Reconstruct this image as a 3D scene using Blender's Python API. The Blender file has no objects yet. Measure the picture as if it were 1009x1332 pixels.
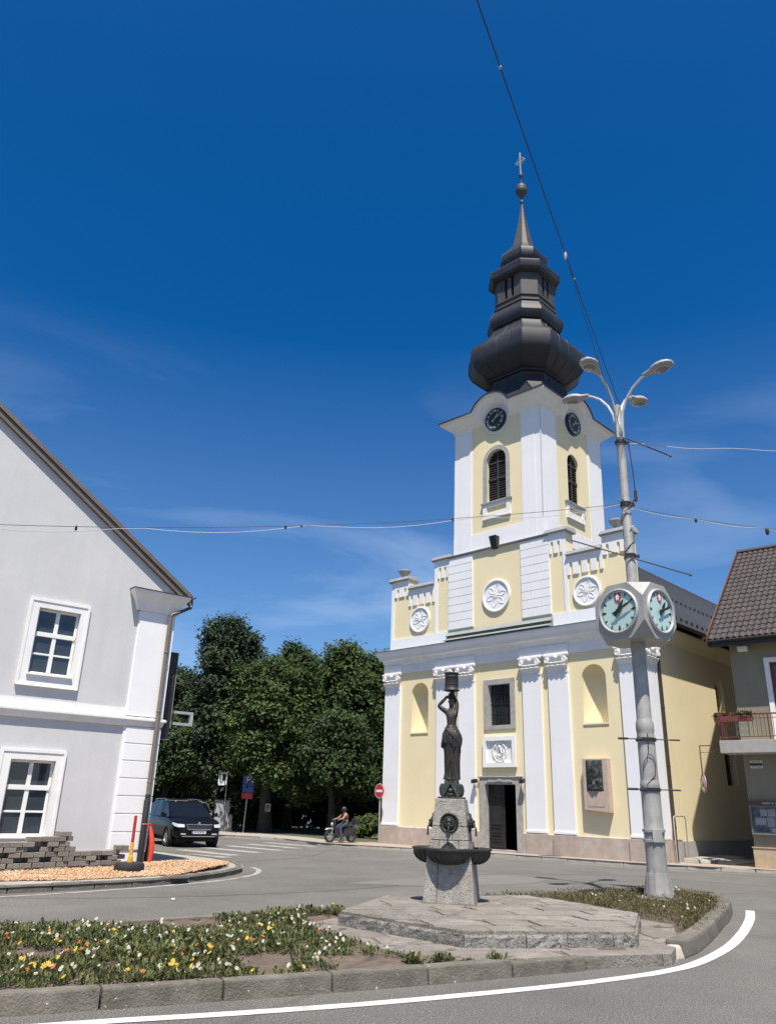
import bpy, bmesh, math, random
import numpy as np
from mathutils import Vector, Matrix
from mathutils.geometry import tessellate_polygon
PI = math.pi
sin, cos, rad = math.sin, math.cos, math.radians
sc = bpy.context.scene
COL = sc.collection

# ------------------------------------------------------------------ camera
cam_d = bpy.data.cameras.new("camera")
cam = bpy.data.objects.new("camera", cam_d)
COL.objects.link(cam)
cam_d.sensor_fit = 'VERTICAL'
cam_d.sensor_height = 36.0
cam_d.sensor_width = 36.0
cam_d.lens = 36.0 * 1012.1 / 1332.0
cam_d.clip_start = 0.1
cam_d.clip_end = 6000
P_, R_ = rad(20.692), rad(1.6908)
F_ = Vector((0, cos(P_), sin(P_)))
U0 = Vector((0, -sin(P_), cos(P_)))
X0 = Vector((1, 0, 0))
Xc = X0 * cos(R_) + U0 * sin(R_)
Uc = U0 * cos(R_) - X0 * sin(R_)
M = Matrix(((Xc.x, Uc.x, -F_.x, 0), (Xc.y, Uc.y, -F_.y, 0), (Xc.z, Uc.z, -F_.z, 1.62), (0, 0, 0, 1)))
cam.matrix_world = M
sc.camera = cam

# ------------------------------------------------------------------ sky, sun, exposure
SUN_EL, SUN_AZ = rad(65.5), rad(178.0)          # azimuth clockwise from +Y: the sun stands behind the camera
sun_dir = Vector((sin(SUN_AZ) * cos(SUN_EL), cos(SUN_AZ) * cos(SUN_EL), sin(SUN_EL)))
world = bpy.data.worlds.new("World")
sc.world = world
world.use_nodes = True
wn, wl = world.node_tree.nodes, world.node_tree.links
wn.clear()
w_out = wn.new("ShaderNodeOutputWorld")
w_bg = wn.new("ShaderNodeBackground")
w_bg.inputs[1].default_value = 0.086
sky = wn.new("ShaderNodeTexSky")
sky.sky_type = 'NISHITA'
sky.sun_disc = False
sky.sun_elevation = SUN_EL
sky.sun_rotation = SUN_AZ
sky.air_density = 0.9
sky.dust_density = 1.2
sky.ozone_density = 3.6
sky.altitude = 300
w_hs = wn.new("ShaderNodeHueSaturation")
w_hs.inputs['Saturation'].default_value = 1.42
w_hs.inputs['Hue'].default_value = 0.5045
wl.new(sky.outputs[0], w_hs.inputs['Color'])
w_tc = wn.new("ShaderNodeTexCoord")
w_mp = wn.new("ShaderNodeMapping")
w_mp.inputs['Scale'].default_value = (1.3, 2.4, 6.5)
w_mp.inputs['Rotation'].default_value = (0.12, 0.2, 0.4)
wl.new(w_tc.outputs['Generated'], w_mp.inputs[0])
w_nz = wn.new("ShaderNodeTexNoise")
w_nz.inputs['Scale'].default_value = 1.5
w_nz.inputs['Detail'].default_value = 7
w_nz.inputs['Roughness'].default_value = 0.5
w_nz.inputs['Distortion'].default_value = 0.6
wl.new(w_mp.outputs[0], w_nz.inputs['Vector'])
w_rp = wn.new("ShaderNodeMapRange")
w_rp.inputs['From Min'].default_value = 0.5
w_rp.inputs['To Min'].default_value = 0.14
w_rp.inputs['From Max'].default_value = 0.85
w_rp.inputs['To Max'].default_value = 0.8
wl.new(w_nz.outputs[0], w_rp.inputs['Value'])
w_sep = wn.new("ShaderNodeSeparateXYZ")
wl.new(w_tc.outputs['Generated'], w_sep.inputs[0])
w_h = wn.new("ShaderNodeMapRange")              # thin cirrus thins out towards the zenith
w_h.inputs['From Min'].default_value = 0.54
w_h.inputs['From Max'].default_value = 0.12
wl.new(w_sep.outputs['Z'], w_h.inputs['Value'])
w_ml = wn.new("ShaderNodeMath"); w_ml.operation = 'MULTIPLY'
wl.new(w_rp.outputs[0], w_ml.inputs[0]); wl.new(w_h.outputs[0], w_ml.inputs[1])
w_mx = wn.new("ShaderNodeMixRGB")
w_mx.inputs['Color2'].default_value = (6.0, 7.2, 8.8, 1)
wl.new(w_ml.outputs[0], w_mx.inputs['Fac'])
wl.new(w_hs.outputs[0], w_mx.inputs['Color1'])
wl.new(w_mx.outputs[0], w_bg.inputs[0])
wl.new(w_bg.outputs[0], w_out.inputs[0])

sun_d = bpy.data.lights.new("sun", 'SUN')
sun_d.energy = 5.0
sun_d.angle = rad(0.53)
sun_d.color = (1.0, 0.93, 0.82)
sun = bpy.data.objects.new("sun", sun_d)
COL.objects.link(sun)
sun.rotation_euler = (-sun_dir).to_track_quat('-Z', 'Y').to_euler()
sun.location = (0, -20, 60)
vs = sc.view_settings
vs.view_transform = 'Standard'
vs.look = 'None'
vs.gamma = 1
vs.exposure = 0.62
vs.use_curve_mapping = False
sc.cycles.max_bounces = 6
sc.cycles.diffuse_bounces = 3
sc.cycles.glossy_bounces = 3
sc.cycles.transmission_bounces = 4
sc.cycles.use_denoising = True

# ------------------------------------------------------------------ materials
def pbr(name, col, rough=0.75, var=0.12, scale=2.0, bump=0.15, bscale=40.0, metal=0.0, rnd=0.0, streak=0.0,
        spec=0.5, blot=None, speck=None, island=0.0, trans=0.0, det=6):
    """Principled material: two noises vary the colour, one bumps; rnd/island vary it per object / per loose piece;
    blot = (colour, amount, scale) lays patches of dirt, speck = (colour, threshold, scale) grains."""
    m = bpy.data.materials.new(name)
    m.use_nodes = True
    n, l = m.node_tree.nodes, m.node_tree.links
    b = n['Principled BSDF']
    b.inputs['Roughness'].default_value = rough
    b.inputs['Metallic'].default_value = metal
    b.inputs['Specular IOR Level'].default_value = spec
    tc = n.new('ShaderNodeTexCoord')
    vec = tc.outputs['Object']
    nz = n.new('ShaderNodeTexNoise'); nz.inputs['Scale'].default_value = scale; nz.inputs['Detail'].default_value = det
    nz.inputs['Roughness'].default_value = 0.62
    l.new(vec, nz.inputs['Vector'])
    mr = n.new('ShaderNodeMapRange')
    mr.inputs['From Min'].default_value = 0.3; mr.inputs['From Max'].default_value = 0.7
    mr.inputs['To Min'].default_value = 1 - var; mr.inputs['To Max'].default_value = 1 + var
    l.new(nz.outputs[0], mr.inputs['Value'])
    val = mr.outputs[0]
    def mul(a, bsock):
        mm = n.new('ShaderNodeMath'); mm.operation = 'MULTIPLY'
        l.new(a, mm.inputs[0]); l.new(bsock, mm.inputs[1]); return mm.outputs[0]
    if rnd:
        oi = n.new('ShaderNodeObjectInfo')
        r2 = n.new('ShaderNodeMapRange'); r2.inputs['To Min'].default_value = 1 - rnd; r2.inputs['To Max'].default_value = 1 + rnd
        l.new(oi.outputs['Random'], r2.inputs['Value']); val = mul(val, r2.outputs[0])
    if island:
        ge = n.new('ShaderNodeNewGeometry')
        r3 = n.new('ShaderNodeMapRange'); r3.inputs['To Min'].default_value = 1 - island; r3.inputs['To Max'].default_value = 1 + island
        l.new(ge.outputs['Random Per Island'], r3.inputs['Value']); val = mul(val, r3.outputs[0])
    if streak:
        mp = n.new('ShaderNodeMapping'); mp.inputs['Scale'].default_value = (3.0, 3.0, 0.22)
        l.new(vec, mp.inputs[0])
        n3 = n.new('ShaderNodeTexNoise'); n3.inputs['Scale'].default_value = 1.6; n3.inputs['Detail'].default_value = 5
        l.new(mp.outputs[0], n3.inputs['Vector'])
        r4 = n.new('ShaderNodeMapRange'); r4.inputs['From Min'].default_value = 0.35; r4.inputs['From Max'].default_value = 0.75
        r4.inputs['To Min'].default_value = 1 + streak * .4; r4.inputs['To Max'].default_value = 1 - streak
        l.new(n3.outputs[0], r4.inputs['Value']); val = mul(val, r4.outputs[0])
    cc = n.new('ShaderNodeRGB'); cc.outputs[0].default_value = (*col, 1)
    base = cc.outputs[0]
    if blot:
        n4 = n.new('ShaderNodeTexNoise'); n4.inputs['Scale'].default_value = blot[2]; n4.inputs['Detail'].default_value = 8
        n4.inputs['Roughness'].default_value = 0.65
        l.new(vec, n4.inputs['Vector'])
        r5 = n.new('ShaderNodeMapRange'); r5.inputs['From Min'].default_value = 0.5; r5.inputs['From Max'].default_value = 0.68
        r5.inputs['To Max'].default_value = blot[1]
        l.new(n4.outputs[0], r5.inputs['Value'])
        mx = n.new('ShaderNodeMixRGB'); mx.inputs['Color2'].default_value = (*blot[0], 1)
        l.new(r5.outputs[0], mx.inputs['Fac']); l.new(base, mx.inputs['Color1']); base = mx.outputs[0]
    if speck:
        n5 = n.new('ShaderNodeTexNoise'); n5.inputs['Scale'].default_value = speck[2]; n5.inputs['Detail'].default_value = 2
        l.new(vec, n5.inputs['Vector'])
        r6 = n.new('ShaderNodeMapRange'); r6.inputs['From Min'].default_value = speck[1]; r6.inputs['From Max'].default_value = speck[1] + .06
        l.new(n5.outputs[0], r6.inputs['Value'])
        mx = n.new('ShaderNodeMixRGB'); mx.inputs['Color2'].default_value = (*speck[0], 1)
        l.new(r6.outputs[0], mx.inputs['Fac']); l.new(base, mx.inputs['Color1']); base = mx.outputs[0]
    vm = n.new('ShaderNodeVectorMath'); vm.operation = 'SCALE'
    l.new(base, vm.inputs[0]); l.new(val, vm.inputs['Scale'])
    l.new(vm.outputs[0], b.inputs['Base Color'])
    if bump:
        nb = n.new('ShaderNodeTexNoise'); nb.inputs['Scale'].default_value = bscale; nb.inputs['Detail'].default_value = 5
        l.new(vec, nb.inputs['Vector'])
        bp = n.new('ShaderNodeBump'); bp.inputs['Strength'].default_value = bump; bp.inputs['Distance'].default_value = 0.02
        l.new(nb.outputs[0], bp.inputs['Height']); l.new(bp.outputs[0], b.inputs['Normal'])
    if trans:
        out = n['Material Output']
        tr = n.new('ShaderNodeBsdfTranslucent'); l.new(vm.outputs[0], tr.inputs['Color'])
        ms = n.new('ShaderNodeMixShader'); ms.inputs[0].default_value = trans
        l.new(b.outputs[0], ms.inputs[1]); l.new(tr.outputs[0], ms.inputs[2]); l.new(ms.outputs[0], out.inputs[0])
    return m

MAT = {}
def mats():
    A = MAT
    A['yellow'] = pbr('yellow_plaster', (0.765, 0.668, 0.43), .88, .035, .5, .1, 25, streak=.012, blot=((.70, .61, .41), .35, .45))
    A['yellow_side'] = pbr('yellow_side_plaster', (0.765, 0.668, 0.43), .88, .05, .45, .1, 20, streak=.02, blot=((.66, .57, .36), .5, .4))
    A['white'] = pbr('white_plaster', (0.77, 0.775, 0.79), .85, .035, .8, .08, 25, streak=.02)
    A['trim'] = pbr('white_trim', (0.785, 0.78, 0.765), .8, .045, 2.0, .08, 30, streak=.03, blot=((.68, .665, .63), .4, 1.6))
    A['greywall'] = pbr('pale_grey_render', (0.545, 0.548, 0.552), .9, .05, .9, .1, 26, streak=.03, blot=((.62, .612, .595), .6, .6))
    A['plinth'] = pbr('pink_stone', (0.40, 0.335, 0.285), .85, .16, 3.0, .25, 30, rnd=.1, blot=((.46, .43, .39), .7, 1.7))
    A['greyplinth'] = pbr('grey_plinth_render', (0.36, 0.35, 0.33), .9, .1, 2.0, .15, 30)
    A['stone'] = pbr('grey_stone_trim', (0.36, 0.35, 0.33), .8, .16, 5.0, .2, 50, blot=((.24, .23, .21), .5, 2.2))
    A['coping'] = pbr('grey_coping', (0.27, 0.275, 0.28), .6, .12, 2.0, .1, 30)
    A['ledge'] = pbr('patinated_sheet', (0.23, 0.27, 0.27), .5, .12, 3, .08, 20)
    A['sheet'] = pbr('dark_sheet_metal', (0.016, 0.018, 0.026), .55, .25, 2.2, .12, 12, blot=((.032, .033, .04), .6, 1.1))
    A['sheet_light'] = pbr('worn_sheet_metal', (0.058, 0.057, 0.06), .62, .22, 2.5, .1, 14, blot=((.035, .035, .04), .6, 1.4))
    A['slate'] = pbr('dark_roof_tile', (0.075, 0.075, 0.08), .55, .2, 4, .4, 9, streak=.1)
    A['dark'] = pbr('dark_paint', (0.016, 0.016, 0.017), .5, .2, 4, .1, 30)
    A['wooddoor'] = pbr('black_door_wood', (0.022, 0.021, 0.02), .45, .25, 6, .2, 30)
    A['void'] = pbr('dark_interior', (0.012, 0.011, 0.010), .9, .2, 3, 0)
    A['glassdark'] = pbr('window_glass', (0.022, 0.026, 0.03), .06, .25, 2, .04, 3, spec=.6)
    A['glasssky'] = pbr('window_glass_clear', (0.035, 0.045, 0.055), .04, .25, 2, .03, 2, spec=.8)
    A['louvre'] = pbr('louvre_wood', (0.035, 0.034, 0.036), .7, .25, 6, .3, 40)
    A['gold'] = pbr('gilt_metal', (0.75, 0.50, 0.14), .35, .1, 8, 0, metal=.7)
    A['dialblack'] = pbr('black_dial', (0.02, 0.022, 0.03), .35, .15, 8, 0)
    A['dialwhite'] = pbr('dial_numerals', (0.72, 0.72, 0.7), .6, .05, 8, 0)
    A['asphalt'] = pbr('asphalt', (0.102, 0.098, 0.089), .92, .17, .45, .7, 120, blot=((.135, .129, .117), .75, .28), speck=((.26, .25, .23), .56, 60), det=10)
    A['asphalt_old'] = pbr('pale_asphalt', (0.135, 0.13, 0.118), .9, .12, 1.5, .3, 120, speck=((.19, .18, .17), .58, 80))
    A['tar'] = pbr('tar_seam', (0.05, 0.048, 0.045), .8, .2, 8, .2, 60)
    A['paint'] = pbr('road_paint', (0.60, 0.60, 0.57), .8, .14, 5, .4, 90, blot=((.36, .35, .33), .75, 4), speck=((.25, .24, .22), .63, 50), det=9)
    A['paint_worn'] = pbr('worn_road_paint', (0.31, 0.305, 0.29), .85, .25, 3, .2, 90, blot=((.115, .11, .10), .95, 2.4))
    A['paving'] = pbr('pink_paving', (0.31, 0.24, 0.19), .85, .12, 3, .25, 60, blot=((.36, .32, .27), .6, 1.2))
    A['concrete'] = pbr('kerb_concrete', (0.135, 0.122, 0.10), .9, .28, 5, .6, 45, rnd=.12, blot=((.085, .082, .06), .85, 2.6), speck=((.42, .41, .38), .70, 22), det=9)
    A['concrete_pale'] = pbr('pale_concrete', (0.31, 0.29, 0.26), .88, .14, 2.5, .3, 60, blot=((.22, .2, .18), .6, 1.6))
    A['granite'] = pbr('grey_granite', (0.30, 0.28, 0.25), .85, .22, 9, .9, 55, rnd=.09, blot=((.20, .185, .165), .7, 7), speck=((.19, .175, .16), .56, 48), det=9)
    A['flag'] = pbr('worn_flagstone', (0.20, 0.183, 0.158), .85, .2, 5, .7, 40, rnd=.16, blot=((.265, .25, .22), .8, 2.2), speck=((.11, .10, .09), .58, 45), det=9)
    A['riser'] = pbr('rough_riser_stone', (0.20, 0.19, 0.175), .85, .3, 14, .9, 34, rnd=.15, speck=((.08, .075, .07), .58, 36))
    A['joint'] = pbr('joint_mortar', (0.135, 0.12, 0.095), .95, .2, 9, .4, 60, blot=((.26, .19, .10), .5, 3))
    A['bronze'] = pbr('dark_bronze', (0.028, 0.028, 0.026), .55, .35, 9, .35, 45, metal=.1, blot=((.05, .058, .052), .75, 7))
    A['bronze_brown'] = pbr('brown_bronze', (0.026, 0.022, 0.019), .55, .35, 9, .4, 45, metal=.1, blot=((.05, .034, .028), .7, 6))
    A['bronze_green'] = pbr('green_bronze', (0.034, 0.038, 0.034), .55, .35, 8, .5, 30, metal=.2, blot=((.12, .15, .14), .6, 6))
    A['water'] = pbr('basin_water', (0.03, 0.035, 0.03), .05, .1, 4, .1, 14, spec=.6)
    A['galv'] = pbr('galvanised_steel', (0.335, 0.33, 0.315), .55, .2, 3, .15, 26, metal=.08, spec=.4, streak=.22, blot=((.24, .24, .24), .6, 2.5))
    A['galv_light'] = pbr('aluminium', (0.52, 0.52, 0.51), .4, .1, 4, .05, 26, metal=.3, blot=((.36, .35, .33), .5, 2))
    A['clockcase'] = pbr('grey_clock_case', (0.31, 0.31, 0.30), .5, .08, 3, .03, 20, blot=((.19, .19, .19), .5, 2))
    A['dialcyan'] = pbr('pale_green_dial', (0.42, 0.585, 0.55), .22, .03, 2, 0, spec=.6)
    A['black'] = pbr('black_metal', (0.018, 0.018, 0.018), .45, .15, 8, 0)
    A['lampglass'] = pbr('lamp_glass', (0.16, 0.165, 0.16), .12, .1, 5, 0, spec=.8)
    A['lampgrey'] = pbr('lamp_housing', (0.30, 0.30, 0.295), .5, .1, 5, .05, 30)
    A['red'] = pbr('red_paint', (0.42, 0.025, 0.03), .45, .1, 5, 0)
    A['emblem'] = pbr('emblem_red', (0.36, 0.05, 0.06), .5, .1, 5, 0)
    A['orangered'] = pbr('red_plastic', (0.62, 0.06, 0.03), .45, .1, 6, .05, 20)
    A['amber'] = pbr('yellow_plastic', (0.68, 0.36, 0.03), .5, .1, 6, 0)
    A['rubber'] = pbr('black_rubber', (0.018, 0.018, 0.018), .8, .2, 6, .2, 40)
    A['signwhite'] = pbr('sign_white', (0.72, 0.72, 0.72), .5, .05, 6, 0)
    A['signblue'] = pbr('sign_blue', (0.02, 0.09, 0.36), .45, .05, 6, 0)
    A['brownpipe'] = pbr('brown_downpipe', (0.175, 0.142, 0.115), .5, .12, 4, .05, 20, streak=.12)
    A['darkpipe'] = pbr('dark_brown_pipe', (0.06, 0.042, 0.034), .5, .12, 4, .05, 20)
    A['verge'] = pbr('brown_verge_board', (0.135, 0.115, 0.098), .7, .15, 3, .1, 30)
    A['rooftile'] = pbr('brown_roof_tile', (0.046, 0.036, 0.036), .7, .22, 3, .2, 60, island=.2, blot=((.064, .052, .05), .7, .8))
    A['beige'] = pbr('beige_render', (0.24, 0.225, 0.16), .9, .08, 1.0, .15, 30, streak=.1)
    A['cream_stone'] = pbr('cream_base_stone', (0.43, 0.33, 0.215), .85, .14, 5, .25, 40, rnd=.05, blot=((.35, .29, .21), .5, 3))
    A['slab'] = pbr('balcony_concrete', (0.34, 0.33, 0.31), .9, .12, 6, .3, 40)
    A['rail'] = pbr('red_brown_railing', (0.15, 0.05, 0.042), .5, .15, 6, .05, 30)
    A['pale_iron'] = pbr('pale_iron', (0.52, 0.50, 0.45), .6, .1, 6, 0)
    A['brownwood'] = pbr('brown_board', (0.10, 0.045, 0.028), .6, .15, 6, .1, 30)
    A['greenframe'] = pbr('grey_green_frame', (0.13, 0.16, 0.13), .5, .1, 6, 0)
    A['paper'] = pbr('paper', (0.42, 0.42, 0.40), .8, .06, 6, 0, rnd=.12)
    A['print'] = pbr('printed_photo', (0.10, 0.13, 0.16), .5, .5, 8, 0, blot=((.3, .31, .32), .7, 9), rnd=.3)
    A['wire'] = pbr('dark_cable', (0.02, 0.02, 0.02), .6, .1, 6, 0)
    A['wire_pale'] = pbr('pale_cable', (0.42, 0.44, 0.46), .5, .1, 6, 0)
    A['soil'] = pbr('bare_soil', (0.105, 0.078, 0.06), .95, .3, 6, .8, 26, blot=((.16, .125, .095), .6, 5))
    A['leafbed'] = pbr('bedding_leaf', (0.105, 0.122, 0.046), .7, .3, 3, 0, island=.6, trans=.35, blot=((.17, .165, .09), .7, 5), spec=.2)
    A['leafrose'] = pbr('low_shrub_leaf', (0.105, 0.10, 0.042), .65, .35, 3, 0, island=.6, trans=.3, blot=((.17, .115, .07), .7, 6), spec=.25)
    A['petalwhite'] = pbr('white_petal', (0.46, 0.45, 0.38), .8, .08, 9, 0, island=.25, trans=.2)
    A['petalyellow'] = pbr('yellow_petal', (0.60, 0.40, 0.04), .7, .1, 9, 0, island=.2, trans=.2)
    A['petalorange'] = pbr('orange_petal', (0.50, 0.14, 0.015), .7, .15, 9, 0, island=.3, trans=.2)
    A['bark'] = pbr('tree_bark', (0.05, 0.042, 0.034), .9, .3, 7, .8, 20)
    A['gravel'] = pbr('tan_gravel', (0.42, 0.27, 0.155), .9, .15, 5, .3, 40, island=.28, blot=((.58, .48, .36), .6, 1.5))
    A['gravelbed'] = pbr('gravel_bed', (0.34, 0.22, 0.13), .95, .25, 22, 1.0, 40, blot=((.55, .46, .35), .6, 1.2))
    A['paver'] = pbr('paving_block', (0.215, 0.195, 0.17), .9, .18, 7, .5, 50, rnd=.22)
    A['carpaint'] = pbr('black_car_paint', (0.005, 0.005, 0.006), .22, .1, 3, 0, spec=.3)
    A['carglass'] = pbr('car_glass', (0.008, 0.009, 0.011), .08, .1, 3, 0, spec=.3)
    A['chrome'] = pbr('chrome', (0.6, 0.6, 0.6), .15, .05, 3, 0, metal=.9)
    A['headlight'] = pbr('headlight_lens', (0.55, 0.56, 0.58), .1, .2, 12, 0, spec=.9)
    A['silver'] = pbr('silver_paint', (0.30, 0.30, 0.30), .25, .05, 3, 0, metal=.4)
    A['skin'] = pbr('skin', (0.30, 0.18, 0.13), .6, .05, 6, 0)
    A['shirt'] = pbr('red_shirt', (0.22, 0.06, 0.065), .85, .15, 9, .1, 40)
    A['jeans'] = pbr('blue_jeans', (0.035, 0.045, 0.08), .85, .15, 9, .1, 40)
    A['lawn'] = pbr('park_ground', (0.075, 0.075, 0.04), .95, .35, 2, .4, 20, blot=((.09, .075, .05), .6, 1))
    A['earth'] = pbr('distant_ground', (0.10, 0.11, 0.055), .95, .2, .05, 0)
    A['hill'] = pbr('wooded_hill', (0.04, 0.065, 0.03), .95, .35, .03, .3, .2)
    A['cabinet'] = pbr('grey_cabinet_paint', (0.33, 0.35, 0.35), .6, .1, 3, .05, 20)
    A['terracotta'] = pbr('red_planter', (0.24, 0.07, 0.05), .8, .1, 6, .1, 30)
    A['plaque'] = pbr('pink_plaque_stone', (0.46, 0.365, 0.305), .75, .12, 4, .15, 40, blot=((.42, .26, .2), .5, 3))
    A['cast'] = pbr('cast_iron', (0.07, 0.06, 0.055), .7, .2, 9, .2, 50)
    g = [((.052, .082, .032), .42), ((.066, .10, .032), .42), ((.085, .118, .036), .42), ((.046, .068, .036), .42)]
    for i, (c, v) in enumerate(g):
        A['leaf%d' % i] = pbr('tree_leaf', c, .7, .3, .35, 0, island=v, trans=.32, spec=.2)
mats()

# ------------------------------------------------------------------ mesh helpers
class MB:
    """Collects faces; mk() links them as one mesh object."""
    def __init__(s): s.v, s.f = [], []
    def add(s, vs, fs):
        o = len(s.v); s.v += [tuple(p) for p in vs]; s.f += [tuple(i + o for i in f) for f in fs]; return s
    def box(s, x0, x1, y0, y1, z0, z1):
        return s.add([(x0, y0, z0), (x1, y0, z0), (x1, y1, z0), (x0, y1, z0), (x0, y0, z1), (x1, y0, z1), (x1, y1, z1), (x0, y1, z1)],
                     [(0, 3, 2, 1), (4, 5, 6, 7), (0, 1, 5, 4), (1, 2, 6, 5), (2, 3, 7, 6), (3, 0, 4, 7)])
    def hexa(s, b, t):
        return s.add(list(b) + list(t), [(0, 3, 2, 1), (4, 5, 6, 7), (0, 1, 5, 4), (1, 2, 6, 5), (2, 3, 7, 6), (3, 0, 4, 7)])
    def prism(s, poly, z0, z1, fn=None):
        """poly [(a,b)] extruded along the third axis; fn maps (a,b,c) to xyz."""
        fn = fn or (lambda a, b, c: (a, b, c))
        n = len(poly)
        vs = [fn(a, b, z0) for a, b in poly] + [fn(a, b, z1) for a, b in poly]
        fs = [(i, (i + 1) % n, n + (i + 1) % n, n + i) for i in range(n)]
        if n <= 4: fs += [tuple(reversed(range(n))), tuple(range(n, 2 * n))]
        else:
            tr = tessellate_polygon([[Vector((a, b, 0)) for a, b in poly]])
            fs += [tuple(t) for t in tr] + [tuple(n + i for i in t) for t in tr]
        return s.add(vs, fs)
    def panel(s, outer, holes, yf, depth, fn, side=True):
        """Wall face with openings: front at c=yf, reveals go back to yf+depth."""
        loops = [outer] + holes
        flat = [p for lp in loops for p in lp]
        tr = tessellate_polygon([[Vector((a, b, 0)) for a, b in lp] for lp in loops])
        s.add([fn(a, b, yf) for a, b in flat], [tuple(t) for t in tr])
        for k, lp in enumerate(loops):
            if k == 0 and not side: continue
            n = len(lp)
            s.add([fn(a, b, yf) for a, b in lp] + [fn(a, b, yf + depth) for a, b in lp],
                  [(i, (i + 1) % n, n + (i + 1) % n, n + i) for i in range(n)])
        return s
    def loft(s, rings, cap=True, closed=True):
        n = len(rings[0]); vs = [p for r in rings for p in r]; fs = []
        m = n if closed else n - 1
        for k in range(len(rings) - 1):
            for i in range(m):
                j = (i + 1) % n
                fs.append((k * n + i, k * n + j, (k + 1) * n + j, (k + 1) * n + i))
        if cap and closed: fs += [tuple(reversed(range(n))), tuple(range((len(rings) - 1) * n, len(rings) * n))]
        return s.add(vs, fs)
    def lathe(s, prof, n=24, c=(0, 0, 0), fn=None, a0=0, a1=2 * PI):
        """prof [(r,h)] turned about the third axis through c; fn maps to xyz."""
        fn = fn or (lambda a, b, h: (c[0] + a, c[1] + b, c[2] + h))
        full = abs(a1 - a0 - 2 * PI) < 1e-6
        m = n if full else n + 1
        rings = [[fn(r * cos(a0 + (a1 - a0) * i / n), r * sin(a0 + (a1 - a0) * i / n), h) for i in range(m)] for r, h in prof]
        return s.loft(rings, cap=False, closed=full)
    def tube(s, pts, r, n=8, cap=True):
        pts = [Vector(p) for p in pts]
        rs = r if isinstance(r, (list, tuple)) else [r] * len(pts)
        t0 = (pts[1] - pts[0]).normalized()
        up = Vector((0, 0, 1)) if abs(t0.z) < .9 else Vector((1, 0, 0))
        nx = t0.cross(up).normalized()
        rings = []
        for i, p in enumerate(pts):
            t = (pts[min(i + 1, len(pts) - 1)] - pts[max(i - 1, 0)]).normalized()
            nx = (nx - t * nx.dot(t)).normalized(); ny = t.cross(nx)
            rings.append([p + (nx * cos(2 * PI * k / n) + ny * sin(2 * PI * k / n)) * rs[i] for k in range(n)])
        return s.loft(rings, cap=cap)
    def sphere(s, c, r, n=12, m=8, sc3=(1, 1, 1)):
        rings = [[(c[0] + r * sc3[0] * sin(PI * j / m) * cos(2 * PI * i / n), c[1] + r * sc3[1] * sin(PI * j / m) * sin(2 * PI * i / n),
                   c[2] - r * sc3[2] * cos(PI * j / m)) for i in range(n)] for j in range(m + 1)]
        return s.loft(rings, cap=False)
    def sweep(s, prof, path, side=1, caps=True):
        """prof [(out, z)] swept along plan path [(x,y)], mitred; out is to the right (side=1) of travel."""
        P = [Vector(p) for p in path]; rings = []
        for i, p in enumerate(P):
            ds = []
            if i > 0: ds.append((P[i] - P[i - 1]).normalized())
            if i < len(P) - 1: ds.append((P[i + 1] - P[i]).normalized())
            ns = [Vector((d.y, -d.x)) * side for d in ds]
            m = ns[0] if len(ns) == 1 else (ns[0] + ns[1]) / (1 + ns[0].dot(ns[1]))
            rings.append([(p.x + m.x * o, p.y + m.y * o, z) for o, z in prof])
        return s.loft(rings, cap=caps)

def finish(me, smooth, angle=40):
    bm = bmesh.new(); bm.from_mesh(me)
    bmesh.ops.remove_doubles(bm, verts=bm.verts, dist=1e-5)
    bmesh.ops.recalc_face_normals(bm, faces=bm.faces)
    if smooth:
        for f in bm.faces: f.smooth = True
        ca = rad(angle)
        for e in bm.edges:
            if len(e.link_faces) == 2 and e.calc_face_angle(0) > ca: e.smooth = False
    bm.to_mesh(me); bm.free()

def mk(name, mb, mat, parent=None, smooth=False, bevel=0, kind=None, loc=None, rot=None, raw=False, angle=40):
    me = bpy.data.meshes.new(name)
    me.from_pydata(mb.v, [], mb.f)
    me.materials.append(MAT[mat] if isinstance(mat, str) else mat)
    if bevel:
        bm = bmesh.new(); bm.from_mesh(me)
        bmesh.ops.remove_doubles(bm, verts=bm.verts, dist=1e-5)
        bmesh.ops.recalc_face_normals(bm, faces=bm.faces)
        es = [e for e in bm.edges if len(e.link_faces) == 2 and e.calc_face_angle(0) > .5]
        bmesh.ops.bevel(bm, geom=es, offset=bevel, segments=2, affect='EDGES', profile=.6)
        for f in bm.faces: f.smooth = False
        bm.to_mesh(me); bm.free()
    elif not raw: finish(me, smooth, angle)
    o = bpy.data.objects.new(name, me); COL.objects.link(o)
    if loc: o.location = loc
    if rot: o.rotation_euler = rot
    if parent: o.parent = parent
    if kind: o['kind'] = kind
    return o

def np_mesh(name, V, nper, mat, parent=None, kind=None, label=None):
    """V (k,3): consecutive groups of nper vertices are one polygon each."""
    me = bpy.data.meshes.new(name); k = len(V); nf = k // nper
    me.vertices.add(k); me.vertices.foreach_set('co', np.asarray(V, np.float32).ravel())
    me.loops.add(k); me.loops.foreach_set('vertex_index', np.arange(k, dtype=np.int32))
    me.polygons.add(nf); me.polygons.foreach_set('loop_start', np.arange(0, k, nper, dtype=np.int32))
    me.polygons.foreach_set('loop_total', np.full(nf, nper, np.int32))
    me.update(calc_edges=True); me.materials.append(MAT[mat])
    o = bpy.data.objects.new(name, me); COL.objects.link(o)
    if parent: o.parent = parent
    if kind: o['kind'] = kind
    if label: o['label'] = label
    return o

def thing(name, label, cat, loc=(0, 0, 0), rz=0, group=None):
    o = bpy.data.objects.new(name, None); COL.objects.link(o)
    o.empty_display_size = .3
    o.location = loc; o.rotation_euler = (0, 0, rz)
    o['label'] = label; o['category'] = cat
    if group: o['group'] = group
    return o

def tag(o, label, cat, group=None):
    o['label'] = label; o['category'] = cat
    if group: o['group'] = group
    return o

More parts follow.
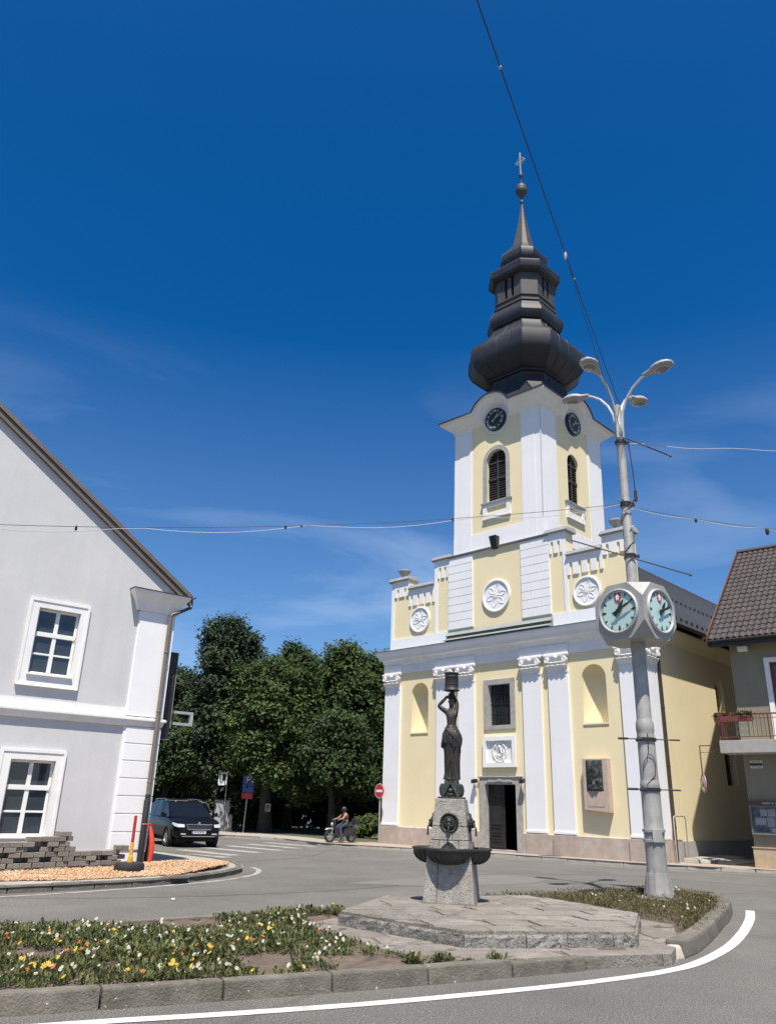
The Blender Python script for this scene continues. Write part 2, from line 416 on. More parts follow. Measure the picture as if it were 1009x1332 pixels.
def copy_tree(o, parent=None):
    c = o.copy(); COL.objects.link(c)
    if parent: c.parent = parent
    for ch in list(o.children): copy_tree(ch, c)
    return c

FONT_MAT = Matrix.Rotation(PI / 2, 4, 'X')
def text_obj(s, size, mat, parent, loc, depth=.004, rot=(PI / 2, 0, 0), name='lettering', align='CENTER'):
    cu = bpy.data.curves.new(name, 'FONT'); cu.body = s; cu.size = size; cu.extrude = depth
    cu.align_x = align; cu.align_y = 'CENTER'; cu.resolution_u = 2
    tmp = bpy.data.objects.new('tmp_text', cu); COL.objects.link(tmp)
    dg = bpy.context.evaluated_depsgraph_get(); dg.update()
    me = bpy.data.meshes.new_from_object(tmp.evaluated_get(dg))
    bpy.data.objects.remove(tmp); bpy.data.curves.remove(cu)
    me.name = name; me.materials.clear(); me.materials.append(MAT[mat])
    o = bpy.data.objects.new(name, me); COL.objects.link(o)
    o.location = loc; o.rotation_euler = rot
    if parent: o.parent = parent
    return o

def skin_mesh(name, joints, edges, mat, parent=None, sub=2, root=0):
    """joints {key:(x,y,z,r)}; one continuous skinned surface."""
    keys = list(joints); ix = {k: i for i, k in enumerate(keys)}
    me = bpy.data.meshes.new(name)
    me.from_pydata([joints[k][:3] for k in keys], [(ix[a], ix[b]) for a, b in edges], [])
    o = bpy.data.objects.new(name, me); COL.objects.link(o)
    sk = o.modifiers.new('skin', 'SKIN'); sk.use_smooth_shade = True
    for i, k in enumerate(keys):
        d = me.skin_vertices[0].data[i]; r = joints[k][3]; d.radius = (r, r) if not isinstance(r, tuple) else r
        d.use_root = (i == root)
    if sub:
        sm = o.modifiers.new('sub', 'SUBSURF'); sm.levels = sub; sm.render_levels = sub
    dg = bpy.context.evaluated_depsgraph_get(); dg.update()
    m2 = bpy.data.meshes.new_from_object(o.evaluated_get(dg))
    o.modifiers.clear(); o.data = m2; m2.name = name
    m2.materials.clear(); m2.materials.append(MAT[mat])
    for p in m2.polygons: p.use_smooth = True
    if parent: o.parent = parent
    return o

def arch(cx, hw, z0, zs, n=14, seg=None):
    """Arch-topped opening outline, counter-clockwise."""
    return [(cx - hw, z0), (cx + hw, z0)] + [(cx + hw * cos(PI * i / n), zs + hw * sin(PI * i / n)) for i in range(n + 1)]
def rect(x0, x1, z0, z1): return [(x0, z0), (x1, z0), (x1, z1), (x0, z1)]
def lerp(a, b, t): return a + (b - a) * t

def clip_half(poly, px, py, nx, ny):
    out = []
    for i in range(len(poly)):
        a, b = poly[i], poly[(i + 1) % len(poly)]
        da = (a[0] - px) * nx + (a[1] - py) * ny; db = (b[0] - px) * nx + (b[1] - py) * ny
        if da >= 0: out.append(a)
        if (da >= 0) != (db >= 0):
            t = da / (da - db); out.append((lerp(a[0], b[0], t), lerp(a[1], b[1], t)))
    return out
def area(p): return .5 * sum(p[i][0] * p[(i + 1) % len(p)][1] - p[(i + 1) % len(p)][0] * p[i][1] for i in range(len(p)))
def inset(poly, d):
    if area(poly) < 0: poly = poly[::-1]
    out = poly
    for i in range(len(poly)):
        a, b = poly[i], poly[(i + 1) % len(poly)]
        L = math.hypot(b[0] - a[0], b[1] - a[1])
        if L < 1e-4: continue
        nx, ny = -(b[1] - a[1]) / L, (b[0] - a[0]) / L
        out = clip_half(out, a[0] + nx * d, a[1] + ny * d, nx, ny)
        if len(out) < 3: return []
    return out
def resample(path, step):
    P = [Vector(p) for p in path]; out = [P[0].copy()]; acc = 0
    for a, b in zip(P, P[1:]):
        L = (b - a).length; t = step - acc
        while t <= L: out.append(a + (b - a) * (t / L)); t += step
        acc = (acc + L) % step if L else acc
    if (out[-1] - P[-1]).length > step * .3: out.append(P[-1].copy())
    else: out[-1] = P[-1].copy()
    return out
def smooth_path(pts, n=6):
    """Catmull-Rom through plan points."""
    P = [Vector(p) for p in pts]; P = [P[0] * 2 - P[1]] + P + [P[-1] * 2 - P[-2]]; out = []
    for i in range(1, len(P) - 2):
        for k in range(n):
            t = k / n; a, b, c, d = P[i - 1], P[i], P[i + 1], P[i + 2]
            out.append(.5 * ((2 * b) + (c - a) * t + (2 * a - 5 * b + 4 * c - d) * t * t + (3 * b - a - 3 * c + d) * t ** 3))
    out.append(P[-2]); return out
def normals2(P, side=1):
    N = []
    for i in range(len(P)):
        t = (P[min(i + 1, len(P) - 1)] - P[max(i - 1, 0)]).normalized()
        N.append(Vector((-t.y, t.x)) * side)
    return N
def inside(poly, x, y):
    c = False; n = len(poly); j = n - 1
    for i in range(n):
        xi, yi = poly[i][0], poly[i][1]; xj, yj = poly[j][0], poly[j][1]
        if (yi > y) != (yj > y) and x < (xj - xi) * (y - yi) / (yj - yi) + xi: c = not c
        j = i
    return c
def poly_sheet(name, poly, z, mat, kind='structure', parent=None):
    tr = tessellate_polygon([[Vector((p[0], p[1], 0)) for p in poly]])
    mb = MB(); mb.add([(p[0], p[1], z) for p in poly], [tuple(t) for t in tr])
    return mk(name, mb, mat, parent, kind=kind)
def ribbon(name, path, w, z, mat, kind='structure', parent=None, taper=None):
    P = [Vector(p) for p in path]; N = normals2(P); mb = MB(); vs = []; n = len(P)
    for i, (p, q) in enumerate(zip(P, N)):
        ww = w if taper is None else w * taper(i / (n - 1))
        vs += [(p.x + q.x * ww / 2, p.y + q.y * ww / 2, z), (p.x - q.x * ww / 2, p.y - q.y * ww / 2, z)]
    mb.add(vs, [(2 * i, 2 * i + 1, 2 * i + 3, 2 * i + 2) for i in range(n - 1)])
    return mk(name, mb, mat, parent, kind=kind)

# ================================================================== GROUND, ROADS, PAVEMENTS
rnd = random.Random(7)
def build_ground():
    poly_sheet('ground', [(-2500, -2500), (2500, -2500), (2500, 2500), (-2500, 2500)], -0.03, 'earth')
    poly_sheet('road', [(-70, -40), (70, -40), (70, 90), (-70, 90)], 0.0, 'asphalt')
    poly_sheet('road_patch', [(-.7, 18.95), (.95, 20.9), (3.1, 22.6), (4.6, 22.0), (3.6, 20.2), (1.2, 18.8)], .004, 'asphalt_old')
    # far pavement: park side, round the corner, along the church and the house
    kerb = [(-30, 55), (-14, 45.5), (-9.3, 42.1), (-7.86, 40.7), (-6.2, 39.7), (-4.78, 38.8), (-3.62, 37.2), (-2.63, 35.65), (-1.63, 34.8), (-.67, 34.2), (.56, 33.5),
            (2.07, 32.75), (4.0, 31.35), (5.67, 29.95), (8.3, 27.85), (10.2, 26.85), (12.3, 25.95), (18.0, 21.3), (34, 8.4)]
    K = smooth_path(kerb, 5)
    pav = [(p.x, p.y) for p in K] + [(60, 20), (60, 95), (-60, 95)]
    poly_sheet('pavement', pav, .11, 'paving')
    poly_sheet('park_path', [(-30, 55.2), (-14, 45.7), (-9.2, 42.4), (-7.7, 41.0), (-4.7, 39.1), (-3.5, 37.5), (-2.5, 36.0), (-1.9, 37.4), (-3.4, 40.4), (-7.2, 44.9), (-12, 49), (-30, 61)], .114, 'concrete_pale')
    poly_sheet('park_lawn', [(-30, 61), (-12, 49), (-7.2, 44.9), (-3.4, 40.4), (-1.9, 37.4), (-.5, 37.2), (2, 41), (12, 56), (30, 95), (-60, 95), (-60, 66)], .118, 'lawn')
    kb = bpy.data.objects.new('pavement_kerb', None); COL.objects.link(kb); kb['kind'] = 'structure'
    kerb_stones(K, kb, .14, .12, 1.0, 'concrete_pale', lo=3, hi=len(K) - 4)
    W = smooth_path([(-.3, 33.2), (2.2, 32.2), (5.45, 29.2), (7.9, 26.9), (9.8, 25.95), (11.9, 25.05), (17.6, 20.5)], 5)
    ribbon('road_marking', W, .12, .005, 'paint_worn')
    # park-side crossing
    for k in range(6):
        cx, cy = -3.7 - .5 * k, 35.4 - 1.75 * k
        dx, dy = .72, -.69
        L, w = 1.6, .27
        pts = [(cx + dx * L - dy * w, cy + dy * L + dx * w), (cx - dx * L - dy * w, cy - dy * L + dx * w),
               (cx - dx * L + dy * w, cy - dy * L - dx * w), (cx + dx * L + dy * w, cy + dy * L - dx * w)]
        poly_sheet('crossing_stripe', pts, .005, 'paint_worn')
    W = smooth_path([(-9.5, 28.6), (-7.6, 27.8), (-5.9, 27.0), (-4.6, 26.2)], 4)
    ribbon('road_marking', W, .45, .005, 'paint_worn')

def build_road_wear():
    r = random.Random(77)
    seams = [[(-9, 14.0), (-4, 15.2), (0, 18.2), (3.2, 22.8), (7.5, 23.6)], [(2.2, 24.6), (4.6, 25.4), (8.4, 22.4), (11.5, 19.6)], [(-5.5, 22.6), (-2.5, 27.0), (-1.8, 32.0)]]
    for P in seams:
        Q = smooth_path(P, 10); Q = [q + Vector((r.gauss(0, .025), r.gauss(0, .025))) for q in Q]
        ribbon('tar_seam', Q, .03, .003, 'tar', taper=lambda t: .6 + .5 * abs(sin(t * 23)))

def kerb_stones(P, parent, width, height, length, mat, lo=None, hi=None, gap=.008, side=1, drop=None, z0=-.02, bev=.018):
    """Kerb stones along path P (their road-side foot), each a mesh of its own; they lie on the given side."""
    Q = resample([(p[0], p[1]) for p in (P if lo is None else P[lo:hi])], length)
    for i in range(len(Q) - 1):
        a, b = Q[i], Q[i + 1]
        d = (b - a); L = d.length
        if L < .15: continue
        d /= L; nrm = Vector((-d.y, d.x)) * side
        a2, b2 = a + d * gap, b - d * gap
        h = height if drop is None else drop(i / max(1, len(Q) - 2)) * height
        h += rnd.uniform(-.006, .006); off = nrm * rnd.uniform(-.008, .008)
        mb = MB(); bt = .02
        mb.hexa([(*(a2 + off), z0), (*(b2 + off), z0), (*(b2 + off + nrm * width), z0), (*(a2 + off + nrm * width), z0)],
                [(*(a2 + off + nrm * bt), h), (*(b2 + off + nrm * bt), h), (*(b2 + off + nrm * width), h), (*(a2 + off + nrm * width), h)])
        mk('kerb_stone', mb, mat, parent, bevel=bev)

NEAR = [(-7.0, 5.6), (-5, 6.25), (-2.9, 7.05), (-2.1, 7.43), (-1.2, 7.85), (.1, 8.47), (.87, 8.87), (1.7, 9.32), (2.57, 9.83), (2.98, 10.1)]
RIGHT = [(3.72, 10.6), (4.12, 11.15), (4.81, 12.4), (5.45, 13.6), (5.99, 14.66), (6.45, 15.7), (6.6, 16.5), (6.3, 17.4), (5.7, 17.8), (5.1, 17.5)]
FAR = [(5.1, 17.5), (2.7, 15.85), (-.58, 13.4), (-4.47, 10.5), (-8, 7.9), (-8.6, 7.0), (-8.2, 6.0), (-7, 5.6)]
PLAT = [(-.49, 11.55), (1.01, 10.06), (3.1, 10.44), (3.71, 12.25), (2.57, 14.37), (.13, 13.6)]
SLAB = [(-.94, 11.6), (.27, 9.6), (.92, 9.26), (1.7, 9.6), (2.75, 10.14), (3.45, 10.12), (3.78, 10.9), (4.3, 12.6), (2.9, 14.9), (.1, 13.62)]

def flag_rows(poly, direction, row_w, len_rng, joint, r, jit=.02):
    """Cuts a convex polygon into rows of irregular slabs, joints left open."""
    dx, dy = direction; nx, ny = -dy, dx
    us = [p[0] * dx + p[1] * dy for p in poly]; vs = [p[0] * nx + p[1] * ny for p in poly]
    out = []; v = min(vs)
    while v < max(vs):
        h = row_w * r.uniform(.8, 1.25)
        u = min(us) - r.uniform(0, .5)
        while u < max(us):
            L = r.uniform(*len_rng); sk = r.uniform(-jit, jit) * 3
            q = [(u, v), (u + L, v), (u + L + sk, v + h), (u + sk * .3, v + h)]
            q = [(a * dx + b * nx, a * dy + b * ny) for a, b in q]
            c = list(q)
            pp = poly if area(poly) > 0 else poly[::-1]
            for i in range(len(pp)):
                a, b = pp[i], pp[(i + 1) % len(pp)]
                c = clip_half(c, a[0], a[1], -(b[1] - a[1]), b[0] - a[0])
                if len(c) < 3: break
            if len(c) >= 3:
                c = inset(c, joint)
                if len(c) >= 3 and abs(area(c)) > .006: out.append(c)
            u += L
        v += h
    return out

def build_island():
    near, right, far = smooth_path(NEAR, 5), smooth_path(RIGHT, 5), smooth_path(FAR, 5)
    out = [(p.x, p.y) for p in near] + [(p.x, p.y) for p in right] + [(p.x, p.y) for p in far]
    # soil: a slightly lumpy sheet
    mb = MB(); r = random.Random(3); g = {}; step = .16
    isl = inset_simple(out, .10)
    xs = [p[0] for p in out]; ys = [p[1] for p in out]
    nx = int((max(xs) - min(xs)) / step) + 2; ny = int((max(ys) - min(ys)) / step) + 2
    for i in range(nx):
        for j in range(ny):
            x, y = min(xs) + i * step, min(ys) + j * step
            if inside(isl, x, y):
                g[i, j] = len(mb.v); mb.v.append((x, y, .115 + r.uniform(-.018, .022)))
    for (i, j) in g:
        if (i + 1, j) in g and (i, j + 1) in g and (i + 1, j + 1) in g:
            mb.f.append((g[i, j], g[i + 1, j], g[i + 1, j + 1], g[i, j + 1]))
    mk('flower_bed_soil', mb, 'soil', None, smooth=True, kind='structure')
    poly_sheet('flower_bed_edge', isl, .09, 'soil')
    kb = bpy.data.objects.new('island_kerb', None); COL.objects.link(kb); kb['kind'] = 'structure'
    kerb_stones(near, kb, .17, .155, 1.02, 'concrete', drop=lambda t: 1 if t < .8 else lerp(1, .72, (t - .8) / .2))
    kerb_stones(right, kb, .24, .2, .62, 'concrete', bev=.035)
    kerb_stones(far, kb, .15, .14, 1.0, 'concrete')
    # broken stones where the near kerb ends
    mb = MB(); mb.hexa([(2.99, 10.06, -.02), (3.62, 10.42, -.02), (3.55, 10.62, -.02), (2.93, 10.3, -.02)],
                       [(3.03, 10.12, .085), (3.5, 10.4, .05), (3.46, 10.55, .075), (2.98, 10.24, .09)])
    mk('kerb_stone', mb, 'flag', kb, bevel=.02)
    mb = MB(); mb.hexa([(3.58, 10.5, -.02), (3.74, 10.62, -.02), (3.7, 10.95, -.02), (3.5, 10.72, -.02)],
                       [(3.6, 10.56, .13), (3.72, 10.66, .15), (3.68, 10.9, .16), (3.54, 10.72, .13)])
    mk('kerb_stone', mb, 'plinth', kb, bevel=.03)
    # edge line on the road round the island
    line = [(-6.6, 5.0), (-4.4, 5.98), (-2.27, 6.95), (-1.16, 7.38), (.1, 7.93), (1.61, 8.72), (2.53, 9.28), (3.17, 9.74), (3.78, 10.35), (4.63, 11.55),
            (5.46, 13.0), (6.3, 14.65), (6.86, 15.9)]
    ribbon('road_edge_line', smooth_path(line, 6), .15, .005, 'paint')
    # ---- stepped stone platform
    t = thing('stone_platform', 'low stepped flagstone platform carrying the fountain, six-sided', 'platform', (0, 0, 0))
    core = inset(PLAT, .03)
    mb = MB(); mb.prism(core, .05, .288); mk('mortar_bed', mb, 'joint', t)
    sl = inset(SLAB_CONVEX, .02)
    mb = MB(); mb.prism(sl, .02, .118); mk('mortar_bed', mb, 'joint', t)
    r = random.Random(11)
    d = Vector((3.1 - 1.01, 10.44 - 10.06)).normalized()
    first = None
    for c in flag_rows(PLAT, (d.x, d.y), .42, (.45, 1.1), .014, r, .07):
        dz = r.uniform(-.006, .006)
        mb = MB(); mb.prism(c, .24, .302 + dz); mk('flagstone', mb, 'flag', t, bevel=.008)
    for c in flag_rows(SLAB_CONVEX, (d.x, d.y), .5, (.5, 1.2), .009, r, .06):
        dz = r.uniform(-.004, .004)
        mb = MB(); mb.prism(c, -.02, .128 + dz); mk('flagstone', mb, 'flag', t, bevel=.008)
    # riser stones of the upper step
    pl = PLAT if area(PLAT) > 0 else PLAT[::-1]
    for i in range(len(pl)):
        a, b = Vector(pl[i]), Vector(pl[(i + 1) % len(pl)])
        L = (b - a).length; dd = (b - a) / L; nn = Vector((dd.y, -dd.x))
        u = 0
        while u < L - .05:
            w = min(r.uniform(.35, .75), L - u)
            if L - u - w < .2: w = L - u
            p, q = a + dd * (u + .006), a + dd * (u + w - .006)
            o1 = r.uniform(.0, .022)
            mb = MB()
            ns = 6; vs = []; rr = []
            for zz in (.12, .18, .235, .262):
                row = []
                for k in range(ns + 1):
                    pt = p + (q - p) * (k / ns) + nn * (o1 + r.uniform(-.009, .012) * (0 if k in (0, ns) else 1) - (.0 if zz < .25 else .008))
                    row.append((pt.x, pt.y, zz))
                rr.append(row)
            back = [[(pt[0] - nn.x * .15, pt[1] - nn.y * .15, pt[2]) for pt in row] for row in rr]
            mb.loft([rr[k] + back[k][::-1] for k in range(4)])
            mk('riser_stone', mb, 'riser', t)
            u += w

def inset_simple(poly, d):
    """Moves a (possibly concave) outline inwards by d along its vertex normals."""
    P = [Vector(p) for p in poly]; s = 1 if area(poly) > 0 else -1; out = []
    for i in range(len(P)):
        t = (P[(i + 1) % len(P)] - P[i - 1])
        if t.length < 1e-6: continue
        t.normalize(); out.append((P[i].x - t.y * d * s, P[i].y + t.x * d * s))
    return out
SLAB_CONVEX = [(-.94, 11.6), (.27, 9.6), (.92, 9.26), (2.75, 10.12), (3.45, 10.12), (3.78, 10.9), (4.3, 12.6), (2.9, 14.9), (.1, 13.62)]
SLAB_CONVEX = [(-.94, 11.6), (.24, 9.6), (.95, 9.32), (3.4, 10.1), (3.8, 10.95), (4.3, 12.6), (2.9, 14.9), (.1, 13.62)]

# ------------------------------------------------------------------ planting on the island
def leaf_tufts(centres, r, per, size, hgt, spread):
    """Blade-like leaves: each a bent quad pair (two triangles share a fold)."""
    V = []
    for (x, y, z, s) in centres:
        for _ in range(per):
            a = r.uniform(0, 2 * PI); L = size * s * r.uniform(.6, 1.3); w = L * r.uniform(.1, .2)
            lean = r.uniform(.15, 1.25); bx, by = x + r.gauss(0, spread * s), y + r.gauss(0, spread * s)
            dx, dy, dz = cos(a) * sin(lean), sin(a) * sin(lean), cos(lean)
            px, py = -sin(a) * w, cos(a) * w
            zb = z + r.uniform(0, hgt * s)
            m = (bx + dx * L * .55, by + dy * L * .55, zb + dz * L * .55)
            t = (bx + dx * L, by + dy * L, zb + dz * L * .82)
            V += [(bx, by, zb), (m[0] + px, m[1] + py, m[2]), t, (m[0] - px, m[1] - py, m[2])]
    return V

def flowers(pts, r, rad0, z0):
    V = []
    for (x, y, z) in pts:
        R = rad0 * r.uniform(.7, 1.25); tx, ty = r.uniform(-.5, .5), r.uniform(.2, 1.2); n = 7; a0 = r.uniform(0, 6)
        zz = z + z0 * r.uniform(.7, 1.3)
        for k in range(n):
            a, b = a0 + 2 * PI * k / n, a0 + 2 * PI * (k + .8) / n
            p = lambda A, q: (x + cos(A) * R * q, y + sin(A) * R * q, zz + (cos(A) * tx + sin(A) * ty) * R * q + .004 * q)
            m = (a + b) / 2
            V += [(x, y, zz), p(a, .8), p(m, 1.05), p(b, .8)]
    return V

def build_bed():
    r = random.Random(21)
    near, right, far = smooth_path(NEAR, 5), smooth_path(RIGHT, 5), smooth_path(FAR, 5)
    out = [(p.x, p.y) for p in near] + [(p.x, p.y) for p in right] + [(p.x, p.y) for p in far]
    isl = inset_simple(out, .22)
    slab = inset_simple(SLAB_CONVEX, -.1)
    rs = np.random.RandomState(4)
    gx = rs.rand(40, 40)
    def noise(x, y, f=.9):
        u, v = (x * f + 17) % 39, (y * f + 5) % 39
        i, j = int(u), int(v); a, b = u - i, v - j
        return (gx[i, j] * (1 - a) + gx[(i + 1) % 40, j] * a) * (1 - b) + (gx[i, (j + 1) % 40] * (1 - a) + gx[(i + 1) % 40, (j + 1) % 40] * a) * b
    left, rose, fw = [], [], []
    n = 0
    while n < 11000:
        n += 1
        x, y = r.uniform(-6.5, 6.6), r.uniform(5.7, 17.6)
        if not inside(isl, x, y) or inside(slab, x, y) or inside(PLAT, x, y): continue
        if math.hypot(x - 5.28, y - 16.1) < .45: continue
        if x < 1.5 and y < 9.4 and x > -.35:                       # the nearly bare strip in front of the steps
            if r.random() > .03: continue
        dens = noise(x, y)
        if x > 1.6:
            if r.random() < .85: rose.append((x, y, .115, r.uniform(.7, 1.2)))
        else:
            bare = (-.75 < x < .6 and 8.4 < y < 9.9 and r.random() < .4) or ((x + .9) ** 2 + (y - 12.2) ** 2 < .12)
            if bare or dens < .33: continue
            s = r.uniform(.7, 1.25) * (1.15 if dens > .6 else 1)
            left.append((x, y, .115, s))
            if r.random() < .62: fw.append((x, y, dens))
    def chunk(name, V, mat, label):
        return np_mesh(name, V, 4, mat, None, 'stuff', label)
    chunk('bedding_plants', leaf_tufts(left, r, 34, .066, .05, .05), 'leafbed', 'green strappy leaves filling the flower bed')
    chunk('low_shrubs', leaf_tufts(rose, r, 40, .045, .12, .08), 'leafrose', 'low brownish green shrubs round the clock post')
    W, Y, O = [], [], []
    for (x, y, dns) in fw:
        k = r.choice((1, 1, 2, 3, 4)); c = noise(x, y, 1.6)
        for _ in range(k):
            p = (x + r.gauss(0, .06), y + r.gauss(0, .06), .115)
            q = r.random()
            if y > 9.6 or c < .5: (W if q < .9 else Y if q < .95 else O).append(p)
            elif c < .62: (Y if q < .5 else W if q < .85 else O).append(p)
            else: (O if q < .6 else Y if q < .8 else W).append(p)
    r.shuffle(W); W = W[:int(len(W) * .2)]; r.shuffle(Y); r.shuffle(O); Y = Y[:int(len(Y) * .4)]; O = O[:int(len(O) * .25)]
    for (x, y, z, s) in rose:
        if r.random() < .03: W.append((x + r.gauss(0, .05), y + r.gauss(0, .05), .17))
    chunk('white_flowers', flowers(W, r, .018, .085), 'petalwhite', 'small white flower heads scattered in the bed')
    chunk('yellow_flowers', flowers(Y, r, .021, .085), 'petalyellow', 'yellow flower heads in the bed')
    chunk('orange_flowers', flowers(O, r, .022, .085), 'petalorange', 'orange flower heads near the kerb')
    labs = ['largest pale tuft in the strip before the steps, leftmost of four', 'dark green tuft in the strip before the steps, second from left',
            'small loose tuft by the kerb, third from left', 'rightmost round tuft touching the kerb before the steps']
    for (x, y, s), lb in zip([(.40, 9.12, 1.1), (.70, 9.2, 1.0), (.98, 9.2, .6), (1.27, 9.28, 1.0)], labs):
        o = np_mesh('grass_tuft', leaf_tufts([(x, y, .11, s)], r, 150, .075, .05, .045), 4, 'leafbed')
        tag(o, lb, 'plant', 'tufts growing along the kerb')

# ================================================================== CHURCH  (local: x along the front to the right, y into the building)
FR = lambda a, b, c: (a, c, b)
def ring_relief(mb, cx, cz, y, r, tube, n=28, sx=1.0, sz=1.0):
    mb.tube([(cx + r * sx * cos(2 * PI * i / n), y, cz + r * sz * sin(2 * PI * i / n)) for i in range(n + 1)], tube, 5, cap=False)

def capital_mesh(w, face, z0, z1, depth):
    """Leafy capital with corner volutes; x centred on 0, projecting to y=face."""
    mb = MB(); h = z1 - z0; hw = w / 2
    mb.box(-hw - .025, hw + .025, face - .03, depth, z0, z0 + .045)                  # astragal
    prof = [(0, .04), (.0, .3), (.03, .5), (.07, .7), (.12, .84)]
    rings = []
    for o, t in prof:
        zz = z0 + .045 + (h - .045) * t
        rings.append([(-hw * .96 - o * .6, depth, zz), (-hw * .96 - o * .6, face - o, zz), (hw * .96 + o * .6, face - o, zz), (hw * .96 + o * .6, depth, zz)])
    mb.loft(rings)
    zt = z0 + h * .84                                                                # abacus with hollowed sides
    for a, b, o in ((0, .5, 0), (.5, 1, .02)):
        za, zb = lerp(zt, z1, a), lerp(zt, z1, b)
        pl = [(-hw * 1.2 - o, depth), (-hw * 1.2 - o, face - .13 - o), (-hw * .6, face - .085 - o), (hw * .6, face - .085 - o), (hw * 1.2 + o, face - .13 - o), (hw * 1.2 + o, depth)]
        mb.prism(pl, za, zb)
    for sx in (-1, 1):                                                               # volutes
        cx, cz = sx * hw * .93, z0 + h * .68
        pts = [(cx + sx * (.115 - .085 * t) * cos(t * 3.6 * PI + PI * .5), face - .13, cz + (.115 - .085 * t) * sin(t * 3.6 * PI + PI * .5)) for t in [k / 26 for k in range(27)]]
        mb.tube(pts, .028, 5)
        mb.lathe([(.0, -.03), (.1, -.03), (.1, .09), (0, .09)], 12, fn=lambda a, b, q: (cx + a, face - .1 + q, cz + b))
    mb.lathe([(0, -.07), (.05, -.06), (.085, -.02), (.095, .05)], 10, fn=lambda a, b, q: (a, face - .1 + q, z0 + h * .82 + b))  # rosette
    for row, (zz, hh, xs) in enumerate(((z0 + .045, h * .33, (-.8, -.27, .27, .8)), (z0 + h * .2, h * .36, (-.55, 0, .55)))):
        for xk in xs:                                                                # two rows of curling leaves
            x = xk * hw; lw = hw * .3
            rr = []
            for t, o in ((0, .0), (.45, .03), (.8, .07), (1, .11), (.92, .135)):
                ww = lw * (.75 + .5 * t) * (1 if t < .95 else .7)
                y = face - .02 - o - row * .0
                rr.append([(x - ww, y + .015, zz + hh * t), (x, y - .022, zz + hh * t), (x + ww, y + .015, zz + hh * t)])
            mb.loft(rr, closed=False)
    return mb

def medallion(parent, cx, cz, R, y):
    mb = MB()
    mb.lathe([(R, .0), (R, -.06), (R * .97, -.08), (R * .9, -.08), (R * .86, -.055), (R * .84, -.02)], 40, fn=lambda a, b, q: (cx + a, y + q, cz + b))
    m = mk('medallion', mb, 'trim', parent, smooth=True, )
    mb = MB(); mb.lathe([(0, -.03), (R * .84, -.03)], 32, fn=lambda a, b, q: (cx + a, y + q, cz + b))
    mk('medallion_field', mb, 'white', m)
    mb = MB()
    for k in range(6):
        a = 2 * PI * k / 6 + .25
        for s in (-1, 1):
            pts = []
            for t in (0, .2, .4, .6, .8, 1):
                rr = R * (.1 + .62 * t); aa = a + s * .36 * sin(PI * t) * (1.2 - .5 * t)
                pts.append((cx + rr * cos(aa), y - .034, cz + rr * sin(aa)))
            mb.tube(pts, .015, 5)
    ring_relief(mb, cx, cz, y - .04, R * .11, .02, 12)
    mb.lathe([(0, -.07), (R * .1, -.04)], 10, fn=lambda a, b, q: (cx + a, y + q, cz + b))
    mk('petal_relief', mb, 'trim', m, smooth=True)

def comb(x0, x1, zt, zb, n, sw, zs):
    """White band whose lower edge is cut by n round-headed slots."""
    pts = [(x0, zt), (x0, zb)]
    g = (x1 - x0 - n * sw) / n
    x = x0 + g / 2
    for k in range(n):
        pts += [(x, zb), (x, zs)]
        pts += [(x + sw / 2 - sw / 2 * cos(PI * i / 6), zs + sw / 2 * sin(PI * i / 6)) for i in range(1, 6)]
        pts += [(x + sw, zs), (x + sw, zb)]
        x += sw + g
    pts += [(x1, zb), (x1, zt)]
    return pts

